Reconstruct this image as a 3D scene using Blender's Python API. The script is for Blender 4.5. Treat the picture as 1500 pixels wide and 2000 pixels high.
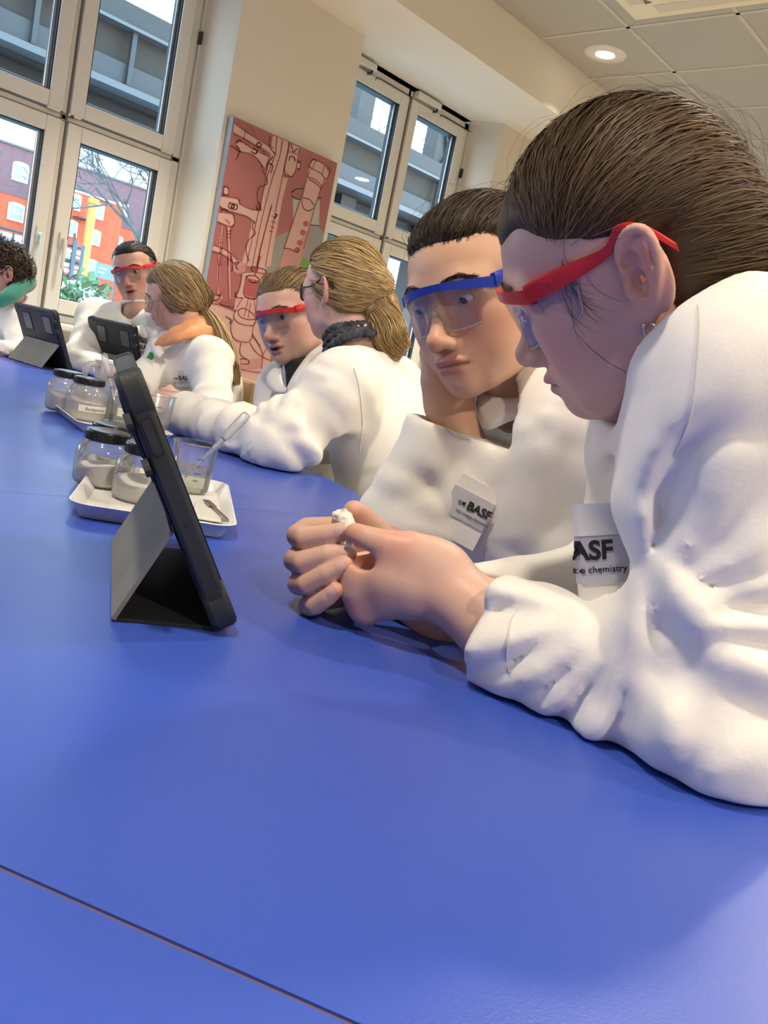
import bpy, math, random
import numpy as np
from mathutils import Matrix, Vector
random.seed(7)
rng = np.random.default_rng(7)
for _o in list(bpy.data.objects):
    bpy.data.objects.remove(_o)
scene = bpy.context.scene
COL = scene.collection

# ------------------------------------------------------------------ camera
# world: X runs along the window wall, Y points at the window wall, Z up (metres)
TZ = 0.75                                   # table top height
CYAW, CPIT, CROL, FPX = math.radians(41.15), math.radians(9.3), math.radians(-11.77), 1655.0
CAM = np.array([0.0, 0.0, TZ + 0.205])
_f = np.array([math.cos(CYAW) * math.cos(CPIT), math.sin(CYAW) * math.cos(CPIT), -math.sin(CPIT)])
_r = np.array([math.sin(CYAW), -math.cos(CYAW), 0.0])
_u = np.cross(_r, _f)
_c, _s = math.cos(CROL), math.sin(CROL)
CR, CU, CF = _c * _r - _s * _u, _s * _r + _c * _u, _f
cam_data = bpy.data.cameras.new('camera')
cam_data.sensor_fit = 'HORIZONTAL'
cam_data.sensor_width = 36.0
cam_data.lens = 36.0 * FPX / 1500.0
cam_data.clip_start = 0.01
cam_data.clip_end = 500
cam = bpy.data.objects.new('camera', cam_data)
COL.objects.link(cam)
cam.matrix_world = Matrix([[CR[i], CU[i], -CF[i], CAM[i]] for i in range(3)] + [[0, 0, 0, 1]])
scene.camera = cam

# ------------------------------------------------------------------ world: bright overcast winter sky
world = bpy.data.worlds.new('sky')
scene.world = world
world.use_nodes = True
_n = world.node_tree.nodes
_l = world.node_tree.links
_n.clear()
_out = _n.new('ShaderNodeOutputWorld')
_bg = _n.new('ShaderNodeBackground')
_tc = _n.new('ShaderNodeTexCoord')
_sep = _n.new('ShaderNodeSeparateXYZ')
_rmp = _n.new('ShaderNodeValToRGB')
_rmp.color_ramp.elements[0].position = 0.0
_rmp.color_ramp.elements[0].color = (0.93, 0.97, 1.0, 1)
_rmp.color_ramp.elements[1].position = 0.55
_rmp.color_ramp.elements[1].color = (0.22, 0.62, 0.92, 1)
_e = _rmp.color_ramp.elements.new(0.16)
_e.color = (0.86, 0.95, 1.0, 1)
_l.new(_tc.outputs['Generated'], _sep.inputs[0])
_l.new(_sep.outputs['Z'], _rmp.inputs[0])
_l.new(_rmp.outputs[0], _bg.inputs[0])
_bg.inputs[1].default_value = 8.0
_l.new(_bg.outputs[0], _out.inputs[0])

# ------------------------------------------------------------------ exposure
scene.view_settings.view_transform = 'Standard'
scene.view_settings.look = 'None'
scene.view_settings.gamma = 1.0
scene.view_settings.exposure = 0.25
scene.view_settings.use_curve_mapping = False
scene.cycles.use_denoising = True
scene.cycles.max_bounces = 10
scene.cycles.transparent_max_bounces = 24
scene.cycles.sample_clamp_indirect = 6.0
scene.cycles.caustics_reflective = False
scene.cycles.caustics_refractive = False
# ------------------------------------------------------------------ pixel helpers (photo frame 1500 x 2000)
def ray(x, y):
    return CF + CR * (x - 750) / FPX - CU * (y - 1000) / FPX
def PD(x, y, d):                             # a pixel at a known depth along the camera axis
    return CAM + ray(x, y) * d
def PZ(x, y, z=TZ):                          # a pixel on a level plane
    v = ray(x, y)
    return CAM + v * ((z - CAM[2]) / v[2])
def PY(x, y, Y):                             # a pixel on a plane parallel to the window wall
    v = ray(x, y)
    return CAM + v * (Y / v[1])
def unit(v):
    v = np.asarray(v, float)
    return v / max(np.linalg.norm(v), 1e-12)

# ------------------------------------------------------------------ materials
def mat(name, col, rough=0.5, metal=0.0, spec=0.5, bump=None, var=None, sheen=0.0, sss=0.0, coat=0.0, emit=None, attr=None):
    """principled material; bump=(scale, strength, detail); var=(scale, amount) tints the colour with noise; attr multiplies a vertex colour"""
    m = bpy.data.materials.new(name)
    m.use_nodes = True
    nt = m.node_tree
    b = nt.nodes['Principled BSDF']
    b.inputs['Base Color'].default_value = (*col, 1)
    b.inputs['Roughness'].default_value = rough
    b.inputs['Metallic'].default_value = metal
    b.inputs['Specular IOR Level'].default_value = spec
    if sheen:
        b.inputs['Sheen Weight'].default_value = sheen
    if coat:
        b.inputs['Coat Weight'].default_value = coat
    if sss:
        b.inputs['Subsurface Weight'].default_value = sss
        b.inputs['Subsurface Radius'].default_value = (1.0, 0.35, 0.2)
        b.inputs['Subsurface Scale'].default_value = 0.006
    if emit:
        b.inputs['Emission Color'].default_value = (*emit[0], 1)
        b.inputs['Emission Strength'].default_value = emit[1]
    tc = nt.nodes.new('ShaderNodeTexCoord')
    src = None
    if attr:
        a = nt.nodes.new('ShaderNodeAttribute')
        a.attribute_name = attr
        src = a.outputs['Color']
        nt.links.new(src, b.inputs['Base Color'])
    if var:
        n = nt.nodes.new('ShaderNodeTexNoise')
        n.inputs['Scale'].default_value = var[0]
        n.inputs['Detail'].default_value = 4
        nt.links.new(tc.outputs['Object'], n.inputs['Vector'])
        mx = nt.nodes.new('ShaderNodeMix')
        mx.data_type = 'RGBA'
        mx.blend_type = 'MULTIPLY'
        mx.inputs[0].default_value = 1.0
        rp = nt.nodes.new('ShaderNodeValToRGB')
        a_ = var[1]
        rp.color_ramp.elements[0].position = 0.3
        rp.color_ramp.elements[1].position = 0.7
        rp.color_ramp.elements[0].color = (1 - a_, 1 - a_, 1 - a_, 1)
        rp.color_ramp.elements[1].color = (1 + a_, 1 + a_, 1 + a_, 1)
        nt.links.new(n.outputs['Fac'], rp.inputs[0])
        if src:
            nt.links.new(src, mx.inputs[6])
        else:
            mx.inputs[6].default_value = (*col, 1)
        nt.links.new(rp.outputs[0], mx.inputs[7])
        nt.links.new(mx.outputs[2], b.inputs['Base Color'])
    if bump:
        n = nt.nodes.new('ShaderNodeTexNoise')
        n.inputs['Scale'].default_value = bump[0]
        n.inputs['Detail'].default_value = bump[2] if len(bump) > 2 else 3
        nt.links.new(tc.outputs['Object'], n.inputs['Vector'])
        bp = nt.nodes.new('ShaderNodeBump')
        bp.inputs['Strength'].default_value = bump[1]
        bp.inputs['Distance'].default_value = 0.002
        nt.links.new(n.outputs['Fac'], bp.inputs['Height'])
        nt.links.new(bp.outputs[0], b.inputs['Normal'])
    return m
def clear(name, tint=(1, 1, 1), refl=0.06, rough=0.02, haze=0.0, hazecol=(0.9, 0.92, 0.95), top=0.75):
    """thin clear wall: mostly see-through with a fresnel gloss, optionally a milky part"""
    m = bpy.data.materials.new(name)
    m.use_nodes = True
    nt = m.node_tree
    nt.nodes.clear()
    o = nt.nodes.new('ShaderNodeOutputMaterial')
    t = nt.nodes.new('ShaderNodeBsdfTransparent')
    t.inputs[0].default_value = (*tint, 1)
    g = nt.nodes.new('ShaderNodeBsdfGlossy')
    g.inputs['Roughness'].default_value = rough
    lw = nt.nodes.new('ShaderNodeLayerWeight')
    lw.inputs[0].default_value = 0.25
    mp = nt.nodes.new('ShaderNodeMapRange')
    mp.inputs[3].default_value = refl
    mp.inputs[4].default_value = top
    nt.links.new(lw.outputs['Fresnel'], mp.inputs[0])
    mx = nt.nodes.new('ShaderNodeMixShader')
    base = t.outputs[0]
    if haze:
        d = nt.nodes.new('ShaderNodeBsdfTranslucent')
        d.inputs[0].default_value = (*hazecol, 1)
        d2 = nt.nodes.new('ShaderNodeBsdfDiffuse')
        d2.inputs[0].default_value = (*hazecol, 1)
        m2 = nt.nodes.new('ShaderNodeMixShader')
        m2.inputs[0].default_value = 0.5
        nt.links.new(d.outputs[0], m2.inputs[1])
        nt.links.new(d2.outputs[0], m2.inputs[2])
        m3 = nt.nodes.new('ShaderNodeMixShader')
        m3.inputs[0].default_value = haze
        nt.links.new(t.outputs[0], m3.inputs[1])
        nt.links.new(m2.outputs[0], m3.inputs[2])
        base = m3.outputs[0]
    nt.links.new(mp.outputs[0], mx.inputs[0])
    nt.links.new(base, mx.inputs[1])
    nt.links.new(g.outputs[0], mx.inputs[2])
    nt.links.new(mx.outputs[0], o.inputs[0])
    return m

# ------------------------------------------------------------------ object helpers
def mesh_obj(name, v, f, m=None, parent=None, smooth=True, col=None, kind=None, label=None):
    me = bpy.data.meshes.new(name)
    v = np.asarray(v, np.float32)
    if isinstance(f, np.ndarray):
        f = f.astype(np.int32)
        n, k = f.shape
        me.vertices.add(len(v))
        me.vertices.foreach_set('co', v.ravel())
        me.loops.add(n * k)
        me.loops.foreach_set('vertex_index', f.ravel())
        me.polygons.add(n)
        me.polygons.foreach_set('loop_start', np.arange(0, n * k, k, dtype=np.int32))
        me.update(calc_edges=True)
        me.validate()
    else:
        me.from_pydata([tuple(map(float, p)) for p in v], [], [tuple(map(int, q)) for q in f])
        me.update()
    if smooth:
        me.polygons.foreach_set('use_smooth', np.ones(len(me.polygons), bool))
        if smooth == 'auto':
            me.set_sharp_from_angle(angle=math.radians(38))
    if col is not None:
        a = me.color_attributes.new('tint', 'FLOAT_COLOR', 'POINT')
        c = np.ones((len(v), 4), np.float32)
        c[:, :3] = col
        a.data.foreach_set('color', c.ravel())
    o = bpy.data.objects.new(name, me)
    COL.objects.link(o)
    if m is not None:
        me.materials.append(m)
    if parent is not None:
        par(o, parent)
    if kind:
        o['kind'] = kind
    if label:
        o['label'] = label
    return o
WM = {}                                       # world matrices of the empties
def par(o, p):
    o.parent = p
    if p.name in WM:
        o.matrix_parent_inverse = WM[p.name].inverted()
def thing(name, label, cat, loc=(0, 0, 0), group=None, rotz=0.0, rot=None):
    o = bpy.data.objects.new(name, None)
    COL.objects.link(o)
    M = Matrix.Translation(Vector([float(q) for q in loc])) @ (rot.to_4x4() if rot is not None else Matrix.Rotation(rotz, 4, 'Z'))
    o.matrix_world = M
    o.empty_display_size = 0.05
    tag(o, label, cat, group)
    WM[o.name] = M
    return o
def tag(o, label, cat, group=None):
    o['label'] = label
    o['category'] = cat
    if group:
        o['group'] = group
    return o
def structure(o):
    o['kind'] = 'structure'
    return o
class SB:
    """collects simple solids into one mesh"""
    def __init__(s):
        s.v, s.f = [], []
    def add(s, v, f):
        n = len(s.v)
        s.v += [tuple(map(float, p)) for p in v]
        s.f += [tuple(int(i) + n for i in q) for q in f]
        return s
    def box(s, lo, hi, M=None):
        (x0, y0, z0), (x1, y1, z1) = lo, hi
        v = [(x0, y0, z0), (x1, y0, z0), (x1, y1, z0), (x0, y1, z0), (x0, y0, z1), (x1, y0, z1), (x1, y1, z1), (x0, y1, z1)]
        if M is not None:
            v = [M(p) for p in v]
        return s.add(v, [(0, 3, 2, 1), (4, 5, 6, 7), (0, 1, 5, 4), (1, 2, 6, 5), (2, 3, 7, 6), (3, 0, 4, 7)])
    def hexa(s, a, b):                         # two quads a (4 pts) and b (4 pts)
        return s.add(list(a) + list(b), [(3, 2, 1, 0), (4, 5, 6, 7), (0, 1, 5, 4), (1, 2, 6, 5), (2, 3, 7, 6), (3, 0, 4, 7)])
    def beam(s, a, b, w, h, up=(0, 0, 1)):
        a, b = np.asarray(a, float), np.asarray(b, float)
        d = unit(b - a)
        sd = np.cross(d, up)
        sd = unit(sd) if np.linalg.norm(sd) > 1e-6 else np.array([1.0, 0, 0])
        uu = np.cross(sd, d)
        q = [sd * w / 2 * i + uu * h / 2 * j for i, j in ((-1, -1), (1, -1), (1, 1), (-1, 1))]
        return s.hexa([a + k for k in q], [b + k for k in q])
    def tube(s, pts, rad, n=8, cap=True, closed=False, flat=1.0, up=None):
        pts = np.asarray(pts, float)
        m = len(pts)
        rad = np.broadcast_to(np.asarray(rad, float), (m,))
        if closed:
            tg = np.roll(pts, -1, 0) - np.roll(pts, 1, 0)
        else:
            tg = np.gradient(pts, axis=0)
        tg = tg / np.maximum(np.linalg.norm(tg, axis=1, keepdims=True), 1e-12)
        ref = np.array([0, 0, 1.0]) if up is None else np.asarray(up, float)
        if abs(tg[0] @ ref) > 0.95 and up is None:
            ref = np.array([1.0, 0, 0])
        nn = unit(np.cross(tg[0], ref))
        rings = []
        for i in range(m):
            nn = nn - tg[i] * (nn @ tg[i])
            nn = unit(nn)
            bb = np.cross(tg[i], nn)
            an = np.arange(n) * 2 * math.pi / n
            rings.append(pts[i] + rad[i] * (np.cos(an)[:, None] * nn + flat * np.sin(an)[:, None] * bb))
        v = np.concatenate(rings)
        f = []
        for i in range(m if closed else m - 1):
            j = (i + 1) % m
            for k in range(n):
                f.append((i * n + k, i * n + (k + 1) % n, j * n + (k + 1) % n, j * n + k))
        if cap and not closed:
            f.append(tuple(range(n - 1, -1, -1)))
            f.append(tuple((m - 1) * n + k for k in range(n)))
        return s.add(v, f)
    def lathe(s, prof, n=32, c=(0, 0, 0), M=None, a0=0, a1=2 * math.pi):
        """prof: list of (r, z)"""
        full = abs(a1 - a0 - 2 * math.pi) < 1e-6
        k = n if full else n + 1
        an = a0 + (a1 - a0) * np.arange(k) / n
        v = []
        for r_, z in prof:
            for a in an:
                p = (c[0] + r_ * math.cos(a), c[1] + r_ * math.sin(a), c[2] + z)
                v.append(M(p) if M else p)
        f = []
        for i in range(len(prof) - 1):
            for j in range(n):
                j2 = (j + 1) % k
                f.append((i * k + j, i * k + j2, (i + 1) * k + j2, (i + 1) * k + j))
        return s.add(v, f)
    def prism(s, poly, off):
        """closed polygon (3d points) pushed along off"""
        poly = np.asarray(poly, float)
        off = np.asarray(off, float)
        n = len(poly)
        return s.add(list(poly) + list(poly + off), [tuple(range(n - 1, -1, -1)), tuple(range(n, 2 * n))] + [(i, (i + 1) % n, n + (i + 1) % n, n + i) for i in range(n)])
    def obj(s, name, m, parent=None, smooth=False, **k):
        return mesh_obj(name, s.v, s.f, m, parent, smooth, **k)
def bevel(o, w, seg=2):
    b = o.modifiers.new('bevel', 'BEVEL')
    b.width = w
    b.segments = seg
    b.limit_method = 'ANGLE'
    b.angle_limit = math.radians(35)
    return o
def spline(pts, n, closed=False):
    """catmull-rom through pts"""
    p = np.asarray(pts, float)
    m = len(p)
    out = []
    segs = m if closed else m - 1
    for t in np.linspace(0, segs, n, endpoint=not closed):
        i = min(int(t), segs - 1)
        u = t - i
        g = (lambda k: p[k % m]) if closed else (lambda k: p[min(max(k, 0), m - 1)])
        a, b, c, d = g(i - 1), g(i), g(i + 1), g(i + 2)
        out.append(0.5 * (2 * b + (c - a) * u + (2 * a - 5 * b + 4 * c - d) * u * u + (3 * b - a - 3 * c + d) * u ** 3))
    return np.array(out)

# ------------------------------------------------------------------ distance-field modelling for bodies and cloth
def smin(a, b, k):
    if k <= 0:
        return np.minimum(a, b)
    h = np.maximum(k - np.abs(a - b), 0) / k
    return np.minimum(a, b) - h * h * (k * 0.25)
def cone(a, b, ra, rb):
    a, b = np.asarray(a, np.float32), np.asarray(b, np.float32)
    ba = b - a
    q = float(ba @ ba) + 1e-12
    R = max(ra, rb)
    def fn(x, y, z):
        px, py, pz = x - a[0], y - a[1], z - a[2]
        h = np.clip((px * ba[0] + py * ba[1] + pz * ba[2]) / q, 0, 1)
        return np.sqrt((px - h * ba[0]) ** 2 + (py - h * ba[1]) ** 2 + (pz - h * ba[2]) ** 2) - (ra + (rb - ra) * h)
    return fn, np.minimum(a, b) - R, np.maximum(a, b) + R
def chain(pts, rad):
    pts = np.asarray(pts, np.float32)
    rad = np.broadcast_to(np.asarray(rad, float), (len(pts),))
    cs = [cone(pts[i], pts[i + 1], rad[i], rad[i + 1]) for i in range(len(pts) - 1)]
    def fn(x, y, z):
        d = cs[0][0](x, y, z)
        for c in cs[1:]:
            d = np.minimum(d, c[0](x, y, z))
        return d
    return fn, np.min([c[1] for c in cs], 0), np.max([c[2] for c in cs], 0)
def ell(c, r, R=None):
    """ellipsoid; R columns = its axes"""
    c, r = np.asarray(c, np.float32), np.asarray(r, np.float32)
    A = np.eye(3, dtype=np.float32) if R is None else np.asarray(R, np.float32)
    e = np.sqrt(((A * r) ** 2).sum(1))
    def fn(x, y, z):
        p = (x - c[0], y - c[1], z - c[2])
        if R is None:
            q = p
        else:
            q = tuple(p[0] * A[0, i] + p[1] * A[1, i] + p[2] * A[2, i] for i in range(3))
        k0 = np.sqrt((q[0] / r[0]) ** 2 + (q[1] / r[1]) ** 2 + (q[2] / r[2]) ** 2)
        k1 = np.sqrt((q[0] / r[0] ** 2) ** 2 + (q[1] / r[1] ** 2) ** 2 + (q[2] / r[2] ** 2) ** 2)
        return k0 * (k0 - 1) / np.maximum(k1, 1e-6)
    return fn, c - e, c + e
class Field:
    def __init__(s, lo, hi, h):
        s.lo = np.asarray(lo, np.float32)
        n = np.ceil((np.asarray(hi) - s.lo) / h).astype(int) + 1
        s.h = h
        s.ax = [s.lo[i] + h * np.arange(n[i], dtype=np.float32) for i in range(3)]
        s.d = np.full(n, 9.0, np.float32)
    def sub(s, lo, hi, pad):
        sl, co = [], []
        for i in range(3):
            a = max(int((lo[i] - pad - s.lo[i]) / s.h), 0)
            b = min(int((hi[i] + pad - s.lo[i]) / s.h) + 2, len(s.ax[i]))
            if b <= a:
                return None, None
            sl.append(slice(a, b))
            sh = [1, 1, 1]
            sh[i] = b - a
            co.append(s.ax[i][a:b].reshape(sh))
        return tuple(sl), co
    def union(s, prim, k=0.0):
        fn, lo, hi = prim
        sl, co = s.sub(lo, hi, max(4.5 * k, .045) + 3 * s.h)
        if sl:
            s.d[sl] = smin(s.d[sl], fn(*co).astype(np.float32), k)
        return s
    def carve(s, prim, k=0.0):
        fn, lo, hi = prim
        sl, co = s.sub(lo, hi, max(4.5 * k, .045) + 3 * s.h)
        if sl:
            s.d[sl] = -smin(-s.d[sl], fn(*co).astype(np.float32), k)
        return s
    def clip(s, p, n, k=0.0):                  # keep the side opposite to n
        n = unit(n)
        x, y, z = (a.reshape([-1 if i == j else 1 for j in range(3)]) for i, a in enumerate(s.ax))
        pl = (x - p[0]) * n[0] + (y - p[1]) * n[1] + (z - p[2]) * n[2]
        s.d = -smin(-s.d, -pl.astype(np.float32), k)
        return s
    def disp(s, fn, lo=None, hi=None):
        lo = s.lo if lo is None else lo
        hi = s.lo + s.h * np.array(s.d.shape) if hi is None else hi
        sl, co = s.sub(lo, hi, 0)
        if sl:
            near = np.abs(s.d[sl]) < 0.05
            s.d[sl] -= (fn(*co) * near).astype(np.float32)
        return s
    def at(s, P):                              # trilinear lookup
        q = (np.asarray(P) - s.lo) / s.h
        i = np.clip(np.floor(q).astype(int), 0, np.array(s.d.shape) - 2)
        t = np.clip(q - i, 0, 1)
        r = 0
        for a in (0, 1):
            for b in (0, 1):
                for c in (0, 1):
                    w = (t[:, 0] if a else 1 - t[:, 0]) * (t[:, 1] if b else 1 - t[:, 1]) * (t[:, 2] if c else 1 - t[:, 2])
                    r = r + w * s.d[i[:, 0] + a, i[:, 1] + b, i[:, 2] + c]
        return r
    def mesh(s):
        d = s.d
        d[0], d[-1], d[:, 0], d[:, -1], d[:, :, 0], d[:, :, -1] = (9,) * 6
        g = d < 0
        nx, ny, nz = d.shape
        c = np.zeros((nx - 1, ny - 1, nz - 1), np.uint8)
        cor = [(i, j, k) for i in (0, 1) for j in (0, 1) for k in (0, 1)]
        for i, j, k in cor:
            c += g[i:nx - 1 + i, j:ny - 1 + j, k:nz - 1 + k]
        cells = np.argwhere((c > 0) & (c < 8))
        idx = np.full(c.shape, -1, np.int32)
        idx[tuple(cells.T)] = np.arange(len(cells))
        acc = np.zeros((len(cells), 3))
        cnt = np.zeros(len(cells))
        cv = {q: d[cells[:, 0] + q[0], cells[:, 1] + q[1], cells[:, 2] + q[2]] for q in cor}
        for a in cor:
            for ax in range(3):
                if a[ax]:
                    continue
                b = list(a)
                b[ax] = 1
                va, vb = cv[a], cv[tuple(b)]
                m = (va < 0) != (vb < 0)
                t = np.where(m, va / np.where(m, va - vb, 1), 0)
                p = np.zeros((len(cells), 3)) + np.array(a)
                p[:, ax] += t
                acc += p * m[:, None]
                cnt += m
        v = s.lo + s.h * (cells + acc / cnt[:, None])
        fs = []
        for ax in range(3):
            u_, w_ = (ax + 1) % 3, (ax + 2) % 3
            s0 = [slice(None)] * 3
            s1 = [slice(None)] * 3
            s0[ax], s1[ax] = slice(0, -1), slice(1, None)
            e = np.argwhere(g[tuple(s0)] != g[tuple(s1)])
            e = e[(e[:, u_] > 0) & (e[:, w_] > 0) & (e[:, u_] < d.shape[u_] - 1) & (e[:, w_] < d.shape[w_] - 1)]
            ins = g[tuple(e.T)]
            q = []
            for du, dw in ((0, 0), (1, 0), (1, 1), (0, 1)):
                ee = e.copy()
                ee[:, u_] -= du
                ee[:, w_] -= dw
                q.append(idx[tuple(ee.T)])
            q = np.stack(q, 1)
            q[~ins] = q[~ins][:, ::-1]
            fs.append(q)
        return v, np.concatenate(fs)
def bump3(p, c, r):                            # smooth blob weight for tinting
    return np.exp(-(((p - np.asarray(c)) / np.asarray(r)) ** 2).sum(1))
def vnoise(P, sc, seed=0):
    """cheap smooth noise from a few rotated sines, about -1..1"""
    g = np.random.default_rng(seed)
    out = 0
    for i in range(6):
        k = unit(g.normal(size=3)) * sc * (0.7 + 0.6 * g.random())
        out = out + np.sin(P[..., 0] * k[0] + P[..., 1] * k[1] + P[..., 2] * k[2] + g.random() * 6.28)
    return out / 3.0
def waves(x, y, z, sc, seed=0, stretch=None):
    """the same on open grids"""
    g = np.random.default_rng(seed)
    out = 0
    for i in range(6):
        k = unit(g.normal(size=3)) * sc * (0.6 + 0.8 * g.random())
        if stretch is not None:
            k = k - stretch * (k @ stretch) * 0.8
        out = out + np.sin(x * k[0] + y * k[1] + z * k[2] + g.random() * 6.28)
    return out / 3.0
# ------------------------------------------------------------------ people: heads
EYE = np.array([0.031, 0.0738, 0.009])
def ear_prims(sx, size=1.0):
    """list of (op, prim, k) for an ear, side sx = +1 / -1"""
    o = np.array([sx * 0.0685, -0.004, 0.002])
    back = unit((sx * 0.42, -0.9, 0.0))
    up = unit((sx * 0.10, -0.14, 1.0))
    out = unit(np.cross(back, up)) * (1 if np.cross(back, up)[0] * sx > 0 else -1)
    R = np.stack([back, up, out], 1)
    def q(u, v, w=0.0):
        return o + size * (back * u + up * v + out * w)
    s = size
    L = []
    L.append(('u', ell(q(.009, .004, .0035), np.array([.0185, .0295, .0048]) * s, R), .004))
    hx = spline([(.006, -.002, .005), (-.001, .006, .007), (-.005, .016, .007), (-.001, .027, .008), (.009, .032, .0085), (.019, .028, .009), (.0235, .016, .009), (.022, .002, .0085), (.016, -.012, .007), (.009, -.022, .005)], 20)
    L.append(('u', chain([q(*a) for a in hx], np.linspace(.0034, .0033, 20) * s), .0025))
    ah = spline([(.006, .021, .005), (.013, .016, .0065), (.015, .006, .0075), (.013, -.006, .007), (.006, -.013, .006), (.000, -.013, .005)], 12)
    L.append(('u', chain([q(*a) for a in ah], .0031 * s), .0025))
    L.append(('u', ell(q(.003, -.022, .004), np.array([.0085, .0095, .0045]) * s, R), .004))
    L.append(('c', ell(q(.005, -.001, .009), np.array([.0075, .0100, .0085]) * s, R), .003))
    L.append(('c', ell(q(.003, .013, .009), np.array([.0070, .0060, .0060]) * s, R), .003))
    L.append(('c', ell(q(.018, .016, .010), np.array([.0022, .011, .0040]) * s, R), .002))
    L.append(('u', ell(q(-.004, -.006, .005), np.array([.0038, .0055, .0045]) * s, R), .003))
    return L, q
def build_head(h, neck_to, neck_r=0.052, lid=0.35, open_=0.0, jaw=1.0, cheek=1.0, nose=1.0, ears=(1, -1), skin=(.62, .38, .29), lip=(.50, .17, .16), extra=None, ear_size=1.0, skull=((0, .0, .034), (.0705, .0815, .0755))):
    F = Field((-.115, -.165, -.20), (.115, .135, .145), h)
    F.union(ell(*skull))
    F.union(ell((0, .030, .034), (.0560, .0625, .0540)), .03)
    F.union(ell((0, .030, -.018), (.0545 * jaw, .056, .066)), .03)
    for s in (1, -1):
        F.union(ell((s * .035, .050, -.012), (.027 * cheek, .029, .027)), .02)
        F.union(ell((s * .029, .046, -.044), (.026 * cheek, .031, .028)), .02)
        F.union(chain([(s * .050 * jaw, .000, -.028), (s * .0455 * jaw, .008, -.052), (s * .022, .058, -.0745), (0, .068, -.0765)], [.016, .015, .0135, .0135]), .02)
    F.union(ell((0, .0755, -.0755), (.016, .0135, .012)), .014)
    F.union(ell((0, .0735, -.051), (.026, .0205, .021)), .016)
    for s in (1, -1):
        F.union(chain([(s * .008, .0845, .019), (s * .028, .0845, .0235), (s * .045, .072, .019)], .0085), .016)
        F.carve(ell((s * .0305, .0985, .0075), (.0185, .013, .0115)), .014)
    nz = nose
    F.union(chain([(0, .0815, .013), (0, .0930, -.009), (0, .1050, -.027)], [.0072, .0080, .0088]), .012)
    F.union(ell((0, .1060 + .002 * (nz - 1), -.0295), (.0100, .0094, .0088)), .007)
    for s in (1, -1):
        F.union(ell((s * .0108, .0955, -.0335), (.0070, .0098, .0068)), .006)
        F.carve(ell((s * .0058, .1005, -.0408), (.0033, .0048, .0038)), .002)
        ey = EYE * (s, 1, 1)
        F.union(ell(ey, (.0142, .0138, .0136)), .004)
        op = 0.0052 * (1 - lid) + 0.0006
        F.carve(ell(ey + (0, .0140, -.0006 - .0035 * lid), (.0118, .0080, op)), .001)
    F.union(ell((0, .0922, -.0513), (.0190, .0080, .0050)), .006)
    F.union(ell((0, .0900, -.0613 - open_ * .006), (.0145, .0080, .0056)), .006)
    sl = chain([(-.0235, .0855, -.0573), (-.011, .0965, -.0563), (0, .0995, -.0558), (.011, .0965, -.0563), (.0235, .0855, -.0573)], [.0008, .0016, .0018, .0016, .0008])
    F.carve(sl, .003)
    if open_:
        F.carve(ell((0, .097, -.0568 - .002 * open_), (.0125, .010, .0015 + .0035 * open_)), .002)
    F.carve(ell((0, .1005, -.0702), (.017, .0065, .0038)), .008)
    if neck_to is not None:
        nt = np.asarray(neck_to, float)
        F.union(cone((0, -.018, -.012), nt, .0465, neck_r), .028)
        F.union(cone((0, .006, -.050), nt + (0, .02, 0), .030, neck_r * .7), .03)
    for s in ears:
        for op, pr, k in ear_prims(s, ear_size)[0]:
            F.union(pr, k) if op == 'u' else F.carve(pr, k)
    if extra:
        extra(F)
    v, f = F.mesh()
    col = np.tile(np.array(skin), (len(v), 1))
    def blend(w, c, a):
        w = np.clip(w * a, 0, 1)[:, None]
        col[:] = col * (1 - w) + np.array(c) * w
    red = np.array(skin) * (1.05, .72, .70)
    for s in (1, -1):
        blend(bump3(v, (s * .042, .066, -.022), (.026, .03, .022)), red, .55)
        blend(bump3(v, (s * .078, -.014, .004), (.016, .02, .032)), red, .75)
        blend(bump3(v, (s * .031, .09, .014), (.016, .02, .008)), np.array(skin) * .8, .35)
        blend(bump3(v, (s * .0058, .1005, -.0408), (.0035, .005, .0035)), np.array(skin) * (.35, .2, .2), 1.0)
    blend(bump3(v, (0, .110, -.030), (.012, .012, .010)), red, .6)
    up_ = np.exp(-((v[:, 2] + .0511) / .0042) ** 4) * (v[:, 1] > .082) * np.exp(-(v[:, 0] / .0195) ** 6)
    lo_ = np.exp(-((v[:, 2] + .0611 + open_ * .004) / .0052) ** 4) * (v[:, 1] > .082) * np.exp(-(v[:, 0] / .0165) ** 6)
    blend(np.maximum(up_, lo_), lip, .85)
    blend(np.exp(-((v[:, 2] + .0563) / .0016) ** 2) * (v[:, 1] > .084) * (np.abs(v[:, 0]) < .022), np.array(lip) * .35, .85)
    if open_:
        blend(bump3(v, (0, .092, -.0568 - .002 * open_), (.0125, .012, .003 + .003 * open_)), (.06, .015, .015), 1.2)
    return F, v, f, col
def eye_mesh(gaze=(0, 1, -.2), iris=(.09, .05, .03), r=.0127, n=20):
    g = unit(gaze)
    a = unit(np.cross(g, (0, 0, 1)))
    b = np.cross(a, g)
    th = np.concatenate([np.linspace(0, .62, 9), np.linspace(.72, math.pi, 10)])
    v, c, f = [], [], []
    for t in th:
        for k in range(n):
            w = 2 * math.pi * k / n
            v.append(r * (math.cos(t) * g + math.sin(t) * (math.cos(w) * a + math.sin(w) * b)) * (1.05 if t < .45 else 1.0))
            c.append((.008, .008, .008) if t < .19 else (iris if t < .45 else ((.02, .02, .02) if t < .5 else (.72, .68, .66))))
    for i in range(len(th) - 1):
        for k in range(n):
            f.append((i * n + k, i * n + (k + 1) % n, (i + 1) * n + (k + 1) % n, (i + 1) * n + k))
    return np.array(v), f, np.array(c)

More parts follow.
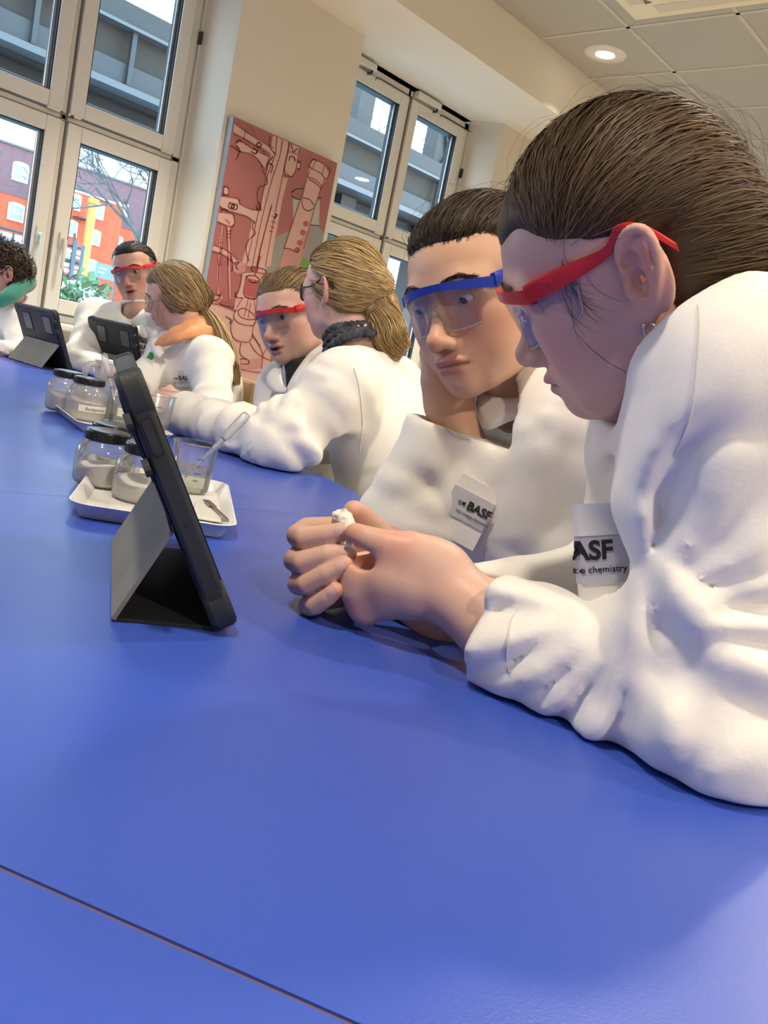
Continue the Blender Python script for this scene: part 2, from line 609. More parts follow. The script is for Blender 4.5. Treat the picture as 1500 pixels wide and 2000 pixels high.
# ------------------------------------------------------------------ hair
def strands_mesh(paths, rad, sides=3):
    """paths (N, M, 3), rad (N, M) -> prism tubes"""
    P = np.asarray(paths, np.float32)
    N, M, _ = P.shape
    t = np.gradient(P, axis=1)
    t /= np.maximum(np.linalg.norm(t, axis=2, keepdims=True), 1e-9)
    ref = np.zeros_like(t)
    ref[..., 2] = 1
    bad = np.abs(t[..., 2]) > .9
    ref[bad] = (1, 0, 0)
    a = np.cross(t, ref)
    a /= np.maximum(np.linalg.norm(a, axis=2, keepdims=True), 1e-9)
    b = np.cross(t, a)
    rings = []
    for k in range(sides):
        w = 2 * math.pi * k / sides
        rings.append(P + rad[..., None] * (math.cos(w) * a + math.sin(w) * b))
    V = np.stack(rings, 2).reshape(-1, 3)
    base = (np.arange(N)[:, None] * M + np.arange(M - 1)[None]).ravel() * sides
    F = []
    for k in range(sides):
        k2 = (k + 1) % sides
        F.append(np.stack([base + k, base + k2, base + sides + k2, base + sides + k], 1))
    return V, np.concatenate(F), N, M, sides
def ribbon_mesh(paths, rad, c=(0, -.01, .03), roll=.25, seed=0):
    """flat strands lying on the head: one strip of quads each"""
    P = np.asarray(paths, np.float32)
    N, M, _ = P.shape
    t = np.gradient(P, axis=1)
    o = P - np.asarray(c, np.float32)
    o /= np.maximum(np.linalg.norm(o, axis=2, keepdims=True), 1e-9)
    g = np.random.default_rng(seed)
    s = np.cross(t, o)
    s /= np.maximum(np.linalg.norm(s, axis=2, keepdims=True), 1e-9)
    k = g.normal(size=(N, 1, 1)) * roll
    s = s * np.cos(k) + o * np.sin(k)
    V = np.stack([P + s * rad[..., None], P - s * rad[..., None]], 2).reshape(-1, 3)
    b = (np.arange(N)[:, None] * M + np.arange(M - 1)[None]).ravel() * 2
    return V, np.stack([b, b + 1, b + 3, b + 2], 1), N, M, 2
def hair_colors(N, M, sides, c0, c1, seed=3, root=None):
    g = np.random.default_rng(seed)
    w = g.beta(1.4, 1.8, N)[:, None]
    c = np.array(c0)[None] * (1 - w) + np.array(c1)[None] * w
    c = c * (0.8 + 0.4 * g.random(N))[:, None]
    c = np.repeat(c[:, None], M, 1)
    if root is not None:
        t = np.linspace(0, 1, M)[None, :, None]
        k = np.clip(1 - t * 2.2, 0, 1)
        c = c * (1 - k) + np.array(root) * k
    return np.repeat(c[:, :, None], sides, 2).reshape(-1, 3)
def radial(fn, c, dirs, r0=.02, r1=.22, it=26):
    """outermost surface point of a field function along rays from c"""
    rs = np.linspace(r1, r0, it)
    res = np.full(len(dirs), np.nan)
    pd = fn(c + dirs * rs[0])
    for a, b in zip(rs[:-1], rs[1:]):
        d = fn(c + dirs * b)
        hit = np.isnan(res) & (d < 0) & (pd >= 0)
        res = np.where(hit, a + (b - a) * pd / (pd - d + 1e-12), res)
        pd = d
    res = np.where(np.isnan(res), np.nanmedian(res) if np.isfinite(res).any() else r0, res)
    return c + dirs * res[:, None], res
# ------------------------------------------------------------------ the big blue table
TABLE_EDGE = spline([(.545, .10), (.77, .47), (.965, .845), (1.105, 1.235), (1.24, 1.70), (1.36, 2.20), (1.41, 2.62), (1.33, 3.02), (.98, 3.26), (.35, 3.30), (-.30, 2.95), (-.72, 2.25), (-.95, 1.30), (-.98, .45), (-.75, -.25), (-.25, -.58), (.22, -.42)], 136, closed=True)
def table_inside(X, Y):
    X, Y = np.broadcast_arrays(np.asarray(X, float), np.asarray(Y, float))
    r = np.zeros(X.shape, bool)
    p = TABLE_EDGE
    for i in range(len(p)):
        (x0, y0), (x1, y1) = p[i], p[(i + 1) % len(p)]
        c = ((y0 > Y) != (y1 > Y))
        if c.any():
            r ^= c & (X < (x1 - x0) * (Y - y0) / (y1 - y0 + 1e-12) + x0)
    return r
# ------------------------------------------------------------------ room lamps (the ceiling downlights carry these)
def downlight_lamp(x, y, z, power, color=(1.0, .86, .68), size=.16, spread=165):
    l = bpy.data.lights.new('downlight_lamp', 'AREA')
    l.shape = 'DISK'
    l.size = size
    l.energy = power
    l.color = color
    l.spread = math.radians(spread)
    o = bpy.data.objects.new('downlight_lamp', l)
    COL.objects.link(o)
    o.location = (x, y, z)
    return o

# ------------------------------------------------------------------ room shell
WY, PYF, BY = 4.0, 3.75, 3.27            # window plane, pillar face, face of the ceiling beam
CZ, SZ = 3.01, 2.70                       # tiled ceiling, underside of the beam
RX0, RX1, RY0 = -3.4, 9.4, -3.6
M_wall = mat('cream_wall_paint', (.66, .61, .52), .85, spec=.2, bump=(120, .05, 4))
M_wall2 = mat('pale_wall_paint', (.60, .585, .54), .85, spec=.2, bump=(120, .05, 4))
M_tile = mat('grey_ceiling_tile', (.44, .415, .36), .9, spec=.15, bump=(900, .12, 1))
M_tbar = mat('ceiling_rail_enamel', (.54, .50, .42), .6)
M_floor = mat('grey_vinyl_floor', (.50, .47, .42), .55, var=(6, .1))
M_pvc = mat('white_window_pvc', (.64, .62, .57), .42, spec=.4)
M_rebate = mat('grey_brown_joint', (.20, .175, .145), .7)
M_seal = mat('black_rubber_seal', (.012, .014, .02), .6)
M_pane = clear('window_glass', (.97, .985, 1.0), .035, .0)
M_alu = mat('grey_metal_strip', (.42, .44, .47), .4, metal=.6)
M_sill = mat('pale_stone_sill', (.62, .63, .61), .4, bump=(60, .05))
M_darkfit = mat('dark_fitting', (.03, .03, .03), .4)
def sbox(name, lo, hi, m, parent=None, bev=0, kind='structure'):
    o = SB().box(lo, hi).obj(name, m, parent)
    if bev:
        bevel(o, bev)
    if kind and parent is None:
        structure(o)
    return o
sbox('floor', (RX0, RY0, -.05), (RX1, 4.35, 0), M_floor)
WIN0, PITCH, WW = 1.24, 2.145, 1.232
wins = [WIN0 + PITCH * k for k in (-2, -1, 0, 1, 2, 3)]
SB_ = .865                                # sill height
wt = .13
# window wall: parapet, piers with splayed sides, lintel
sb = SB()
sb.box((RX0, WY - .02, 0), (RX1, WY + wt, SB_ - .005))
sb.box((RX0, WY - .02, 2.70), (RX1, WY + wt, 3.6))
edges = [RX0] + [q for w in wins for q in (w, w + WW)] + [RX1]
for a, b in zip(edges[0::2], edges[1::2]):
    if b - a < .02:
        continue
    sb.box((a, WY - .02, SB_ - .005), (b, WY + wt, 2.70))
structure(sb.obj('wall_window', M_wall2))
M_par = M_wall2
for i, (a, b) in enumerate(zip(edges[0::2], edges[1::2])):
    if b - a < .05:
        continue
    s2 = SB()
    ins = .055
    poly = [(a + .01, WY - .02), (a + ins, PYF), (b - ins, PYF), (b - .01, WY - .02)]
    s2.prism([(x, y, 0) for x, y in poly], (0, 0, SZ))
    structure(s2.obj('wall_pier', M_wall))
sbox('wall_parapet', (RX0, 3.93, 0), (RX1, WY - .02, .83), M_wall2)
sbox('ceiling_beam', (RX0, BY, SZ), (RX1, WY + wt, 3.6), mat('bright_cream_paint', (.76, .70, .59), .85, spec=.2))
M_white = mat('warm_white_paint', (.88, .82, .72), .85, spec=.2)
sbox('wall_right', (RX1, RY0, 0), (RX1 + .2, 4.38, 3.6), M_white)
sbox('wall_left', (RX0 - .2, RY0, 0), (RX0, 4.38, 3.6), M_white)
sbox('wall_back', (RX0 - .2, RY0 - .2, 0), (RX1 + .2, RY0, 3.6), M_white)
# tiled ceiling
ceil = sbox('ceiling', (RX0, RY0, CZ + .03), (RX1, BY + .01, CZ + .08), mat('ceiling_void', (.08, .08, .08), .9))
tile_me = None
GX, GY, TS = 4.24, 2.70, .60
lamp_spots = []
for i in range(-13, 9):
    for j in range(-10, 1):
        x0, y0 = GX + TS * i, GY + TS * j
        x1, y1 = x0 + TS, min(y0 + TS, BY)
        if x1 < RX0 + .1 or x0 < RX0 or x1 > RX1 or y0 < RY0:
            continue
        if y1 - y0 < TS - .01:
            o = SB().box((x0 + .009, y0 + .009, CZ), (x1 - .009, y1 - .004, CZ + .02)).obj('ceiling_tile', M_tile)
            o.parent = ceil
        else:
            if tile_me is None:
                o = SB().box((.009, .009, CZ), (TS - .009, TS - .009, CZ + .02)).obj('ceiling_tile', M_tile)
                tile_me = o.data
            else:
                o = bpy.data.objects.new('ceiling_tile', tile_me)
                COL.objects.link(o)
            o.location = (x0, y0, 0)
            o.parent = ceil
sb = SB()
for i in range(-13, 9):
    x = GX + TS * i
    if RX0 < x < RX1:
        sb.box((x - .011, RY0, CZ - .004), (x + .011, BY, CZ + .012))
for j in range(-10, 1):
    y = GY + TS * j
    if y > RY0:
        sb.box((RX0, y - .011, CZ - .004), (RX1, y + .011, CZ + .012))
sb.obj('ceiling_rails', M_tbar, ceil)
# windows
def window(n, x0):
    root = structure(thing('window_%d' % n, 'white framed window with four opening sashes', 'window', (x0, WY, SB_)))
    del root['category']
    x1, z0, z1, zt = x0 + WW, SB_, 2.68, 1.772
    xm = (x0 + x1) / 2
    y0, y1 = WY - .012, WY + .06
    sb = SB()
    for lo, hi in (((x0, z0), (x0 + .045, z1)), ((x1 - .045, z0), (x1, z1)), ((x0, z0), (x1, z0 + .035)), ((x0, z1 - .045), (x1, z1)), ((xm - .012, z0), (xm + .012, z1)), ((x0, zt - .012), (x1, zt + .012))):
        sb.box((lo[0], y0 + .006, lo[1]), (hi[0], y1, hi[1]))
    bevel(sb.obj('frame', M_pvc, root), .003, 1)
    # dark rebate behind the sash joints
    sb = SB()
    for cx in (x0 + .0465, xm - .0135, xm + .0135, x1 - .0465):
        sb.box((cx - .0022, y0 - .0015, z0 + .03), (cx + .0022, y0 + .008, z1 - .04))
    for cz in (z0 + .037, zt - .0145, zt + .0145, z1 - .047):
        sb.box((x0 + .045, y0 - .0015, cz - .002), (x1 - .045, y0 + .008, cz + .002))
    sb.obj('rebate_joint', M_rebate, root)
    for cx0, cx1 in ((x0 + .050, xm - .017), (xm + .017, x1 - .050)):
        for cz0, cz1 in ((z0 + .041, zt - .018), (zt + .018, z1 - .051)):
            b = .068
            s2 = SB()
            ya, yb = y0 - .016, y1 - .01
            s2.box((cx0, ya, cz0), (cx0 + b, yb, cz1)).box((cx1 - b, ya, cz0), (cx1, yb, cz1)).box((cx0 + b, ya, cz0), (cx1 - b, yb, cz0 + b)).box((cx0 + b, ya, cz1 - b), (cx1 - b, yb, cz1))
            sash = bevel(s2.obj('sash', M_pvc, root), .004, 2)
            g0, g1, h0, h1 = cx0 + b, cx1 - b, cz0 + b, cz1 - b
            s3 = SB()
            t_ = .006
            s3.box((g0, ya + .008, h0), (g0 + t_, yb, h1)).box((g1 - t_, ya + .008, h0), (g1, yb, h1)).box((g0, ya + .008, h0), (g1, yb, h0 + t_ * .7)).box((g0, ya + .008, h1 - t_), (g1, yb, h1))
            q = s3.obj('glazing_seal', M_seal, None)
            par(q, sash)
            q.matrix_parent_inverse = Matrix.Identity(4)
            q = mesh_obj('pane', [(g0, ya + .024, h0), (g1, ya + .024, h0), (g1, ya + .024, h1), (g0, ya + .024, h1)], [(0, 1, 2, 3)], M_pane, None, smooth=False)
            par(q, sash)
            q.matrix_parent_inverse = Matrix.Identity(4)
            q = SB().box((g1 - .020, ya + .028, h0 + .004), (g1 - .008, ya + .036, h1 - .006)).obj('spacer_strip', M_alu, None)
            par(q, sash)
            q.matrix_parent_inverse = Matrix.Identity(4)
    # hinge covers on the transom joint
    for cx in (xm - .06, xm + .04, x1 - .09, x0 + .09):
        bevel(SB().box((cx - .03, y0 - .020, zt + .008), (cx + .03, y0 - .004, zt + .020)).obj('hinge_cover', M_pvc, root), .002)
    SB().box((xm + .020, y0 - .021, zt + .004), (xm + .034, y0 - .004, zt + .016)).obj('latch', M_darkfit, root)
    # vent opener with black clips on top of the frame
    for cx in (x0 + .16, xm + .16):
        bevel(SB().box((cx - .13, y0 - .045, z1 - .035), (cx + .10, y0 - .004, z1 + .004)).obj('vent_opener', M_pvc, root), .006)
        SB().tube([(cx + .075, y0 - .03, z1 - .035), (cx + .075, y0 - .03, z1 - .052), (cx + .045, y0 - .03, z1 - .062)], .007, 8).obj('opener_clip', M_darkfit, root, smooth=True)
        SB().tube([(cx + .13, y0 - .012, z1 - .075), (cx + .13, y0 - .02, z1 - .052), (cx + .165, y0 - .02, z1 - .047), (x1 if cx > xm else xm, y0 - .02, z1 - .047)], .003, 6).obj('opener_rod', M_seal, root, smooth=True)
    SB().tube([(xm + .07, y0 - .03, z1 - .018), (xm + .09, y0 - .03, z1 - .018)], .011, 10).obj('opener_knob', M_darkfit, root, smooth=True)
    for zz in (2.36, 1.05):
        SB().box((x1 - .004, y0 - .02, zz - .03), (x1 + .006, y0 + .004, zz + .03)).obj('hinge', M_darkfit if zz > 2 else M_pvc, root)
    # window handles on the lower sashes
    for s in (-1, 1):
        h = SB().box((xm + s * .055 - .013, y0 - .030, 1.20), (xm + s * .055 + .013, y0 - .016, 1.27)).tube([(xm + s * .055, y0 - .035, 1.24), (xm + s * .055, y0 - .060, 1.24), (xm + s * .055, y0 - .062, 1.22), (xm + s * .055, y0 - .062, 1.11)], .009, 8)
        h.obj('handle', M_pvc, root, smooth='auto')
    o = bevel(SB().box((x0 - .0, WY - .26, SB_ - .030), (x1 + .0, WY - .010, SB_ - .002)).obj('window_sill', M_sill, root), .006)
    return root
for i, x in enumerate(wins):
    window(i + 1, x)
# ------------------------------------------------------------------ ceiling fittings
M_trim = mat('white_enamel_trim', (.72, .66, .55), .45)
M_lampglow = mat('lamp_glow', (1, 1, 1), .5, emit=((1.0, .93, .82), 9.0))
def downlight(x, y, lab, power, spread=165):
    root = thing('ceiling_downlight', lab, 'ceiling light', (x, y, CZ), 'recessed ceiling downlights')
    sb = SB()
    sb.lathe([(.125, -.0005), (.122, -.006), (.060, -.010), (.055, -.004), (.053, .012)], 40, (x, y, CZ))
    sb.obj('trim_ring', M_trim, root, smooth=True)
    SB().lathe([(.0001, -.003), (.052, -.003), (.054, .01)], 32, (x, y, CZ)).obj('lamp_disc', M_lampglow, root, smooth=True)
    downlight_lamp(x, y, CZ - .013, power, spread=spread)
LP = 25
downlight(4.52, 2.99, 'round white recessed ceiling downlight beside the cream beam', LP, 78)
for i, (x, y) in enumerate(((2.12, 2.99), (-.28, 2.99), (6.92, 2.99), (2.12, .60), (4.52, .60), (-.28, .60), (2.12, -1.80), (4.52, -1.80), (-.28, -1.80), (6.92, .60))):
    downlight(x, y, 'round white recessed ceiling downlight in the grey tiled ceiling', LP * (1.9 if y < 0 else (1.25 if x < 0 else (.75 if y > 2 else 1.0))), 78 if y > 2 else 165)
# cassette air conditioner, cream panel
M_cream = mat('cream_plastic', (.78, .68, .46), .5)
ax0, ay1 = 3.66, 2.60
root = thing('air_conditioner', 'cream square cassette air conditioner set in the grey tiled ceiling', 'air conditioner', (ax0, ay1, CZ))
c_ = PZ(1244, 27, CZ)
ax1, ay1 = c_[0], c_[1]
sb = SB().box((ax1 - .82, ay1 - .82, CZ - .034), (ax1, ay1, CZ - .005))
bevel(sb.obj('panel', M_cream, root), .008, 2)
bevel(SB().box((ax1 - .62, ay1 - .62, CZ - .038), (ax1 - .20, ay1 - .20, CZ - .030)).obj('intake_grille', mat('grille', (.55, .50, .38), .6), root), .01)
for k in range(4):
    a, b = [((ax1 - .13, ay1 - .66), (ax1 - .05, ay1 - .16)), ((ax1 - .77, ay1 - .66), (ax1 - .69, ay1 - .16)), ((ax1 - .66, ay1 - .13), (ax1 - .16, ay1 - .05)), ((ax1 - .66, ay1 - .77), (ax1 - .16, ay1 - .69))][k]
    bevel(SB().box((*a, CZ - .037), (*b, CZ - .030)).obj('louvre', mat('louvre', (.62, .55, .40), .5) if 'louvre' not in bpy.data.materials else bpy.data.materials['louvre'], root), .005)
SB().prism([(ax1 - .20, ay1 - .14, CZ - .0345), (ax1 - .16, ay1 - .17, CZ - .0345), (ax1 - .15, ay1 - .13, CZ - .0345)], (0, 0, -.001)).obj('marker_triangle', mat('brown_mark', (.14, .09, .06), .5), root)
# ------------------------------------------------------------------ table
def table_material():
    m = mat('blue_laminate', (.040, .090, .475), .30, spec=.5, var=(1.5, .06), bump=(700, .06, 2))
    nt = m.node_tree
    b = nt.nodes['Principled BSDF']
    tc = nt.nodes.new('ShaderNodeTexCoord')
    n = nt.nodes.new('ShaderNodeTexNoise')
    n.inputs['Scale'].default_value = 5
    n.inputs['Detail'].default_value = 6
    mp = nt.nodes.new('ShaderNodeMapRange')
    mp.inputs[3].default_value = .27
    mp.inputs[4].default_value = .40
    nt.links.new(tc.outputs['Object'], n.inputs['Vector'])
    nt.links.new(n.outputs['Fac'], mp.inputs[0])
    nt.links.new(mp.outputs[0], b.inputs['Roughness'])
    return m
M_table = table_material()
M_tedge = mat('dark_table_edge', (.02, .03, .12), .5)
tb = thing('lab_table', 'large oval lab table with glossy blue top and thin dark seams', 'table', (.2, 1.4, 0))
# split the top along two straight seams
def clip_poly(poly, p, n):
    out = []
    m = len(poly)
    for i in range(m):
        a, b = poly[i], poly[(i + 1) % m]
        da, db = (a - p) @ n, (b - p) @ n
        if da <= 0:
            out.append(a)
        if da * db < 0:
            out.append(a + (b - a) * da / (da - db))
    return np.array(out)
s1a, s1b = PZ(0, 1693)[:2], PZ(690, 1998)[:2]
s2a, s2b = PZ(430, 992)[:2], PZ(700, 1012)[:2]
def nrm2(a, b):
    d = unit(b - a)
    return np.array([d[1], -d[0]])
n1, n2 = nrm2(s1a, s1b), nrm2(s2a, s2b)
if (np.array([.5, .4]) - s1a) @ n1 < 0:
    n1 = -n1                               # n1 points to the girls' side
if (np.array([1.0, 2.0]) - s2a) @ n2 < 0:
    n2 = -n2
gap = .0011
near = clip_poly(TABLE_EDGE, s1a - n1 * gap, n1)
rest = clip_poly(TABLE_EDGE, s1a + n1 * gap, -n1)
midp = clip_poly(rest, s2a - n2 * gap * .35, n2)
farp = clip_poly(rest, s2a + n2 * gap * .35, -n2)
for pl in (near, midp, farp):
    o = SB().prism([(x, y, TZ - .026) for x, y in pl], (0, 0, .026)).obj('table_top', M_table, tb)
SB().prism([(.2 + (x - .2) * .995, 1.4 + (y - 1.4) * .998, TZ - .034) for x, y in TABLE_EDGE], (0, 0, .0328)).obj('seam_filler', mat('brown_seam', (.16, .09, .10), .8), tb)
for x, y in ((.15, .1), (-.5, 1.0), (.75, 1.6), (.2, 2.7), (-.2, 2.2), (.95, 2.6)):
    SB().lathe([(.0001, 0), (.17, 0), (.17, .012), (.04, .03), (.035, TZ - .05), (.09, TZ - .034)], 24, (x, y, 0)).obj('leg', M_alu, tb, smooth='auto')
# ------------------------------------------------------------------ poster leaning flat on the pier
PYP = 3.700
M_pink = mat('poster_rose_print', (.29, .095, .095), .55)
M_pale = mat('poster_pale_pink_print', (.47, .295, .255), .55)
M_line = mat('poster_red_outline', (.33, .07, .085), .55)
M_deep = mat('poster_deep_red', (.26, .012, .02), .5)
M_gside = mat('poster_grey_side', (.25, .27, .29), .6)
M_pgrey = mat('poster_grey_bottle', (.23, .215, .20), .5)
M_pgrey2 = mat('poster_light_grey', (.36, .33, .30), .5)
M_pgreen = mat('poster_green', (.12, .26, .03), .5)
M_pdark = mat('poster_dark_ring', (.05, .05, .05), .5)
M_lpink = mat('poster_light_rose', (.42, .20, .19), .55)
px0, px1, pz0, pz1 = 2.548, 3.258, .66, 2.003
poster = thing('wall_poster', 'tall pink poster with drawn laboratory glassware on the pier', 'poster', (2.9, PYP, pz0))
bevel(SB().box((px0, PYP, pz0), (px1, PYP + .049, pz1)).obj('panel', M_gside, poster), .002)
def q7(x, y):
    return PY(380 + x / 5, 220 + y / 5, PYP)
def q8(x, y):
    return PY(380 + x / 5, 500 + y / 5, PYP)
_layer = [0]
def flat(name, polys, m, lift):
    for i_, p in enumerate(polys):
        lift = lift + .00004
        p = [(min(max(a[0], px0 + .001), px1 - .001), PYP - lift, min(max(a[2], pz0 + .001), pz1 - .001)) for a in p]
        SB().prism(p, (0, .0004, 0)).obj(name, m, poster)
def ribbons(name, lines, w, m, lift, split=True):
    sb = SB()
    for ln in lines:
        p = np.array(ln)
        p = spline(p, max(len(p) * 5, 6)) if len(p) > 2 else p
        p = np.array([(min(max(a[0], px0 + .004), px1 - .004), PYP - lift, min(max(a[2], pz0 + .004), pz1 - .004)) for a in p])
        if split:
            sb = SB()
        for a, b in zip(p[:-1], p[1:]):
            d = b - a
            if np.linalg.norm(d) < 1e-5:
                continue
            d = unit(d)
            s = np.array([-d[2], 0, d[0]]) * w / 2
            e = d * w * .3
            sb.add([a - e - s, b + e - s, b + e + s, a - e + s], [(0, 1, 2, 3)])
        if split:
            sb.obj(name, m, poster)
    if not split:
        sb.obj(name, m, poster)['kind'] = 'stuff'
SB().box((px0, PYP - .0008, pz0), (px1, PYP, pz1)).obj('background_print', M_pink, poster)
def L7(*p):
    return [q7(*a) for a in p]
def L8(*p):
    return [q8(*a) for a in p]
# lower field is pale pink
flat('pale_field_print', [L8((60, 445), (200, 470), (380, 530), (560, 600), (740, 650), (740, 1420), (300, 1420), (40, 1300))], M_pale, .0010)
flat('bottle_print', [L7((955, 830), (1225, 850), (1215, 1110), (1290, 1190), (1290, 1560), (690, 1560), (740, 1330), (800, 1210), (960, 1130))], M_pgrey, .0012)
flat('bottle_neck_print', [L7((960, 850), (1220, 860), (1212, 1100), (962, 1110))], M_pgrey2, .0014)
ribbons('bottle_rim_print', [L7((945, 780), (1000, 745), (1100, 745), (1220, 790)), L7((940, 810), (1010, 845), (1130, 850), (1235, 830)), L7((1120, 1095), (1215, 1105))], .006, M_pdark, .0016)
flat('green_print', [L7((1010, 1420), (1060, 1410), (1110, 1450), (1110, 1560), (990, 1560))], M_pgreen, .0014)
pale = [
    L7((385, 100), (500, 180), (600, 250), (760, 360), (780, 430), (660, 340), (560, 300), (480, 250), (375, 200)),      # upper clamp arm
    L7((400, 300), (470, 290), (640, 380), (720, 430), (690, 540), (640, 490), (560, 410), (440, 380)),
    L7((760, 225), (860, 260), (920, 290), (900, 420), (830, 700), (700, 1270), (640, 1500), (450, 1500), (520, 1250), (560, 1060), (640, 960), (690, 650), (740, 420)),
    L7((930, 300), (1020, 340), (985, 560), (950, 630), (870, 600)),
    L7((820, 620), (910, 640), (860, 830), (770, 1300), (740, 1500), (640, 1500), (720, 1150)),
    L7((250, 810), (320, 820), (420, 840), (440, 890), (540, 940), (650, 950), (610, 1080), (520, 1020), (420, 980), (300, 950), (240, 900)),
    L7((230, 980), (370, 990), (390, 1080), (350, 1110), (220, 1060)),
    L7((250, 1090), (280, 1110), (265, 1300), (245, 1500), (225, 1500), (240, 1280)),
    L7((310, 1100), (355, 1120), (345, 1240), (355, 1500), (325, 1500), (318, 1240)),
    L7((180, 1290), (310, 1340), (420, 1440), (400, 1490), (290, 1390), (170, 1350)),
    L7((1150, 460), (1260, 500), (1310, 590), (1290, 650), (1230, 720), (1150, 1000), (1060, 1310), (1000, 1360), (870, 1330), (960, 1060), (1060, 800), (1100, 620), (1120, 520)),
    L7((400, 420), (420, 430), (410, 460), (390, 455)), L7((985, 480), (1035, 500), (1025, 560), (1000, 550)), L7((285, 720), (330, 740), (325, 800), (280, 790)),
    L8((460, 170), (700, 150), (650, 200), (600, 420), (590, 560), (560, 800), (430, 830), (370, 780), (380, 560), (400, 400), (440, 300)),
    L8((225, 0), (250, 0), (240, 380), (215, 380)), L8((320, 0), (345, 0), (355, 420), (335, 420)), L8((355, 0), (420, 40), (480, 80), (450, 170), (380, 150)),
    L8((640, 0), (720, 0), (690, 170), (610, 200)),
]
flat('glassware_print', pale, M_pale, .0018)
flat('liquid_print', [L7((870, 1335), (1000, 1365), (1040, 1240), (1090, 1150), (1100, 1250), (1000, 1560), (810, 1560)), L8((350, 70), (420, 40), (500, 80), (490, 150), (410, 180)), L8((150, 380), (280, 400), (220, 470), (140, 450)), L8((440, 1020), (650, 1000), (640, 1090), (460, 1110))], M_lpink, .0028)
flat('bubbles_print', [[q7(x + 28 * math.cos(a), y + 28 * math.sin(a)) for a in np.linspace(0, 6.28, 13)[:-1]] for x, y in ((1085, 1085), (1055, 1170), (1025, 1270), (1000, 1340))] + [L8((490, 210), (630, 240), (600, 410), (480, 380))], M_line, .0032)
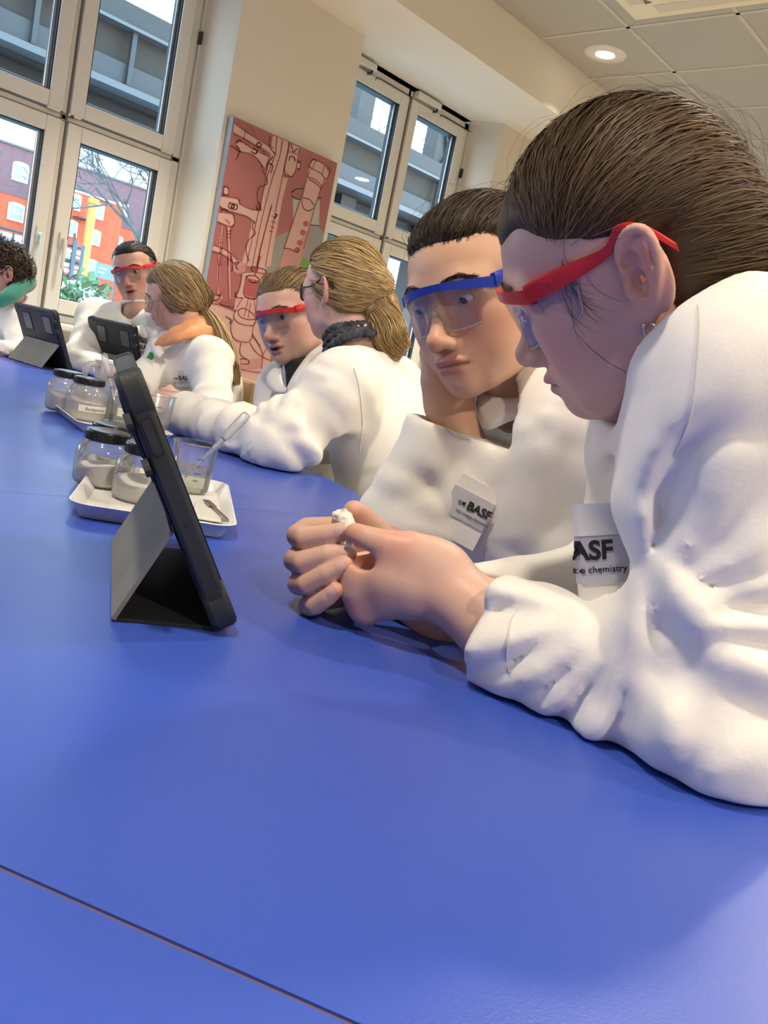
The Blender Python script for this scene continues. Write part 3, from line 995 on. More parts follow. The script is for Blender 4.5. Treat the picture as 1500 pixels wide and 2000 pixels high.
lines = [
    L7((385, 100), (490, 180), (600, 250), (770, 350)), L7((375, 200), (480, 255), (560, 300), (700, 400)), L7((490, 180), (480, 255)), L7((540, 150), (500, 190)), L7((560, 145), (600, 220)),
    L7((400, 300), (430, 270), (470, 290), (560, 350), (720, 430)), L7((350, 320), (400, 350), (440, 380), (560, 410), (640, 490), (660, 540)), L7((410, 320), (440, 380), (400, 455), (425, 400)), L7((560, 350), (610, 370), (590, 400), (550, 380)),
    L7((620, 290), (650, 310), (630, 340), (600, 320), (620, 290)), L7((800, 245), (780, 420), (700, 640), (640, 900), (600, 1060), (500, 1500)), L7((855, 265), (830, 420), (740, 700), (640, 1100), (560, 1500)), L7((915, 290), (900, 420), (780, 1000), (690, 1500)),
    L7((740, 230), (730, 330), (790, 410)), L7((690, 520), (740, 460), (760, 430)), L7((700, 560), (720, 500), (760, 520), (740, 590)), L7((660, 560), (700, 640), (700, 700), (630, 730), (610, 800), (620, 880), (640, 900)),
    L7((580, 1060), (560, 1120), (590, 1180), (520, 1250), (500, 1350), (530, 1450)), L7((600, 900), (610, 945), (640, 915), (640, 955)),
    L7((1020, 340), (985, 560), (945, 630)), L7((930, 300), (870, 570), (945, 630)), L7((920, 470), (930, 430), (970, 440), (975, 475)), L7((920, 380), (995, 405)), L7((870, 560), (930, 625)), L7((1000, 480), (1030, 490), (1025, 550), (1005, 545)), L7((940, 300), (960, 380), (1000, 350)),
    L7((285, 720), (325, 735), (325, 800), (280, 790), (285, 720)), L7((250, 810), (330, 820), (430, 845), (440, 890), (560, 945), (650, 950)), L7((300, 950), (420, 985), (520, 1020), (590, 1080)), L7((340, 880), (410, 900), (400, 945), (330, 925), (340, 880)),
    L7((360, 900), (385, 905), (375, 930), (355, 925), (360, 900)), L7((240, 920), (320, 970), (380, 1000), (385, 1080), (350, 1115), (225, 1065)), L7((300, 1040), (340, 1080)), L7((250, 960), (290, 940), (320, 960)),
    L7((255, 1100), (250, 1300), (235, 1500)), L7((280, 1110), (265, 1300), (255, 1500)), L7((310, 1110), (320, 1240), (325, 1500)), L7((350, 1130), (345, 1240), (355, 1500)), L7((310, 1150), (355, 1160)), L7((308, 1180), (352, 1190)), L7((308, 1210), (350, 1220)),
    L7((180, 1290), (310, 1345), (420, 1440)), L7((170, 1350), (290, 1395), (400, 1490)),
    L7((1150, 460), (1190, 465), (1310, 540), (1310, 600), (1280, 650), (1225, 590), (1140, 545), (1115, 520), (1150, 460)), L7((1180, 470), (1150, 540)), L7((1265, 510), (1245, 600)), L7((1100, 620), (1130, 560)), L7((1250, 720), (1265, 640)),
    L7((1100, 625), (1180, 660), (1245, 725)), L7((1110, 650), (1180, 690), (1235, 745)), L7((1090, 660), (960, 1060), (870, 1330)), L7((1230, 740), (1150, 1000), (1060, 1330)), L7((1040, 850), (1060, 930), (1110, 960), (1160, 930)), L7((1050, 830), (1120, 850), (1165, 910)), L7((870, 1325), (930, 1330), (1000, 1365), (1010, 1320)),
    L7((785, 990), (800, 1000), (780, 1030)), L7((755, 1010), (790, 1030)), L7((750, 1060), (785, 1075)), L7((740, 1110), (775, 1125)), L7((725, 1150), (755, 1165)),
    L8((460, 180), (440, 300), (400, 400)), L8((500, 200), (560, 260), (630, 240), (600, 200), (540, 190), (500, 200)), L8((500, 205), (480, 380), (600, 410), (630, 240)), L8((400, 350), (400, 400), (470, 410)), L8((490, 400), (590, 420)),
    L8((420, 530), (480, 510), (560, 560), (590, 610), (520, 620), (440, 590), (420, 530)), L8((400, 520), (380, 600), (440, 660), (560, 680), (590, 640)), L8((370, 620), (350, 700), (370, 790), (420, 830), (540, 830), (570, 680)), L8((460, 420), (410, 500)), L8((520, 420), (480, 590)), L8((545, 460), (520, 600)), L8((580, 430), (590, 540)),
    L8((450, 850), (440, 950), (500, 1010)), L8((560, 760), (620, 860), (660, 960), (650, 1100)), L8((540, 850), (580, 920), (650, 980), (740, 1020)), L8((450, 1105), (600, 1135), (740, 1125)), L8((560, 780), (640, 880)), L8((660, 970), (720, 870)), L8((440, 1010), (490, 1000), (530, 1030), (510, 1055), (440, 1050)),
    L8((100, 400), (160, 420), (380, 520)), L8((130, 450), (250, 480), (400, 540)), L8((230, 420), (380, 465)), L8((250, 470), (300, 490), (380, 500)), L8((150, 400), (160, 370), (240, 385), (215, 430), (140, 420)), L8((235, 385), (280, 345)), L8((300, 590), (350, 620), (340, 660)),
    L8((225, 0), (240, 380)), L8((250, 0), (215, 380)), L8((320, 0), (335, 420)), L8((345, 0), (355, 425)), L8((355, 0), (370, 90), (360, 150)), L8((390, 70), (430, 60), (400, 100), (420, 130)), L8((550, 110), (570, 150), (680, 170), (690, 140), (640, 120), (560, 105)),
] + [L8((505 + 13 * i, 230 + 3 * i), (488 + 13 * i, 375 + 3 * i)) for i in range(10)]
ribbons('outline_print', lines, .0055, M_line, .0036, False)
ribbons('thermometer_print', [L7((750, 900), (640, 1330), (605, 1500)), L8((640, 0), (585, 180))], .0075, M_deep, .0038)

# ------------------------------------------------------------------ outside
M_steel = mat('dark_steel', (.011, .0115, .012), .6)
M_steel2 = mat('blue_grey_steel', (.018, .021, .025), .6)
M_deck = mat('brown_grey_deck', (.017, .0145, .011), .8)
M_rail = mat('pale_steel_strip', (.060, .066, .072), .5)
M_brick = mat('orange_brick', (.36, .062, .022), .9, var=(3, .15))
M_brick2 = mat('dark_brick_band', (.125, .06, .066), .9, var=(3, .12))
M_wframe = mat('white_window_frame', (.75, .78, .80), .6)
M_wglass = mat('far_window_glass', (.16, .24, .32), .15)
M_bark = mat('grey_bark', (.10, .085, .075), .9)
M_gnd = mat('pale_paving', (.36, .38, .41), .9, var=(.5, .15))
structure(SB().box((-60, 4.6, -.75), (140, 160, -.60)).obj('ground', M_gnd))
# pipe bridge parallel to the facade
root = thing('pipe_bridge', 'dark steel pipe bridge crossing above, outside the windows', 'bridge', (6, 10, -.6))
def bpart(name, lo, hi, m):
    return SB().box(lo, hi).obj(name, m, root)
bpart('top_girder', (-6, 10.0, 4.22), (16.5, 10.25, 4.48), M_steel)
bpart('girder_flange', (-6, 9.9, 4.19), (16.5, 10.35, 4.225), M_rail)
bpart('upper_cladding', (-6, 10.1, 3.83), (16.5, 10.2, 4.20), M_deck)
bpart('lower_cladding', (-6, 10.02, 3.575), (16.5, 10.2, 3.83), M_steel2)
bpart('walkway_edge', (-6, 9.9, 3.50), (16.5, 10.3, 3.575), M_rail)
bpart('recess_back', (-6, 10.5, 3.22), (16.5, 10.6, 3.50), mat('deep_grey', (.03, .03, .032), .8))
bpart('bottom_girder', (-6, 9.95, 3.12), (16.5, 10.25, 3.235), M_steel2)
bpart('deck', (-6, 10.2, 3.48), (16.5, 12.8, 3.56), M_deck)
bpart('far_girder', (-6, 12.8, 3.72), (16.5, 13.0, 4.3), M_steel)
bpart('roof_deck', (-6, 10.25, 4.30), (5.0, 13.0, 4.42), M_steel)
bpart('roof_stub', (-6, 10.0, 4.48), (5.05, 13.0, 5.6), M_steel)
for x in np.arange(-5, 16, 1.15):
    bpart('stiffener', (x - .03, 9.97, 3.60), (x + .03, 10.03, 4.19), M_steel2)
for x in (-2.0, 3.2, 9.45, 11.35):
    bpart('post', (x - .16, 10.3, -.6), (x + .16, 10.6, 6.4), M_steel)
SB().beam((11.0, 10.4, 6.4), (11.75, 10.4, 4.2), .3, .25).obj('brace', M_steel, root)
SB().beam((13.4, 10.4, 7.2), (11.3, 10.4, 4.3), .3, .25).obj('brace', M_steel, root)
# brick works building
def arched_window(parent, cx, z, y, w, h):
    n = 9
    top = [(cx + w / 2 * math.cos(a), z + h / 2 - .12 * h + .12 * h * math.sin(a)) for a in np.linspace(0, math.pi, n)]
    poly = [(cx - w / 2, z - h / 2), (cx + w / 2, z - h / 2)] + top
    f = SB().prism([(x, y, q) for x, q in poly], (0, -.12, 0)).obj('window', M_wframe, parent)
    cols, rows = 3, 2
    cw, ch = w * .84 / cols, h * .80 / rows
    for i in range(cols):
        for j in range(rows):
            x0 = cx - w * .42 + i * cw + w * .025
            z0 = z - h * .44 + j * ch + h * .02
            o = SB().box((x0, y - .15, z0), (x0 + cw - w * .05, y - .11, z0 + ch - h * .045)).obj('pane', M_wglass, None)
            o.parent = f
            o.matrix_parent_inverse = WM[parent.name].inverted() @ Matrix.Identity(4) if False else Matrix.Identity(4)
    return f
bl = thing('brick_building', 'orange brick works building with dark upper band and white arched windows', 'building', (35, 70, -.6))
def bpt(name, lo, hi, m, p=bl):
    return SB().box(lo, hi).obj(name, m, p)
bpt('wall', (12, 70, -.6), (41.2, 84, 8.3), M_brick)
bpt('upper_wall', (12, 69.95, 8.3), (41.2, 84, 11.9), M_brick2)
bpt('parapet', (11.9, 69.8, 11.9), (41.3, 84.1, 12.05), M_rail)
bpt('annexe_wall', (32.4, 66.5, -.6), (36.8, 70, 9.55), M_brick)
bpt('annexe_parapet', (32.35, 66.4, 9.55), (36.85, 70, 9.68), M_wframe)
bpt('base_band', (12, 69.9, -.6), (41.2, 70, 1.8), M_brick2)
for px_, py_, w, h in ((40, 336, 1.25, 1.45), (31, 414, 1.25, 1.4), (-40, 322, 1.25, 1.45), (-45, 398, 1.25, 1.4), (239, 411, .95, 1.35), (229, 474, .9, 1.2), (24, 480, 1.2, 1.3), (60, 500, 1.2, 1.3)):
    p = PY(px_, py_, 69.9)
    arched_window(bl, p[0], p[2], 69.95, w, h)
for px_, py_, w, h in ((147, 394, .95, 1.25), (193, 413, .9, 1.2), (140, 446, .95, 1.25), (186, 464, .9, 1.2), (133, 503, .95, 1.2), (179, 520, .9, 1.1)):
    p = PY(px_, py_, 66.4)
    arched_window(bl, p[0], p[2], 66.5, w, h)
p = PY(152, 420, 66.3)
bpt('balcony', (p[0] - .3, 65.6, p[2] - .25), (p[0] + .75, 66.5, p[2] - .15), M_steel2)
# yellow flue, grey tower, blue hall
fl_ = PY(177, 430, 64.0)
sb = SB().lathe([(.0001, 0), (.33, 0), (.33, 9.3), (.42, 9.35), (.42, 9.75), (.0001, 9.75)], 16, (fl_[0], 64.0, -.6))
tag(sb.obj('flue_stack', mat('ochre_steel', (.34, .18, .03), .6), smooth='auto'), 'ochre yellow flue pipe standing before the orange brick building', 'chimney')
tw_ = thing('office_tower', 'pale blue-grey tower block rising behind the brick building', 'building', (70, 120, -.6))
a_, b_ = PY(194, 292, 120), PY(246, 330, 120)
SB().box((a_[0], 120, -.6), (b_[0] + 3, 130, a_[2])).obj('wall', mat('pale_blue_grey_cladding', (.42, .53, .62), .6, var=(.4, .1)), tw_)
for k in range(8):
    SB().box((a_[0] - .05, 119.8, a_[2] - 2.2 - k * 2.6), (b_[0] + 3, 120, a_[2] - 1.2 - k * 2.6)).obj('window_band', mat('tower_glass', (.30, .42, .52), .2) if 'tower_glass' not in bpy.data.materials else bpy.data.materials['tower_glass'], tw_)
a_ = PY(262, 395, 90)
bh = thing('blue_hall', 'bright blue industrial hall behind the bare tree', 'building', (a_[0], 90, -.6))
SB().box((a_[0], 90, -.6), (a_[0] + 14, 100, a_[2])).obj('wall', mat('bright_blue_cladding', (.05, .20, .55), .5), bh)
SB().box((a_[0] - .1, 89.8, a_[2]), (a_[0] + 14, 100, a_[2] + .3)).obj('roof_edge', M_rail, bh)
# pipe rack with pale tubes
pr = thing('pipe_rack', 'pale steel pipe rack with posts and tubes in the yard', 'pipe rack', (14, 34, -.6))
for i, (x, y) in enumerate(((128, 440), (149, 470), (163, 480))):
    p = PY(x, y, 40)
    SB().tube([(p[0], 40, -.6), (p[0], 40, p[2])], .09, 8).obj('post', M_rail, pr, smooth=True)
for i in range(7):
    a, b = PY(-60, 428 + i * 11, 42), PY(160, 470 + i * 11, 42)
    SB().tube([(a[0], 42, a[2]), (b[0], 42, a[2])], .10 if i % 2 else .06, 8).obj('tube', M_wframe if i % 3 else M_steel2, pr, smooth=True)
for i in range(9):
    p = PY(-50 + i * 24, 480, 42)
    SB().box((p[0] - .05, 41.9, -.6), (p[0] + .05, 42, p[2] + .6)).obj('strut', M_steel2, pr)
# blue site sign
a_, b_ = PY(189, 512, 30), PY(216, 548, 30)
sg = thing('site_sign', 'blue site sign board behind the black-haired girl', 'sign', (a_[0], 30, -.6))
SB().box((a_[0], 30, b_[2]), (b_[0] + .3, 30.05, a_[2])).obj('board', mat('sign_blue', (.10, .16, .50), .5), sg)
for k in (.1, .9):
    x = a_[0] * (1 - k) + (b_[0] + .3) * k
    SB().box((x - .03, 30.05, -.6), (x + .03, 30.1, a_[2])).obj('post', M_rail, sg)
for k in range(2):
    SB().box((a_[0] + .1, 29.99, a_[2] - .2 - .14 * k), (a_[0] + .42 - .08 * k, 30.0, a_[2] - .15 - .14 * k)).obj('text_line', M_wframe, sg)
# site fence and parked white tent
fn_ = thing('yard_fence', 'thin pale grey wire fence across the yard', 'fence', (9, 22, -.6))
for i in range(16):
    x = 5 + i * .9
    SB().tube([(x, 17.5, -.6), (x, 17.5, 1.0)], .022, 6).obj('post', M_rail, fn_)
for z in (.1, .6, 1.1):
    SB().tube([(5, 17.5, z), (18.5, 17.5, z)], .014, 6).obj('wire', M_rail, fn_)
p = PY(141, 590, 16)
dm = thing('white_dome_tent', 'pale white dome-shaped cover in the yard beside a bush', 'tent', (p[0], 16, -.6))
SB().lathe([(.62 * math.cos(a), 1.52 + .52 * math.sin(a)) for a in np.linspace(0, math.pi / 2 - .01, 8)], 20, (p[0] + .1, 16, -.6)).obj('canopy', mat('white_sheet', (.72, .76, .82), .7), dm, smooth=True)
SB().tube([(p[0] + .1, 16, -.6), (p[0] + .1, 16, 1.4)], .03, 8).obj('pole', M_rail, dm)
# bushes
M_leaf = mat('dark_green_leaf', (.10, .17, .07), .7, var=(9, .4))
def bush(x, y, w, h, lab, seed):
    g_ = np.random.default_rng(seed)
    root = thing('bush', lab, 'bush', (x, y, -.6), 'bushes outside the window')
    n = 1500
    c = g_.normal(size=(n, 3))
    c /= np.linalg.norm(c, axis=1, keepdims=True)
    c *= (g_.random((n, 1)) ** .4)
    c = c * (w, w * .6, h / 2) + (x, y, -.6 + h / 2)
    a = g_.normal(size=(n, 3)) * .035
    b = g_.normal(size=(n, 3)) * .020
    v = np.stack([c - a, c + b, c + a, c - b], 1).reshape(-1, 3)
    f = np.arange(n * 4).reshape(-1, 4)
    o = mesh_obj('foliage', v, f, M_leaf, root, smooth=False)
    o['kind'] = 'stuff'
    SB().tube([(x, y, -.6), (x, y, -.6 + h * .6)], .03, 6).obj('stem', M_bark, root)
p = PY(165, 610, 9)
bush(p[0], 9, .52, 1.98, 'leafy green bush right outside the window beside the tent', 5)
p = PY(118, 603, 9.6)
bush(p[0], 9.6, .34, 1.86, 'smaller olive bush outside the window below the tent', 6)
# bare trees
def tree(x, y, h, lab, seed, spread=.55, lv=6, r0=.14):
    g_ = np.random.default_rng(seed)
    root = thing('bare_tree', lab, 'tree', (x, y, -.6), 'bare winter trees')
    segs = []
    def grow(p, d, L, r_, k):
        q = p + d * L
        segs.append((p, q, r_, r_ * .72, k))
        if k == 0:
            return
        for _ in range(3 if k > 2 else 2):
            e = unit(d + g_.normal(size=3) * spread + (0, 0, .12))
            grow(p + d * L * (.55 + .45 * g_.random()), e, L * (.62 + .18 * g_.random()), r_ * .58, k - 1)
    grow(np.array([x, y, -.6]), np.array([0, 0, 1.0]), h * .33, r0, lv)
    for nm, test in (('trunk', lambda k: k >= lv - 1), ('branches', lambda k: k < lv - 1)):
        S_ = [q for q in segs if test(q[4])]
        P = np.array([[a, (a + b) / 2 + g_.normal(size=3) * .03, b] for a, b, _, _, _ in S_])
        Rr = np.array([[r1, (r1 + r2) / 2, r2] for _, _, r1, r2, _ in S_])
        v, f, N, M, k = strands_mesh(P, np.maximum(Rr, .011), 4)
        mesh_obj(nm, v, f, M_bark, root)
p = PY(296, 420, 22)
tree(p[0] + .1, 22, 9.5, 'bare winter tree before the blue hall and tower', 12, .52)
p = PY(740, 230, 24)
tree(p[0] - 1.2, 24, 15.5, 'tall bare winter tree behind the steel posts', 14, .55)
tree(p[0] + 9.5, 27, 15.0, 'second bare winter tree further along the bridge', 15, .55)
# ------------------------------------------------------------------ people: shared builders
M_skin = mat('skin', (.6, .4, .3), .46, spec=.4, attr='tint', bump=(900, .04, 2), sss=.12)
M_eye = mat('eyeball', (1, 1, 1), .06, attr='tint')
M_hair = mat('hair', (.1, .07, .04), .52, spec=.30, attr='tint')
M_hairbase = mat('hair_base', (.1, .07, .04), .55, spec=.3, attr='tint')
M_coat = mat('white_cotton', (.86, .845, .80), .82, spec=.15, sheen=.15, bump=(260, .10, 5))
M_seam = mat('white_stitching', (.70, .69, .66), .85, spec=.1)
M_button = mat('pearl_button', (.78, .77, .73), .3)
M_black = mat('black_print', (.012, .012, .014), .6)
M_greyprint = mat('grey_print', (.16, .16, .18), .6)
M_labelcloth = mat('pale_grey_woven_label', (.56, .56, .62), .75, bump=(500, .1))
M_trouser = mat('dark_blue_denim', (.03, .045, .09), .85, bump=(400, .2))
M_shoe = mat('dark_shoe_leather', (.02, .02, .022), .5)
M_green = mat('green_badge_print', (.035, .30, .06), .5)
M_blackcloth = mat('black_knit', (.012, .013, .018), .85, bump=(300, .3))

def head_matrix(t, fwd, up, sc):
    """columns: person's right, forward, up"""
    f_ = unit(fwd)
    r_ = unit(np.cross(f_, np.asarray(up, float)))
    return np.stack([r_, f_, np.cross(r_, f_)], 1) * sc, np.asarray(t, float)
def xf(R, t, v):
    return np.asarray(v) @ R.T + t
def relax(v, f, it=2, w=.5):
    """a little laplacian smoothing"""
    e = np.concatenate([f[:, [0, 1]], f[:, [1, 2]], f[:, [2, 3]], f[:, [3, 0]]])
    n = np.bincount(e[:, 0], minlength=len(v)) + np.bincount(e[:, 1], minlength=len(v))
    for _ in range(it):
        a = np.zeros_like(v)
        for k in range(3):
            a[:, k] = np.bincount(e[:, 0], v[e[:, 1], k], len(v)) + np.bincount(e[:, 1], v[e[:, 0], k], len(v))
        v = v * (1 - w) + w * a / np.maximum(n, 1)[:, None]
    return v
def join_meshes(parts):
    vs, fs, cs, n = [], [], [], 0
    for v, f, c in parts:
        vs.append(v)
        fs.append(f + n)
        cs.append(c if np.ndim(c) == 2 else np.tile(np.array(c), (len(v), 1)))
        n += len(v)
    return np.concatenate(vs), np.concatenate(fs), np.concatenate(cs)
def field_for(prims, h, pad=.03):
    lo = np.min([p[1] for p in prims], 0) - pad
    hi = np.max([p[2] for p in prims], 0) + pad
    return Field(lo, hi, h)

# folds -------------------------------------------------------------
def arm_folds(F, a, b, r, amp, pitch, seed, bias=0.5, slant=2.0, span=(-.15, 1.1)):
    """wrinkles running round a sleeve segment a-b; bias 1 puts them at b"""
    a, b = np.asarray(a, float), np.asarray(b, float)
    L = np.linalg.norm(b - a)
    d = (b - a) / L
    e1 = unit(np.cross(d, (0.3, 0.2, 1)))
    e2 = np.cross(d, e1)
    g = np.random.default_rng(seed)
    ph = g.random(8) * 6.28
    def fn(x, y, z):
        px, py, pz = x - a[0], y - a[1], z - a[2]
        s = (px * d[0] + py * d[1] + pz * d[2]) / L
        u = (px * e1[0] + py * e1[1] + pz * e1[2]) / r
        w = (px * e2[0] + py * e2[1] + pz * e2[2]) / r
        rad = np.sqrt(u * u + w * w)
        m = np.clip(1 - np.abs(rad - 1) / .8, 0, 1)
        m = m * np.clip((s - span[0]) / .15, 0, 1) * np.clip((span[1] - s) / .15, 0, 1)
        wt = .35 + .65 * np.clip(1 - np.abs(s - bias) / .6, 0, 1)
        q = s * L / pitch * 6.28
        wob = slant * np.sin(1.0 * u + ph[0]) + slant * .8 * np.sin(1.1 * w + ph[1]) + 1.3 * np.sin(2.1 * u * w + ph[4])
        k1 = np.sin(q + wob)
        k2 = np.sin(q * 1.7 - wob * 1.2 + ph[2])
        loc = .5 + .5 * np.sin(1.6 * u + 2.3 * s + ph[3]) * np.sin(1.3 * w - 1.7 * s + ph[5])
        fold = np.sign(k1) * np.abs(k1) ** 1.3 * .75 + .35 * k2
        return amp * m * wt * fold * (.35 + .9 * loc)
    lo = np.minimum(a, b) - r * 2 - .03
    hi = np.maximum(a, b) + r * 2 + .03
    F.disp(fn, lo, hi)
def drape(F, amp, sc, seed, along=(0, 0, 1), lo=None, hi=None):
    st = unit(along)
    def fn(x, y, z):
        q = waves(x, y, z, sc, seed, st)
        return amp * (np.sign(q) * np.abs(q) ** 1.2 + .45 * waves(x, y, z, sc * 1.9, seed + 5, st * .9))
    F.disp(fn, lo, hi)

def crumple(F, amp, sc, seed, along=(0, 0, 1), lo=None, hi=None):
    """network of crisp creases, stretched along a direction"""
    st = unit(along)
    def fn(x, y, z):
        w1 = waves(x, y, z, sc * .45, seed + 1) * .9
        n1 = waves(x + w1 * .012, y - w1 * .010, z + w1 * .008, sc, seed, st * .85)
        n2 = waves(x - w1 * .010, y + w1 * .012, z, sc * 1.8, seed + 7, st * .6)
        r1 = 1 - np.sqrt(n1 * n1 + .012)
        r2 = 1 - np.sqrt(n2 * n2 + .02)
        m = .55 + .45 * waves(x, y, z, sc * .35, seed + 3)
        return amp * (r1 ** 2 - .25 + .35 * (r2 ** 2 - .25)) * np.clip(m, .1, 1.2)
    F.disp(fn, lo, hi)
def star_folds(F, hub, nrm, n, amp, r0, r1, seed, phi0=0.0, phi1=6.2832, up=(0, 0, 1), depth=.09):
    """creases radiating from a hub over the cloth; rounded ridges with sharp valleys"""
    hub = np.asarray(hub, float)
    nn = unit(nrm)
    e2 = unit(np.asarray(up, float) - nn * (np.asarray(up) @ nn))
    e1 = np.cross(e2, nn)
    g = np.random.default_rng(seed)
    ph = g.random(6) * 6.28
    def fn(x, y, z):
        px, py, pz = x - hub[0], y - hub[1], z - hub[2]
        u = px * e1[0] + py * e1[1] + pz * e1[2]
        v = px * e2[0] + py * e2[1] + pz * e2[2]
        w = px * nn[0] + py * nn[1] + pz * nn[2]
        rr = np.sqrt(u * u + v * v)
        an = np.arctan2(v, u)
        da = np.mod(an - phi0, 6.28318)
        win = np.clip(da / .25, 0, 1) * np.clip((phi1 - phi0 - da) / .25, 0, 1) if phi1 - phi0 < 6.2 else 1.0
        q = n * .5 * an + 1.1 * np.sin(an * 2 + ph[0]) + 9 * rr * np.sin(ph[1] + an) + .7 * np.sin(rr * 38 + ph[2] + an * 3)
        s_ = np.sqrt(np.sin(q) ** 2 + .05) - .69
        lenv = .55 + .45 * np.sin(an * max(2, round(n * .31)) + ph[3])
        R1 = r1 * (.6 + .5 * lenv)
        e = np.clip(rr / max(r0, .05) - .35, 0, 1) ** 1.5 * np.clip((R1 - rr) / (R1 * .6), 0, 1)
        return amp * s_ * e * win * np.clip(1.6 - np.abs(w) / depth, 0, 1) * (.5 + .5 * lenv)
    F.disp(fn, hub - r1 * 1.15, hub + r1 * 1.15)
# hands --------------------------------------------------------------
def add_finger(F, pts, rad, k=.003):
    F.union(chain(pts, rad), k)
def nail(pt, axis, nrm, w, l):
    """small curved plate"""
    a, n = unit(axis), unit(nrm)
    s = np.cross(a, n)
    v, f = [], []
    for i in range(5):
        for j in range(5):
            u, q = (i / 4 - .5), (j / 4 - .5)
            rr = 1 - .25 * abs(u) ** 3 * 8 * .3
            v.append(np.asarray(pt) + n * .0009 + a * u * l + s * q * w * rr - n * (q * q * w * .55 + (.0006 if abs(u) > .45 or abs(q) > .45 else 0)))
    for i in range(4):
        for j in range(4):
            f.append((i * 5 + j, i * 5 + j + 1, (i + 1) * 5 + j + 1, (i + 1) * 5 + j))
    return np.array(v), np.array(f)

# hair ---------------------------------------------------------------
def hair_clip(P, front=(.088, .066), slope=.45, ear=-.020, nape=-.075):
    """<0 where hair grows (head-local)"""
    x, y, z = P[..., 0], P[..., 1], P[..., 2]
    curve = .10 * (np.abs(x) / .07) ** 2 * .25
    p1 = (front[1] + slope * (y - front[0]) - z) * .9 + curve * .0
    p1 = p1 + .012 * np.exp(-((np.abs(x) - .050) / .014) ** 2) * (y > .02)
    p2 = (y - ear) * .9 + .22 * z
    low = (nape - z) + .25 * (y + .09)
    p2 = np.maximum(p2, low)
    return np.minimum(p1, p2)
def hair_cap(th, res, clip, extra=(), smooth=.012, skull=((0, .0, .034), (.0705, .0820, .0755))):
    F = Field((-.125, -.20, -.14), (.125, .13, .165), res)
    F.union(ell(skull[0], np.array(skull[1]) + th))
    F.union(ell((0, .030, .034), (.0560 + th * .8, .0625 + th * .6, .0540 + th)), .03)
    F.union(ell((0, -.018, -.005), (.060 + th, .062 + th, .062)), .03)
    for pr, k in extra:
        F.union(pr, k)
    X, Y, Z = (a.reshape([-1 if i == j else 1 for j in range(3)]) for i, a in enumerate(F.ax))
    G = np.stack(np.broadcast_arrays(X, Y, Z), -1)
    c = clip(G).astype(np.float32)
    F.d += (th + .002) * (1 - np.clip(-c / .030, 0, 1)) ** 1.5
    F.d = -smin(-F.d, -c, smooth)
    return F
def flow_paths(cap, start, T, n, c=(0, -.015, .03), lift=.001, jit=.0012, seed=1, wob=.002, sag=None, tspread=.008):
    """strands over the cap from the start points to the gather point T"""
    g = np.random.default_rng(seed)
    c = np.asarray(c, float)
    N = len(start)
    T = np.asarray(T, float) + g.normal(size=(N, 3)) * tspread
    t = np.linspace(0, 1, n)
    d0 = start - c
    d1 = T - c
    r0 = np.linalg.norm(d0, axis=1)
    r1 = np.linalg.norm(d1, axis=1)
    u0, u1 = d0 / r0[:, None], d1 / r1[:, None]
    om = np.arccos(np.clip((u0 * u1).sum(1), -.999, .999))
    ph = g.random((N, 3)) * 6.28
    fr = 1 + 2 * g.random((N, 1))
    out = np.zeros((N, n, 3))
    up = g.random(N) ** 2
    def look(P):
        return cap.at(P)
    for i, s in enumerate(t):
        d = (np.sin((1 - s) * om) / np.sin(om))[:, None] * u0 + (np.sin(s * om) / np.sin(om))[:, None] * u1
        if sag is not None:
            d = d + np.asarray(sag) * (math.sin(math.pi * s)) * np.clip(om / 1.5, 0, 1.2)[:, None]
        d = d + wob * 8 * np.sin(ph + fr * s * 6.28) * math.sin(math.pi * min(s * 1.1, 1)) * .35
        d = d / np.linalg.norm(d, axis=1, keepdims=True)
        p, r = radial(look, c, d, .045, .150, 28)
        rr = r + .0010 + lift * up * 3 * math.sin(math.pi * (.12 + .88 * s)) + jit * g.normal(size=N) * .4
        w = max(0, (s - .86) / .14) ** 2
        rr = rr * (1 - w) + r1 * w
        out[:, i] = c + d * rr[:, None]
    return out
def taper(N, M, r, tip=.35, seed=0):
    g = np.random.default_rng(seed)
    t = np.linspace(0, 1, M)[None]
    return r * (.7 + .6 * g.random((N, 1))) * (1 - (1 - tip) * np.clip((t - .75) / .25, 0, 1)) * np.clip(t * 6 + .35, 0, 1)
def tail_paths(root, pts, rad, N, M, seed=2, spread=1.0):
    """ponytail: N strands following the curve pts with bundle radii rad"""
    g = np.random.default_rng(seed)
    cv = spline(pts, M)
    R = np.interp(np.linspace(0, 1, M), np.linspace(0, 1, len(rad)), rad)
    tg = np.gradient(cv, axis=0)
    tg /= np.linalg.norm(tg, axis=1, keepdims=True)
    a = np.cross(tg, (0.31, 0.2, .93))
    a /= np.linalg.norm(a, axis=1, keepdims=True)
    b = np.cross(tg, a)
    an = g.random(N) * 6.28
    rr = np.sqrt(g.random(N)) * spread
    tw = g.normal(size=N) * .5
    ln = 1 - .25 * g.random(N) ** 2
    out = np.zeros((N, M, 3))
    for i in range(M):
        s = i / (M - 1) * ln * (M - 1)
        j = np.clip(s.astype(int), 0, M - 2)
        u = (s - j)[:, None]
        P = cv[j] * (1 - u) + cv[j + 1] * u
        A = a[j] * (1 - u) + a[j + 1] * u
        B = b[j] * (1 - u) + b[j + 1] * u
        q = an + tw * i / M
        Rj = R[j] * (1 - u[:, 0]) + R[j + 1] * u[:, 0]
        out[:, i] = P + (rr * Rj)[:, None] * (np.cos(q)[:, None] * A + np.sin(q)[:, None] * B)
    out += .0025 * np.sin(np.linspace(0, 1, M)[None, :, None] * (4 + 6 * g.random((N, 1, 1))) + g.random((N, 1, 3)) * 6.28) * np.linspace(0, 1, M)[None, :, None]
    return out

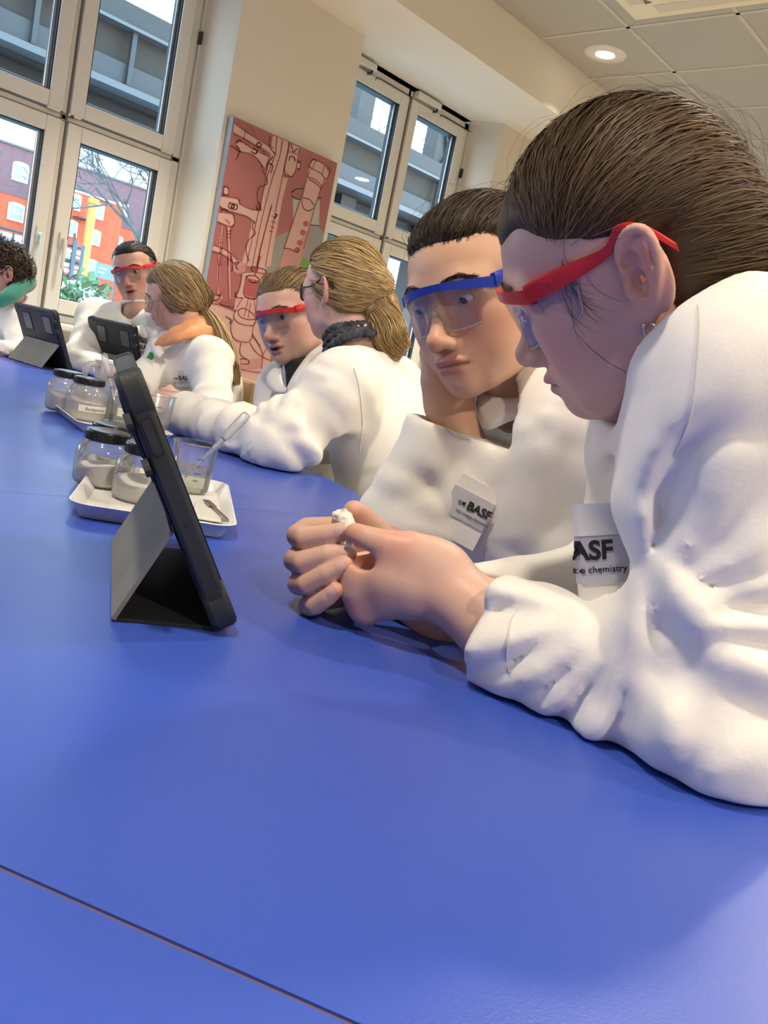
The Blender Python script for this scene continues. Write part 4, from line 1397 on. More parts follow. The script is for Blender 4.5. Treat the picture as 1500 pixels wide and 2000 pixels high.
# eyebrows -----------------------------------------------------------
def brow_paths(s, headF, n=70, seed=4):
    g = np.random.default_rng(seed)
    P = []
    for i in range(n):
        u = g.random()
        x = s * (.012 + .034 * u)
        z = .0245 + .006 * math.sin(min(u * 1.35, 1) * math.pi * .75) - .008 * max(0, u - .7) + g.normal() * .0012
        d = np.array([[x, .06, z]])
        dirs = np.array([[0, 1.0, 0]])
        p, r = radial(headF.at, np.array([x, .03, z]), dirs, .02, .09, 40)
        q = p[0] + (0, .0006, 0)
        dr = np.array([s * .9, -.35 * u - .1, .45 - .9 * u]) * .007
        P.append([q, q + dr * .5 + (0, .0008, 0), q + dr])
    return np.array(P)

# safety goggles --------------------------------------------------------
def goggles(label, color_mat, R, t, group=None, lens_mat=None, tint=None):
    root = thing('safety_goggles', label, 'goggles', xf(R, t, (0, .1, .02)), group)
    def arc(x, drop=0.0):
        return np.array([x, .107 - 9.2 * x * x - 900 * abs(x) ** 4 * .35, .0265 - drop - 1.4 * x * x])
    xs = np.linspace(-.062, .062, 29)
    def strip(f_in, f_out, dep, name, m, par_):
        """closed band between two curves with thickness dep towards the face"""
        n = len(f_in)
        a, b = np.array(f_in), np.array(f_out)
        nrm = []
        for i in range(n):
            tg = a[min(i + 1, n - 1)] - a[max(i - 1, 0)]
            q = unit(np.cross(tg, b[i] - a[i]))
            nrm.append(q if q[1] < 0 else -q)
        nrm = np.array(nrm)
        v = np.concatenate([a, b, a + nrm * dep, b + nrm * dep])
        f = []
        for i in range(n - 1):
            f += [(i, i + 1, n + i + 1, n + i), (2 * n + i + 1, 2 * n + i, 3 * n + i, 3 * n + i + 1), (i + 1, i, 2 * n + i, 2 * n + i + 1), (n + i, n + i + 1, 3 * n + i + 1, 3 * n + i)]
        f += [(0, n, 3 * n, 2 * n), (n - 1, 3 * n - 1, 4 * n - 1, 2 * n - 1)]
        return mesh_obj(name, xf(R, t, v), f, m, par_, smooth='auto')
    bar_h = lambda x: .0075 + .0035 * (abs(x) / .06) ** 2
    strip([arc(x) + (0, .0016, .001) for x in xs], [arc(x) + (0, .0016, .001 - bar_h(x)) for x in xs], .0052, 'brow_bar', color_mat, root)
    def low(x):
        ax = abs(x)
        z = -.0215 + .006 * max(0, (ax - .035) / .025)
        if ax < .016:
            z = -.0215 + .024 * (1 - (ax / .016) ** 2)
        return np.array([x * (1 - .04), arc(x)[1] - .006, z])
    strip([arc(x, .003) for x in xs], [low(x) for x in xs], .0013, 'lens', lens_mat, root)
    for s in (1, -1):
        e = arc(s * .062)
        # clear side shield
        strip([e + (0, -.001, -.006), e + (s * .005, -.016, -.007), e + (s * .008, -.034, -.008)],
              [e + (-s * .001, -.007, -.040), e + (s * .003, -.018, -.036), e + (s * .007, -.031, -.026)], .0012, 'side_shield', lens_mat, root)
        sb = SB()
        p = [e + (-s * .002, .004, -.002), e + (s * .003, -.008, -.001), e + (s * .008, -.030, .001), e + (s * .0115, -.058, .004), (s * .080, -.005, .036), (s * .080, -.020, .030), (s * .077, -.034, .012)]
        p = [np.asarray(q, float) for q in p]
        hh = [.0060, .0072, .0062, .0036, .0030, .0030, .0028]
        ww = [.0030, .0034, .0030, .0018, .0016, .0016, .0016]
        pp = spline(p, 22)
        h2 = np.interp(np.linspace(0, 6, 22), range(7), hh)
        w2 = np.interp(np.linspace(0, 6, 22), range(7), ww)
        v, f = [], []
        for i in range(22):
            for k, (ca, sa) in enumerate(((-1, -.7), (-.7, -1), (.7, -1), (1, -.7), (1, .7), (.7, 1), (-.7, 1), (-1, .7))):
                v.append(pp[i] + (ca * w2[i], 0, sa * h2[i]))
        for i in range(21):
            for k in range(8):
                f.append((i * 8 + k, i * 8 + (k + 1) % 8, (i + 1) * 8 + (k + 1) % 8, (i + 1) * 8 + k))
        f += [tuple(range(7, -1, -1)), tuple(21 * 8 + k for k in range(8))]
        arm = mesh_obj('temple_arm', xf(R, t, v), f, color_mat, root, smooth='auto')
        # hinge boss
        hb = SB()
        c = e + (s * .0068, -.0195, -.001)
        ring = []
        for rr, oo in ((.0001, .0022), (.0035, .0022), (.0042, .0016), (.0058, .0016), (.0066, .0006), (.0068, -.001)):
            ring.append((rr, oo))
        hb.lathe(ring, 20, M=lambda q: xf(R, t, c + np.array([s * q[2], q[0] * .96 - 0, q[1]])))
        h_ = hb.obj('hinge_boss', color_mat, None, smooth=True)
        par(h_, arm)
    # bright moulded lower edge of the lens
    SB().tube(xf(R, t, [low(x) + (0, -.0006, 0) for x in xs]), .0008, 6).obj('lens_edge', M_lensedge, root, smooth=True)
    for s in (1, -1):
        e = arc(s * .062)
        SB().tube(xf(R, t, [e + (s * .008, -.034, -.008), e + (s * .007, -.031, -.026), e + (s * .003, -.018, -.036), e + (-s * .001, -.007, -.040)]), .0007, 6).obj('shield_edge', M_lensedge, root, smooth=True)
    # clear nose bridge piece
    nb = SB()
    nb.tube(xf(R, t, [(-.014, .090, -.010), (-.008, .101, .003), (0, .104, .008), (.008, .101, .003), (.014, .090, -.010)]), .0013, 6)
    nb.obj('nose_bridge', lens_mat, root, smooth=True)
    return root
M_lensedge = clear('clear_lens_edge', (.9, .92, .96), .25, .1, haze=.35, hazecol=(.85, .87, .95))
M_lens = clear('clear_lens', (.95, .955, .975), .03, .03, top=.42)
M_redpl = mat('red_plastic', (.60, .022, .028), .35, spec=.4)
M_bluepl = mat('blue_plastic', (.015, .045, .42), .32, spec=.4)
# ------------------------------------------------------------------ people: assembly
def torso_axes(fwd):
    f_ = unit((fwd[0], fwd[1], 0))
    return f_, np.array([f_[1], -f_[0], 0.0])          # forward, right
def make_person(S):
    """S: dict describing one seated person in world coordinates"""
    R, t = head_matrix(S['t'], S['fwd'], S['up'], S.get('sc', .96))
    root = thing('person', S['label'], 'person', (S['pelvis'][0], S['pelvis'][1], 0))
    Ls, Rs, pel = (np.asarray(S[k], float) for k in ('Ls', 'Rs', 'pelvis'))
    mid = (Ls + Rs) / 2
    neck_base = np.asarray(S.get('neck', mid + (0, 0, .02)), float)
    Ri = np.linalg.inv(R)
    nl = Ri @ (neck_base - t)
    F, v, f, c = build_head(S['hres'], nl, **S.get('head', {}))
    skin = S['head'].get('skin', (.62, .38, .29))
    parts = [(xf(R, t, v), f, c)]
    # hidden trunk and arms under the cloth
    tf, tr = torso_axes(S['tfwd'])
    B3 = np.stack([tr, tf, (0, 0, 1)], 1)
    # torso axis leans from pelvis to mid shoulders
    ax = unit(mid - pel)
    rr = unit(tr - ax * (tr @ ax))
    B3 = np.stack([rr, np.cross(ax, rr), ax], 1)
    chest = mid - ax * .13
    belly = pel * .62 + mid * .38
    core = [ell(chest, S.get('core', (.09, .05, .12)), B3), ell(belly, (.11, .07, .16), B3)]
    for sh, e, w in ((Ls, S['Le'], S['Lw']), (Rs, S['Re'], S['Rw'])):
        core += [cone(mid - ax * .03, sh, .03, .034), cone(sh, e, .034, .031), cone(e, w, .033, .023)]
    G = field_for(core, .016)
    for p in core:
        G.union(p, .03)
    v2, f2 = G.mesh()
    parts.append((v2, f2, skin))
    for hm in S.get('hands', []):
        parts.append(hm)
    v, f, c = join_meshes(parts)
    mesh_obj('body', v, f, M_skin, root, col=c)
    # eyes and brows
    if S.get('eyes', True):
        for s in (1, -1):
            ev, ef, ec = eye_mesh(S.get('gaze', (0, 1, -.35)), S.get('iris', (.09, .05, .03)))
            mesh_obj('eye', xf(R, t, ev + EYE * (s, 1, 1)), ef, M_eye, root, col=ec)
            bp = brow_paths(s, F, S.get('nbrow', 90), seed=5 + s)
            bv, bf, N, M, k = strands_mesh(xf(R, t, bp.reshape(-1, 3)).reshape(bp.shape), np.full(bp.shape[:2], .00028) * (1, 1, .3))
            mesh_obj('eyebrow', bv, bf, M_hair, root, col=np.array(S.get('brow', (.06, .04, .025))))
    # lab coat
    rs_, re_, rw_ = S.get('rad', (.062, .056, .046))
    cp = [(ell(chest, S.get('chest', (.158, .108, .165)), B3), .05), (ell(belly, S.get('belly', (.155, .115, .20)), B3), .06),
          (ell(pel + (0, 0, .02), (.165, .135, .13), B3), .06)]
    for sh, e, w in ((Ls, S['Le'], S['Lc']), (Rs, S['Re'], S['Rc'])):
        cp += [(cone(neck_base - ax * .03, sh, .048, rs_), .05), (cone(sh, e, rs_, re_), .045), (cone(e, np.asarray(w), re_, rw_), .03)]
    cp += S.get('coat_pre', [])
    C_ = field_for([p for p, _ in cp], S['cres'])
    for p, k in cp:
        C_.union(p, k)
    for fn in S.get('folds', []):
        fn(C_)
    # neck opening
    nd = unit(t - neck_base)
    no, n0, n1 = S.get('nopen', (-.01, .056, .075))
    C_.carve(cone(neck_base + nd * no, neck_base + nd * .16, n0, n1), .012)
    # low stand-up collar ring
    if S.get('ring', True):
        q1 = unit(np.cross(nd, (.3, .2, 1)))
        q2 = np.cross(nd, q1)
        ro, rr_, rt = S.get('ringp', (.030, .058, .0085))
        an = np.linspace(0, 2 * math.pi, 25)
        C_.union(chain([neck_base + nd * ro + rr_ * (math.cos(a) * q1 + math.sin(a) * q2) for a in an], rt), .010)
    # cuffs: flat cut and hollow
    for e, w in ((S['Le'], S['Lc']), (S['Re'], S['Rc'])):
        e, w = np.asarray(e, float), np.asarray(w, float)
        d = unit(w - e)
        sl, co = C_.sub(w - .09, w + .09, 0)
        if sl:
            pl = ((co[0] - w[0]) * d[0] + (co[1] - w[1]) * d[1] + (co[2] - w[2]) * d[2]).astype(np.float32)
            dd = np.sqrt((co[0] - w[0]) ** 2 + (co[1] - w[1]) ** 2 + (co[2] - w[2]) ** 2)
            cut = np.where(dd < .085, -smin(-C_.d[sl], -pl, .004), C_.d[sl])
            C_.d[sl] = cut
        if S['cres'] < .006:
            C_.carve(cone(w + d * .016, w + d * .05, rw_ - .009, rw_ - .006), .003)
    if 'coat_extra' in S:
        S['coat_extra'](C_)
    # keep the cloth above the table top where arms rest on it
    if S.get('rest', True):
        zz = C_.ax[2].reshape(1, 1, -1)
        X, Y = C_.ax[0].reshape(-1, 1, 1), C_.ax[1].reshape(1, -1, 1)
        over = table_inside(X, Y)
        lim = np.where(over, TZ + .0015 - zz, -9).astype(np.float32)
        lim = np.where(zz < TZ - .12, -9, lim)
        C_.d = np.maximum(C_.d, lim)
    v, f = C_.mesh()
    v = relax(v, f, S.get('relax', 2))
    coat = mesh_obj('lab_coat', v, f, S.get('coatmat', M_coat), root)
    # legs under the table
    legs = []
    for s in (1, -1):
        hip = pel + tr * s * .085 + (0, 0, -.0)
        knee = hip + tf * .36 + tr * s * .03 + (0, 0, .0)
        ank = np.array([knee[0] - tf[0] * .03, knee[1] - tf[1] * .03, .09])
        legs += [cone(hip, knee, .085, .062), cone(knee, ank, .060, .045)]
    Lg = field_for(legs, .016)
    for p in legs:
        Lg.union(p, .02)
    v, f = Lg.mesh()
    mesh_obj('trousers', v, f, M_trouser, root)
    for s in (1, -1):
        hip = pel + tr * s * .085
        k = hip + tf * .33 + tr * s * .03
        sb = [cone((k[0] - tf[0] * .04, k[1] - tf[1] * .04, .045), (k[0] + tf[0] * .14, k[1] + tf[1] * .14, .035), .045, .035)]
        Sf = field_for(sb, .012)
        Sf.union(sb[0])
        Sf.clip((0, 0, .002), (0, 0, -1))
        v, f = Sf.mesh()
        mesh_obj('shoe', v, f, M_shoe, root)
    return dict(root=root, R=R, t=t, F=F, coat=coat, B3=B3, C=C_, mid=mid, neck=neck_base, tf=tf, tr=tr, ax=ax)
def hair_obj(P, paths, rad, c0, c1, seed=1, root=None, name='hair', base=None, basecol=None, mat_=None):
    """strands (head-local) plus an optional base cap -> one mesh"""
    R, t = P['R'], P['t']
    vs, fs, cs, n = [], [], [], 0
    if base is not None:
        bv, bf = base.mesh()
        vs.append(xf(R, t, bv))
        fs.append(bf)
        cs.append(np.tile(np.array(basecol), (len(bv), 1)))
        n = len(bv)
    for i, (p, r_) in enumerate(zip(paths, rad)):
        w = xf(R, t, p.reshape(-1, 3)).reshape(p.shape)
        if i == 0 and base is not None:
            v, f, N, M, k = ribbon_mesh(w, r_, xf(R, t, np.array([[0, -.01, .03]]))[0], seed=seed)
        else:
            v, f, N, M, k = strands_mesh(w, r_)
        vs.append(v)
        fs.append(f + n)
        cs.append(hair_colors(N, M, k, c0, c1, seed + i, root))
        n += len(v)
    return mesh_obj(name, np.concatenate(vs), np.concatenate(fs), mat_ or M_hair, P['root'], col=np.concatenate(cs))
def cap_starts(cap, clip, N, seed=1, band=.02, share=.75):
    """sample start points: most along the hairline, the rest anywhere"""
    g = np.random.default_rng(seed)
    v, f = Field.mesh(cap)
    q = clip(v)
    edge = v[(q > -band) & (q < .004)]
    anyw = v[(q < -band)]
    n1 = int(N * share)
    a = edge[g.integers(0, len(edge), n1)]
    b = anyw[g.integers(0, len(anyw), N - n1)]
    p = np.concatenate([a, b]) + g.normal(size=(N, 3)) * .0015
    return p

# text as a flat mesh-like font object laid on a surface -------------------------------
def text_obj(body, size, origin, xdir, ydir, m, parent=None, name='lettering', align='LEFT', bold=0.0, extr=.0002):
    cu = bpy.data.curves.new(name, 'FONT')
    cu.body = body
    cu.size = size
    cu.align_x = align
    cu.extrude = extr
    cu.offset = bold
    o = bpy.data.objects.new(name, cu)
    COL.objects.link(o)
    cu.materials.append(m)
    x = unit(xdir)
    z = unit(np.cross(x, ydir))
    y = np.cross(z, x)
    bpy.context.view_layer.update()
    me = bpy.data.meshes.new_from_object(o)
    bpy.data.objects.remove(o)
    o = bpy.data.objects.new(name, me)
    COL.objects.link(o)
    if not me.materials:
        me.materials.append(m)
    me.transform(Matrix([[x[i], y[i], z[i], origin[i]] for i in range(3)] + [[0, 0, 0, 1]]))
    if parent is not None:
        par(o, parent)
    return o
def hug(C_, pts, nrm, lift=.0008, rigid=.004):
    """push points along nrm until they lie on the cloth surface; misses follow the others"""
    n = unit(nrm)
    pts = np.asarray(pts, float)
    s = np.linspace(.08, -.14, 111)
    off = np.full(len(pts), np.nan)
    for i, p in enumerate(pts):
        d = C_.at(p + n * s[:, None])
        k = int(np.argmax(d < 0))
        if d[k] < 0 and k > 0:
            off[i] = s[k - 1] + (s[k] - s[k - 1]) * d[k - 1] / (d[k - 1] - d[k] + 1e-9)
    med = np.nanmedian(off) if np.isfinite(off).any() else 0.0
    off = np.where(np.isfinite(off), off, med)
    off = med + np.clip(off - med, -rigid, rigid)
    return pts + n * (off + lift)[:, None]
def patch(C_, center, nrm, xdir, w, h, m, parent, name, th=.0012, nx=7, ny=7, round_=False, lift=.0008, label=None, rigid=.004):
    """cloth piece that follows the coat surface"""
    n = unit(nrm)
    x = unit(xdir - n * (np.asarray(xdir) @ n))
    y = np.cross(n, x)
    pts = []
    for j in range(ny):
        for i in range(nx):
            a, b = i / (nx - 1) * 2 - 1, j / (ny - 1) * 2 - 1
            if round_:
                a, b = a * math.sqrt(1 - b * b / 2), b * math.sqrt(1 - a * a / 2)
            pts.append(np.asarray(center) + x * a * w / 2 + y * b * h / 2)
    P = hug(C_, pts, n, lift, rigid)
    v = np.concatenate([P + n * th, P - n * .002])
    N = nx * ny
    f = []
    for j in range(ny - 1):
        for i in range(nx - 1):
            q = j * nx + i
            f.append((q, q + 1, q + nx + 1, q + nx))
    rim = [i for i in range(nx)] + [j * nx + nx - 1 for j in range(1, ny)] + [(ny - 1) * nx + i for i in range(nx - 2, -1, -1)] + [j * nx for j in range(ny - 2, 0, -1)]
    for a, b in zip(rim, rim[1:] + rim[:1]):
        f.append((b, a, a + N, b + N))
    o = mesh_obj(name, v, f, m, parent, smooth='auto')
    if label:
        o['label'] = label
    return o
# ------------------------------------------------------------------ person A: brown-haired girl with red goggles, nearest to the tablet
def hand_mesh(F, skin, reds=()):
    v, f = F.mesh()
    c = np.tile(np.array(skin), (len(v), 1))
    for p, r_, a in reds:
        w = (bump3(v, p, (r_, r_, r_)) * a)[:, None]
        c = c * (1 - w) + np.array(skin) * (1.0, .62, .58) * w
    return v, f, c
SKA = (.64, .41, .325)
def a_hands():
    P = PD
    k = 1.0
    # left hand: back of the hand towards us, thumb on top
    prim = [
        (chain([P(985, 1243, .625), P(930, 1195, .64), P(872, 1150, .655)], [.0300, .0272, .0245]), .0),
        (cone(P(872, 1150, .655), P(775, 1125, .662), .0245, .0255), .012),
        (cone(P(800, 1135, .660), P(712, 1130, .668), .0235, .0165), .012),
        (cone(P(800, 1150, .662), P(715, 1182, .672), .0215, .0140), .012),
        (chain([P(703, 1122, .668), P(700, 1152, .669), P(716, 1188, .676)], [.0135, .0135, .0120]), .010),
        # fingers of the left hand, curled away behind
        (chain([P(703, 1122, .668), P(682, 1104, .694), P(715, 1096, .712)], [.0105, .0095, .0085]), .006),
        (chain([P(700, 1150, .669), P(672, 1140, .698), P(705, 1130, .716)], [.0105, .0095, .0085]), .006),
        (chain([P(712, 1182, .676), P(690, 1172, .70), P(715, 1165, .715)], [.0100, .0090, .0080]), .006),
        # thumb
        (chain([P(862, 1108, .655), P(800, 1078, .650), P(757, 1066, .649), P(718, 1052, .654), P(694, 1042, .660)], [.0205, .0165, .0122, .0098, .0084]), .010),
        (cone(P(835, 1105, .657), P(762, 1090, .658), .020, .0125), .010),
    ]
    F = field_for([p for p, _ in prim], .0017, .012)
    for p, kk in prim:
        F.union(p, kk)
    # web between thumb and index
    F.carve(ell(P(716, 1093, .656), (.0085, .012, .0075)), .006)
    F.carve(ell(P(700, 1085, .660), (.010, .014, .0065)), .005)
    L = hand_mesh(F, SKA, [(P(770, 1060, .64), .018, .5), (P(690, 1040, .655), .010, .6), (P(712, 1090, .668), .016, .95), (P(700, 1185, .662), .014, .45), (P(700, 1125, .655), .010, .3)])
    # right hand: palm towards us, four fingers wrapped round
    fing = [
        ([P(668, 1030, .742), P(600, 1033, .718), P(583, 1046, .700), P(596, 1052, .684), P(640, 1045, .676), P(672, 1037, .672)], [.0100, .0098, .0100, .0094, .0086, .0074]),
        ([P(668, 1072, .745), P(592, 1078, .716), P(577, 1094, .698), P(592, 1098, .680), P(640, 1084, .672), P(680, 1079, .670)], [.0100, .0098, .0100, .0094, .0084, .0072]),
        ([P(672, 1112, .742), P(600, 1126, .712), P(584, 1140, .694), P(600, 1140, .678), P(640, 1120, .668), P(674, 1104, .664)], [.0098, .0094, .0096, .0090, .0082, .0070]),
        ([P(690, 1160, .728), P(620, 1176, .705), P(603, 1184, .690), P(616, 1182, .676), P(640, 1166, .667), P(656, 1152, .663)], [.0090, .0084, .0086, .0080, .0073, .0064]),
    ]
    prim = [(ell(P(735, 1100, .755), (.040, .020, .036), np.stack([CR, CF, CU], 1)), .0),
            (cone(P(735, 1110, .752), P(860, 1205, .715), .024, .0235), .014),
            (cone(P(860, 1205, .715), P(960, 1240, .735), .0235, .028), .008),
            (chain([P(775, 1100, .745), P(735, 1040, .735), P(704, 1010, .722), P(692, 1000, .716)], [.016, .0125, .0115, .0100]), .008)]
    F = field_for([p for p, _ in prim] + [chain(a, b) for a, b in fing], .0017, .012)
    for p, kk in prim:
        F.union(p, kk)
    for a, b in fing:
        G = field_for([chain(a, b)], .0017, .012)
        F.union(chain(a, b), .0022)
    reds = [(P(583, 1046, .70), .011, .55), (P(577, 1094, .70), .011, .55), (P(584, 1140, .69), .011, .6), (P(603, 1184, .69), .010, .7), (P(656, 1152, .66), .008, .7), (P(672, 1037, .668), .008, .35), (P(674, 1104, .66), .008, .5), (P(694, 1000, .71), .012, .5)]
    Rm = hand_mesh(F, SKA, reds)
    nails = []
    for a, b in fing:
        ax = a[5] - a[4]
        nrm = -CF * .96 + CU * .30
        nrm = nrm - unit(ax) * (nrm @ unit(ax))
        c = a[5] - unit(ax) * .0022 + unit(nrm) * (b[5] * 1.0)
        nv, nf = nail(c, ax, nrm, b[5] * 1.25, .0095)
        nails.append((nv, nf))
    return [L, Rm], nails
def folds_A(C_):
    sh, el, wr = PD(1428, 748, .535), PD(1402, 1400, .548), PD(975, 1238, .628)
    arm_folds(C_, el, wr, .058, .0052, .050, 11, bias=.12, slant=1.4, span=(-.1, .84))
    arm_folds(C_, sh, el, .066, .0062, .085, 12, bias=.95, slant=1.7, span=(.1, 1.1))
    drape(C_, .0016, 34, 21, along=el - sh)
    crumple(C_, .0075, 30, 25, along=el - sh)
    hub = PD(1185, 1200, .56)
    star_folds(C_, hub, -CF, 14, .021, .035, .19, 5, up=CU)
    star_folds(C_, PD(1205, 985, .53), -CF, 9, .013, .04, .16, 8, up=CU, phi0=-1.9, phi1=1.3)
    star_folds(C_, PD(1490, 1290, .47), -CF, 9, .012, .05, .17, 15, up=CU, phi0=1.2, phi1=4.6)
    star_folds(C_, PD(1380, 600, .50), -CF, 7, .005, .03, .14, 16, up=CU, phi0=3.4, phi1=6.0)
ah, anails = a_hands()
A = make_person(dict(
    label='brown-haired girl in red goggles, white lab coat, leaning on blue table with clasped hands',
    t=(.547, .2893, 1.0592), fwd=(-.160, .860, -.480), up=(-.458, .384, .802), sc=.95, hres=.0017,
    head=dict(skin=SKA, lip=(.55, .20, .19), lid=.5, skull=((0, .008, .032), (.069, .077, .072)), ears=(-1,), ear_size=1.0, cheek=1.02),
    Ls=PD(1428, 748, .535), Rs=np.array([.79, .375, .955]), Le=PD(1402, 1400, .548), Re=PD(1240, 1165, .80), Lw=PD(880, 1155, .655), Rw=PD(860, 1205, .715),
    Lc=PD(962, 1236, .631), Rc=PD(905, 1212, .728), pelvis=np.array([.86, .19, .50]), tfwd=(-.62, .78), neck=np.array([.650, .290, .968]),
    cres=.0042, relax=3, core=(.09, .045, .13), rad=(.056, .057, .0445), chest=(.140, .070, .165), folds=[folds_A], hands=ah, gaze=(0, 1, -.45), iris=(.12, .16, .17), brow=(.09, .06, .04)))
for nv, nf in anails:
    mesh_obj('fingernail', nv, nf, mat('fingernail', (.72, .47, .40), .28) if 'fingernail' not in bpy.data.materials else bpy.data.materials['fingernail'], A['root'])
# hair A
def loc(P, w):
    return np.linalg.inv(P['R']) @ (np.asarray(w) - P['t'])
T_A = loc(A, PD(1472, 512, .610))
clipA = lambda P: hair_clip(P, (.096, .043), .20, -.012, -.085)
capA = hair_cap(.0035, .0032, clipA, smooth=.02, skull=((0, .008, .032), (.069, .077, .072)), extra=[(ell((0, .0069, .0344), (.0735, .0840, .0812), [[1, 0, 0], [0, 0.9502, -0.3117], [0, 0.3117, 0.9502]]), .01), (cone((0, -.040, -.005), T_A, .036, .017), .022)])
st = cap_starts(capA, clipA, 15000, 11, band=.022, share=.55)
st = st[~((np.abs(st[:, 0]) > .055) & (st[:, 1] > -.034) & (st[:, 1] < .024) & (st[:, 2] < .036))]
pa = flow_paths(capA, st, T_A, 15, seed=12, c=(0, -.012, -.004), lift=.0016, wob=.0022, sag=(0, .0, .10), tspread=.006)
inear = ((np.abs(pa[..., 0]) > .058) & (pa[..., 1] > -.030) & (pa[..., 1] < .020) & (pa[..., 2] < .034)).any(1)
pa, st = pa[~inear], st[~inear]
# loose flyaway hairs standing off the crown and brow
g = np.random.default_rng(5)
idx = g.integers(0, len(st), 170)
fly = pa[idx].copy()
c0 = np.array([0, -.015, .03])
tt = np.linspace(0, 1, 15)[None, :, None]
out = (fly - c0) / np.linalg.norm(fly - c0, axis=2, keepdims=True)
fly = fly + out * (g.random((170, 1, 1)) ** 2 * .020) * np.sin(tt * 3.14) + g.normal(size=(170, 1, 3)) * .006 * tt ** 2
sy, sz = .036 + .005 * g.normal(size=26), .024 + .006 * g.normal(size=26)
q9 = np.linspace(0, 1, 10)
yy = sy[:, None] + (.010 * np.sin(q9 * 2.6) + q9 * -.012)[None] + .006 * g.normal(size=(26, 1)) * q9[None] ** 2
zz = sz[:, None] - q9[None] * (.022 + .030 * g.random((26, 1)))
side, _ = radial(A['F'].at, np.stack([np.zeros(260), yy.ravel(), zz.ravel()], 1), np.tile(np.array([[-1.0, 0, 0]]), (260, 1)), .03, .085, 40)
side = (side - (.0006, 0, 0)).reshape(26, 10, 3)
print('T_A local', T_A)
hair_obj(A, [pa, fly, side], [taper(len(pa), 15, .00036, .6, 1), taper(170, 15, .00009, .4, 2), taper(26, 10, .00012, .3, 3)], (.050, .030, .016), (.150, .094, .048), 31, base=capA, basecol=(.060, .037, .020))
goggles('red-framed safety goggles on the brown-haired girl leaning over clasped hands', M_redpl, A['R'], A['t'], 'safety goggles', M_lens)
# ------------------------------------------------------------------ person B: dark-haired girl with blue goggles, cheek on her hand
SKB = (.63, .385, .265)
def b_hand():
    P = PD
    prim = [(chain([P(905, 870, .915), P(890, 830, .912), P(876, 790, .910)], [.0255, .0240, .0235]), 0),
            (cone(P(876, 790, .910), P(862, 745, .908), .0245, .0225), .012),
            (cone(P(885, 775, .905), P(872, 740, .900), .0185, .0145), .01),
            (chain([P(858, 742, .905), P(842, 712, .908), P(836, 690, .915), P(838, 660, .925)], [.0125, .0105, .0095, .0085]), .008),
            (chain([P(862, 735, .915), P(848, 700, .922), P(846, 675, .93), P(850, 640, .94)], [.0125, .0105, .0095, .0085]), .008),
            (chain([P(866, 735, .925), P(856, 700, .935), P(856, 670, .94), P(862, 640, .95)], [.0120, .0100, .0090, .0080]), .008),
            (chain([P(872, 742, .930), P(866, 715, .94), P(868, 690, .945), P(872, 665, .95)], [.0110, .0090, .0080, .0070]), .008)]
    F = field_for([p for p, _ in prim], .0022, .012)
    for p, k in prim:
        F.union(p, k)
    return hand_mesh(F, np.array(SKB) * (.97, .95, .95), [(P(850, 715, .90), .02, .3)])
def folds_B(C_):
    el, cf, sh = PD(805, 1040, .935), PD(877, 822, .912), PD(1000, 850, 1.02)
    arm_folds(C_, el, cf, .052, .0042, .055, 31, bias=.1, slant=1.6, span=(-.1, .9))
    star_folds(C_, PD(905, 1060, .88), -CF, 11, .008, .05, .14, 33, up=CU)
    star_folds(C_, PD(965, 770, .88), -CF, 12, .008, .05, .26, 34, up=CU, phi0=3.3, phi1=6.2)
    star_folds(C_, PD(1110, 800, .84), -CF, 10, .008, .03, .22, 35, up=CU, phi0=3.3, phi1=5.6)
    drape(C_, .0018, 30, 36, along=(0, 0, 1))
    crumple(C_, .0055, 27, 37, along=(.2, .1, 1))
B = make_person(dict(
    label='dark-haired girl in blue goggles resting her cheek on one hand',
    t=(.7362, .5591, 1.0477), fwd=(-.950, -.058, -.306), up=(-.310, .278, .909), sc=.95, hres=.0021,
    head=dict(skin=SKB, lip=(.45, .16, .15), lid=.42, ears=(1, -1), cheek=1.04),
    Ls=PD(1140, 870, .86), Rs=PD(950, 850, 1.06), Le=PD(1095, 1105, .90), Re=PD(805, 1040, .935), Lw=PD(840, 1085, .975), Rw=PD(880, 815, .912),
    Lc=PD(858, 1085, .972), Rc=PD(879, 832, .912), pelvis=np.array([1.02, .46, .50]), tfwd=(-.87, .30), neck=np.array([.825, .545, .965]),
    cres=.0052, rad=(.062, .058, .046), chest=(.150, .110, .165), folds=[folds_B], hands=[b_hand()], nopen=(.075, .040, .050), coat_pre=[(cone(PD(965, 800, .955), PD(935, 960, .985), .050, .055), .04), (cone(PD(1080, 790, .93), PD(1040, 980, .93), .07, .075), .05)], gaze=(.30, 1, -.55), iris=(.05, .028, .016), brow=(.02, .014, .01), nbrow=130))
T_B = np.array([0, -.118, .060])
clipB = lambda P: hair_clip(P, (.094, .060), .42, -.022, -.080)
capB = hair_cap(.0050, .0036, clipB, smooth=.016)
st = cap_starts(capB, clipB, 7000, 21, band=.022, share=.65)
pb = flow_paths(capB, st, T_B, 12, seed=22, lift=.0014, wob=.0020, tspread=.008)
g = np.random.default_rng(6)
fl = pb[g.integers(0, len(pb), 120)].copy()
o_ = (fl - c0) / np.linalg.norm(fl - c0, axis=2, keepdims=True)
fl = fl + o_ * (g.random((120, 1, 1)) ** 2 * .02) * np.sin(np.linspace(0, 1, 12)[None, :, None] * 3.14) + g.normal(size=(120, 1, 3)) * .005 * np.linspace(0, 1, 12)[None, :, None] ** 2
bun = tail_paths(None, [T_B, T_B + (0, -.035, .005), T_B + (0, -.05, -.03), T_B + (0, -.045, -.09), T_B + (0, -.03, -.15)], [.012, .022, .026, .022, .008], 700, 12, 23)
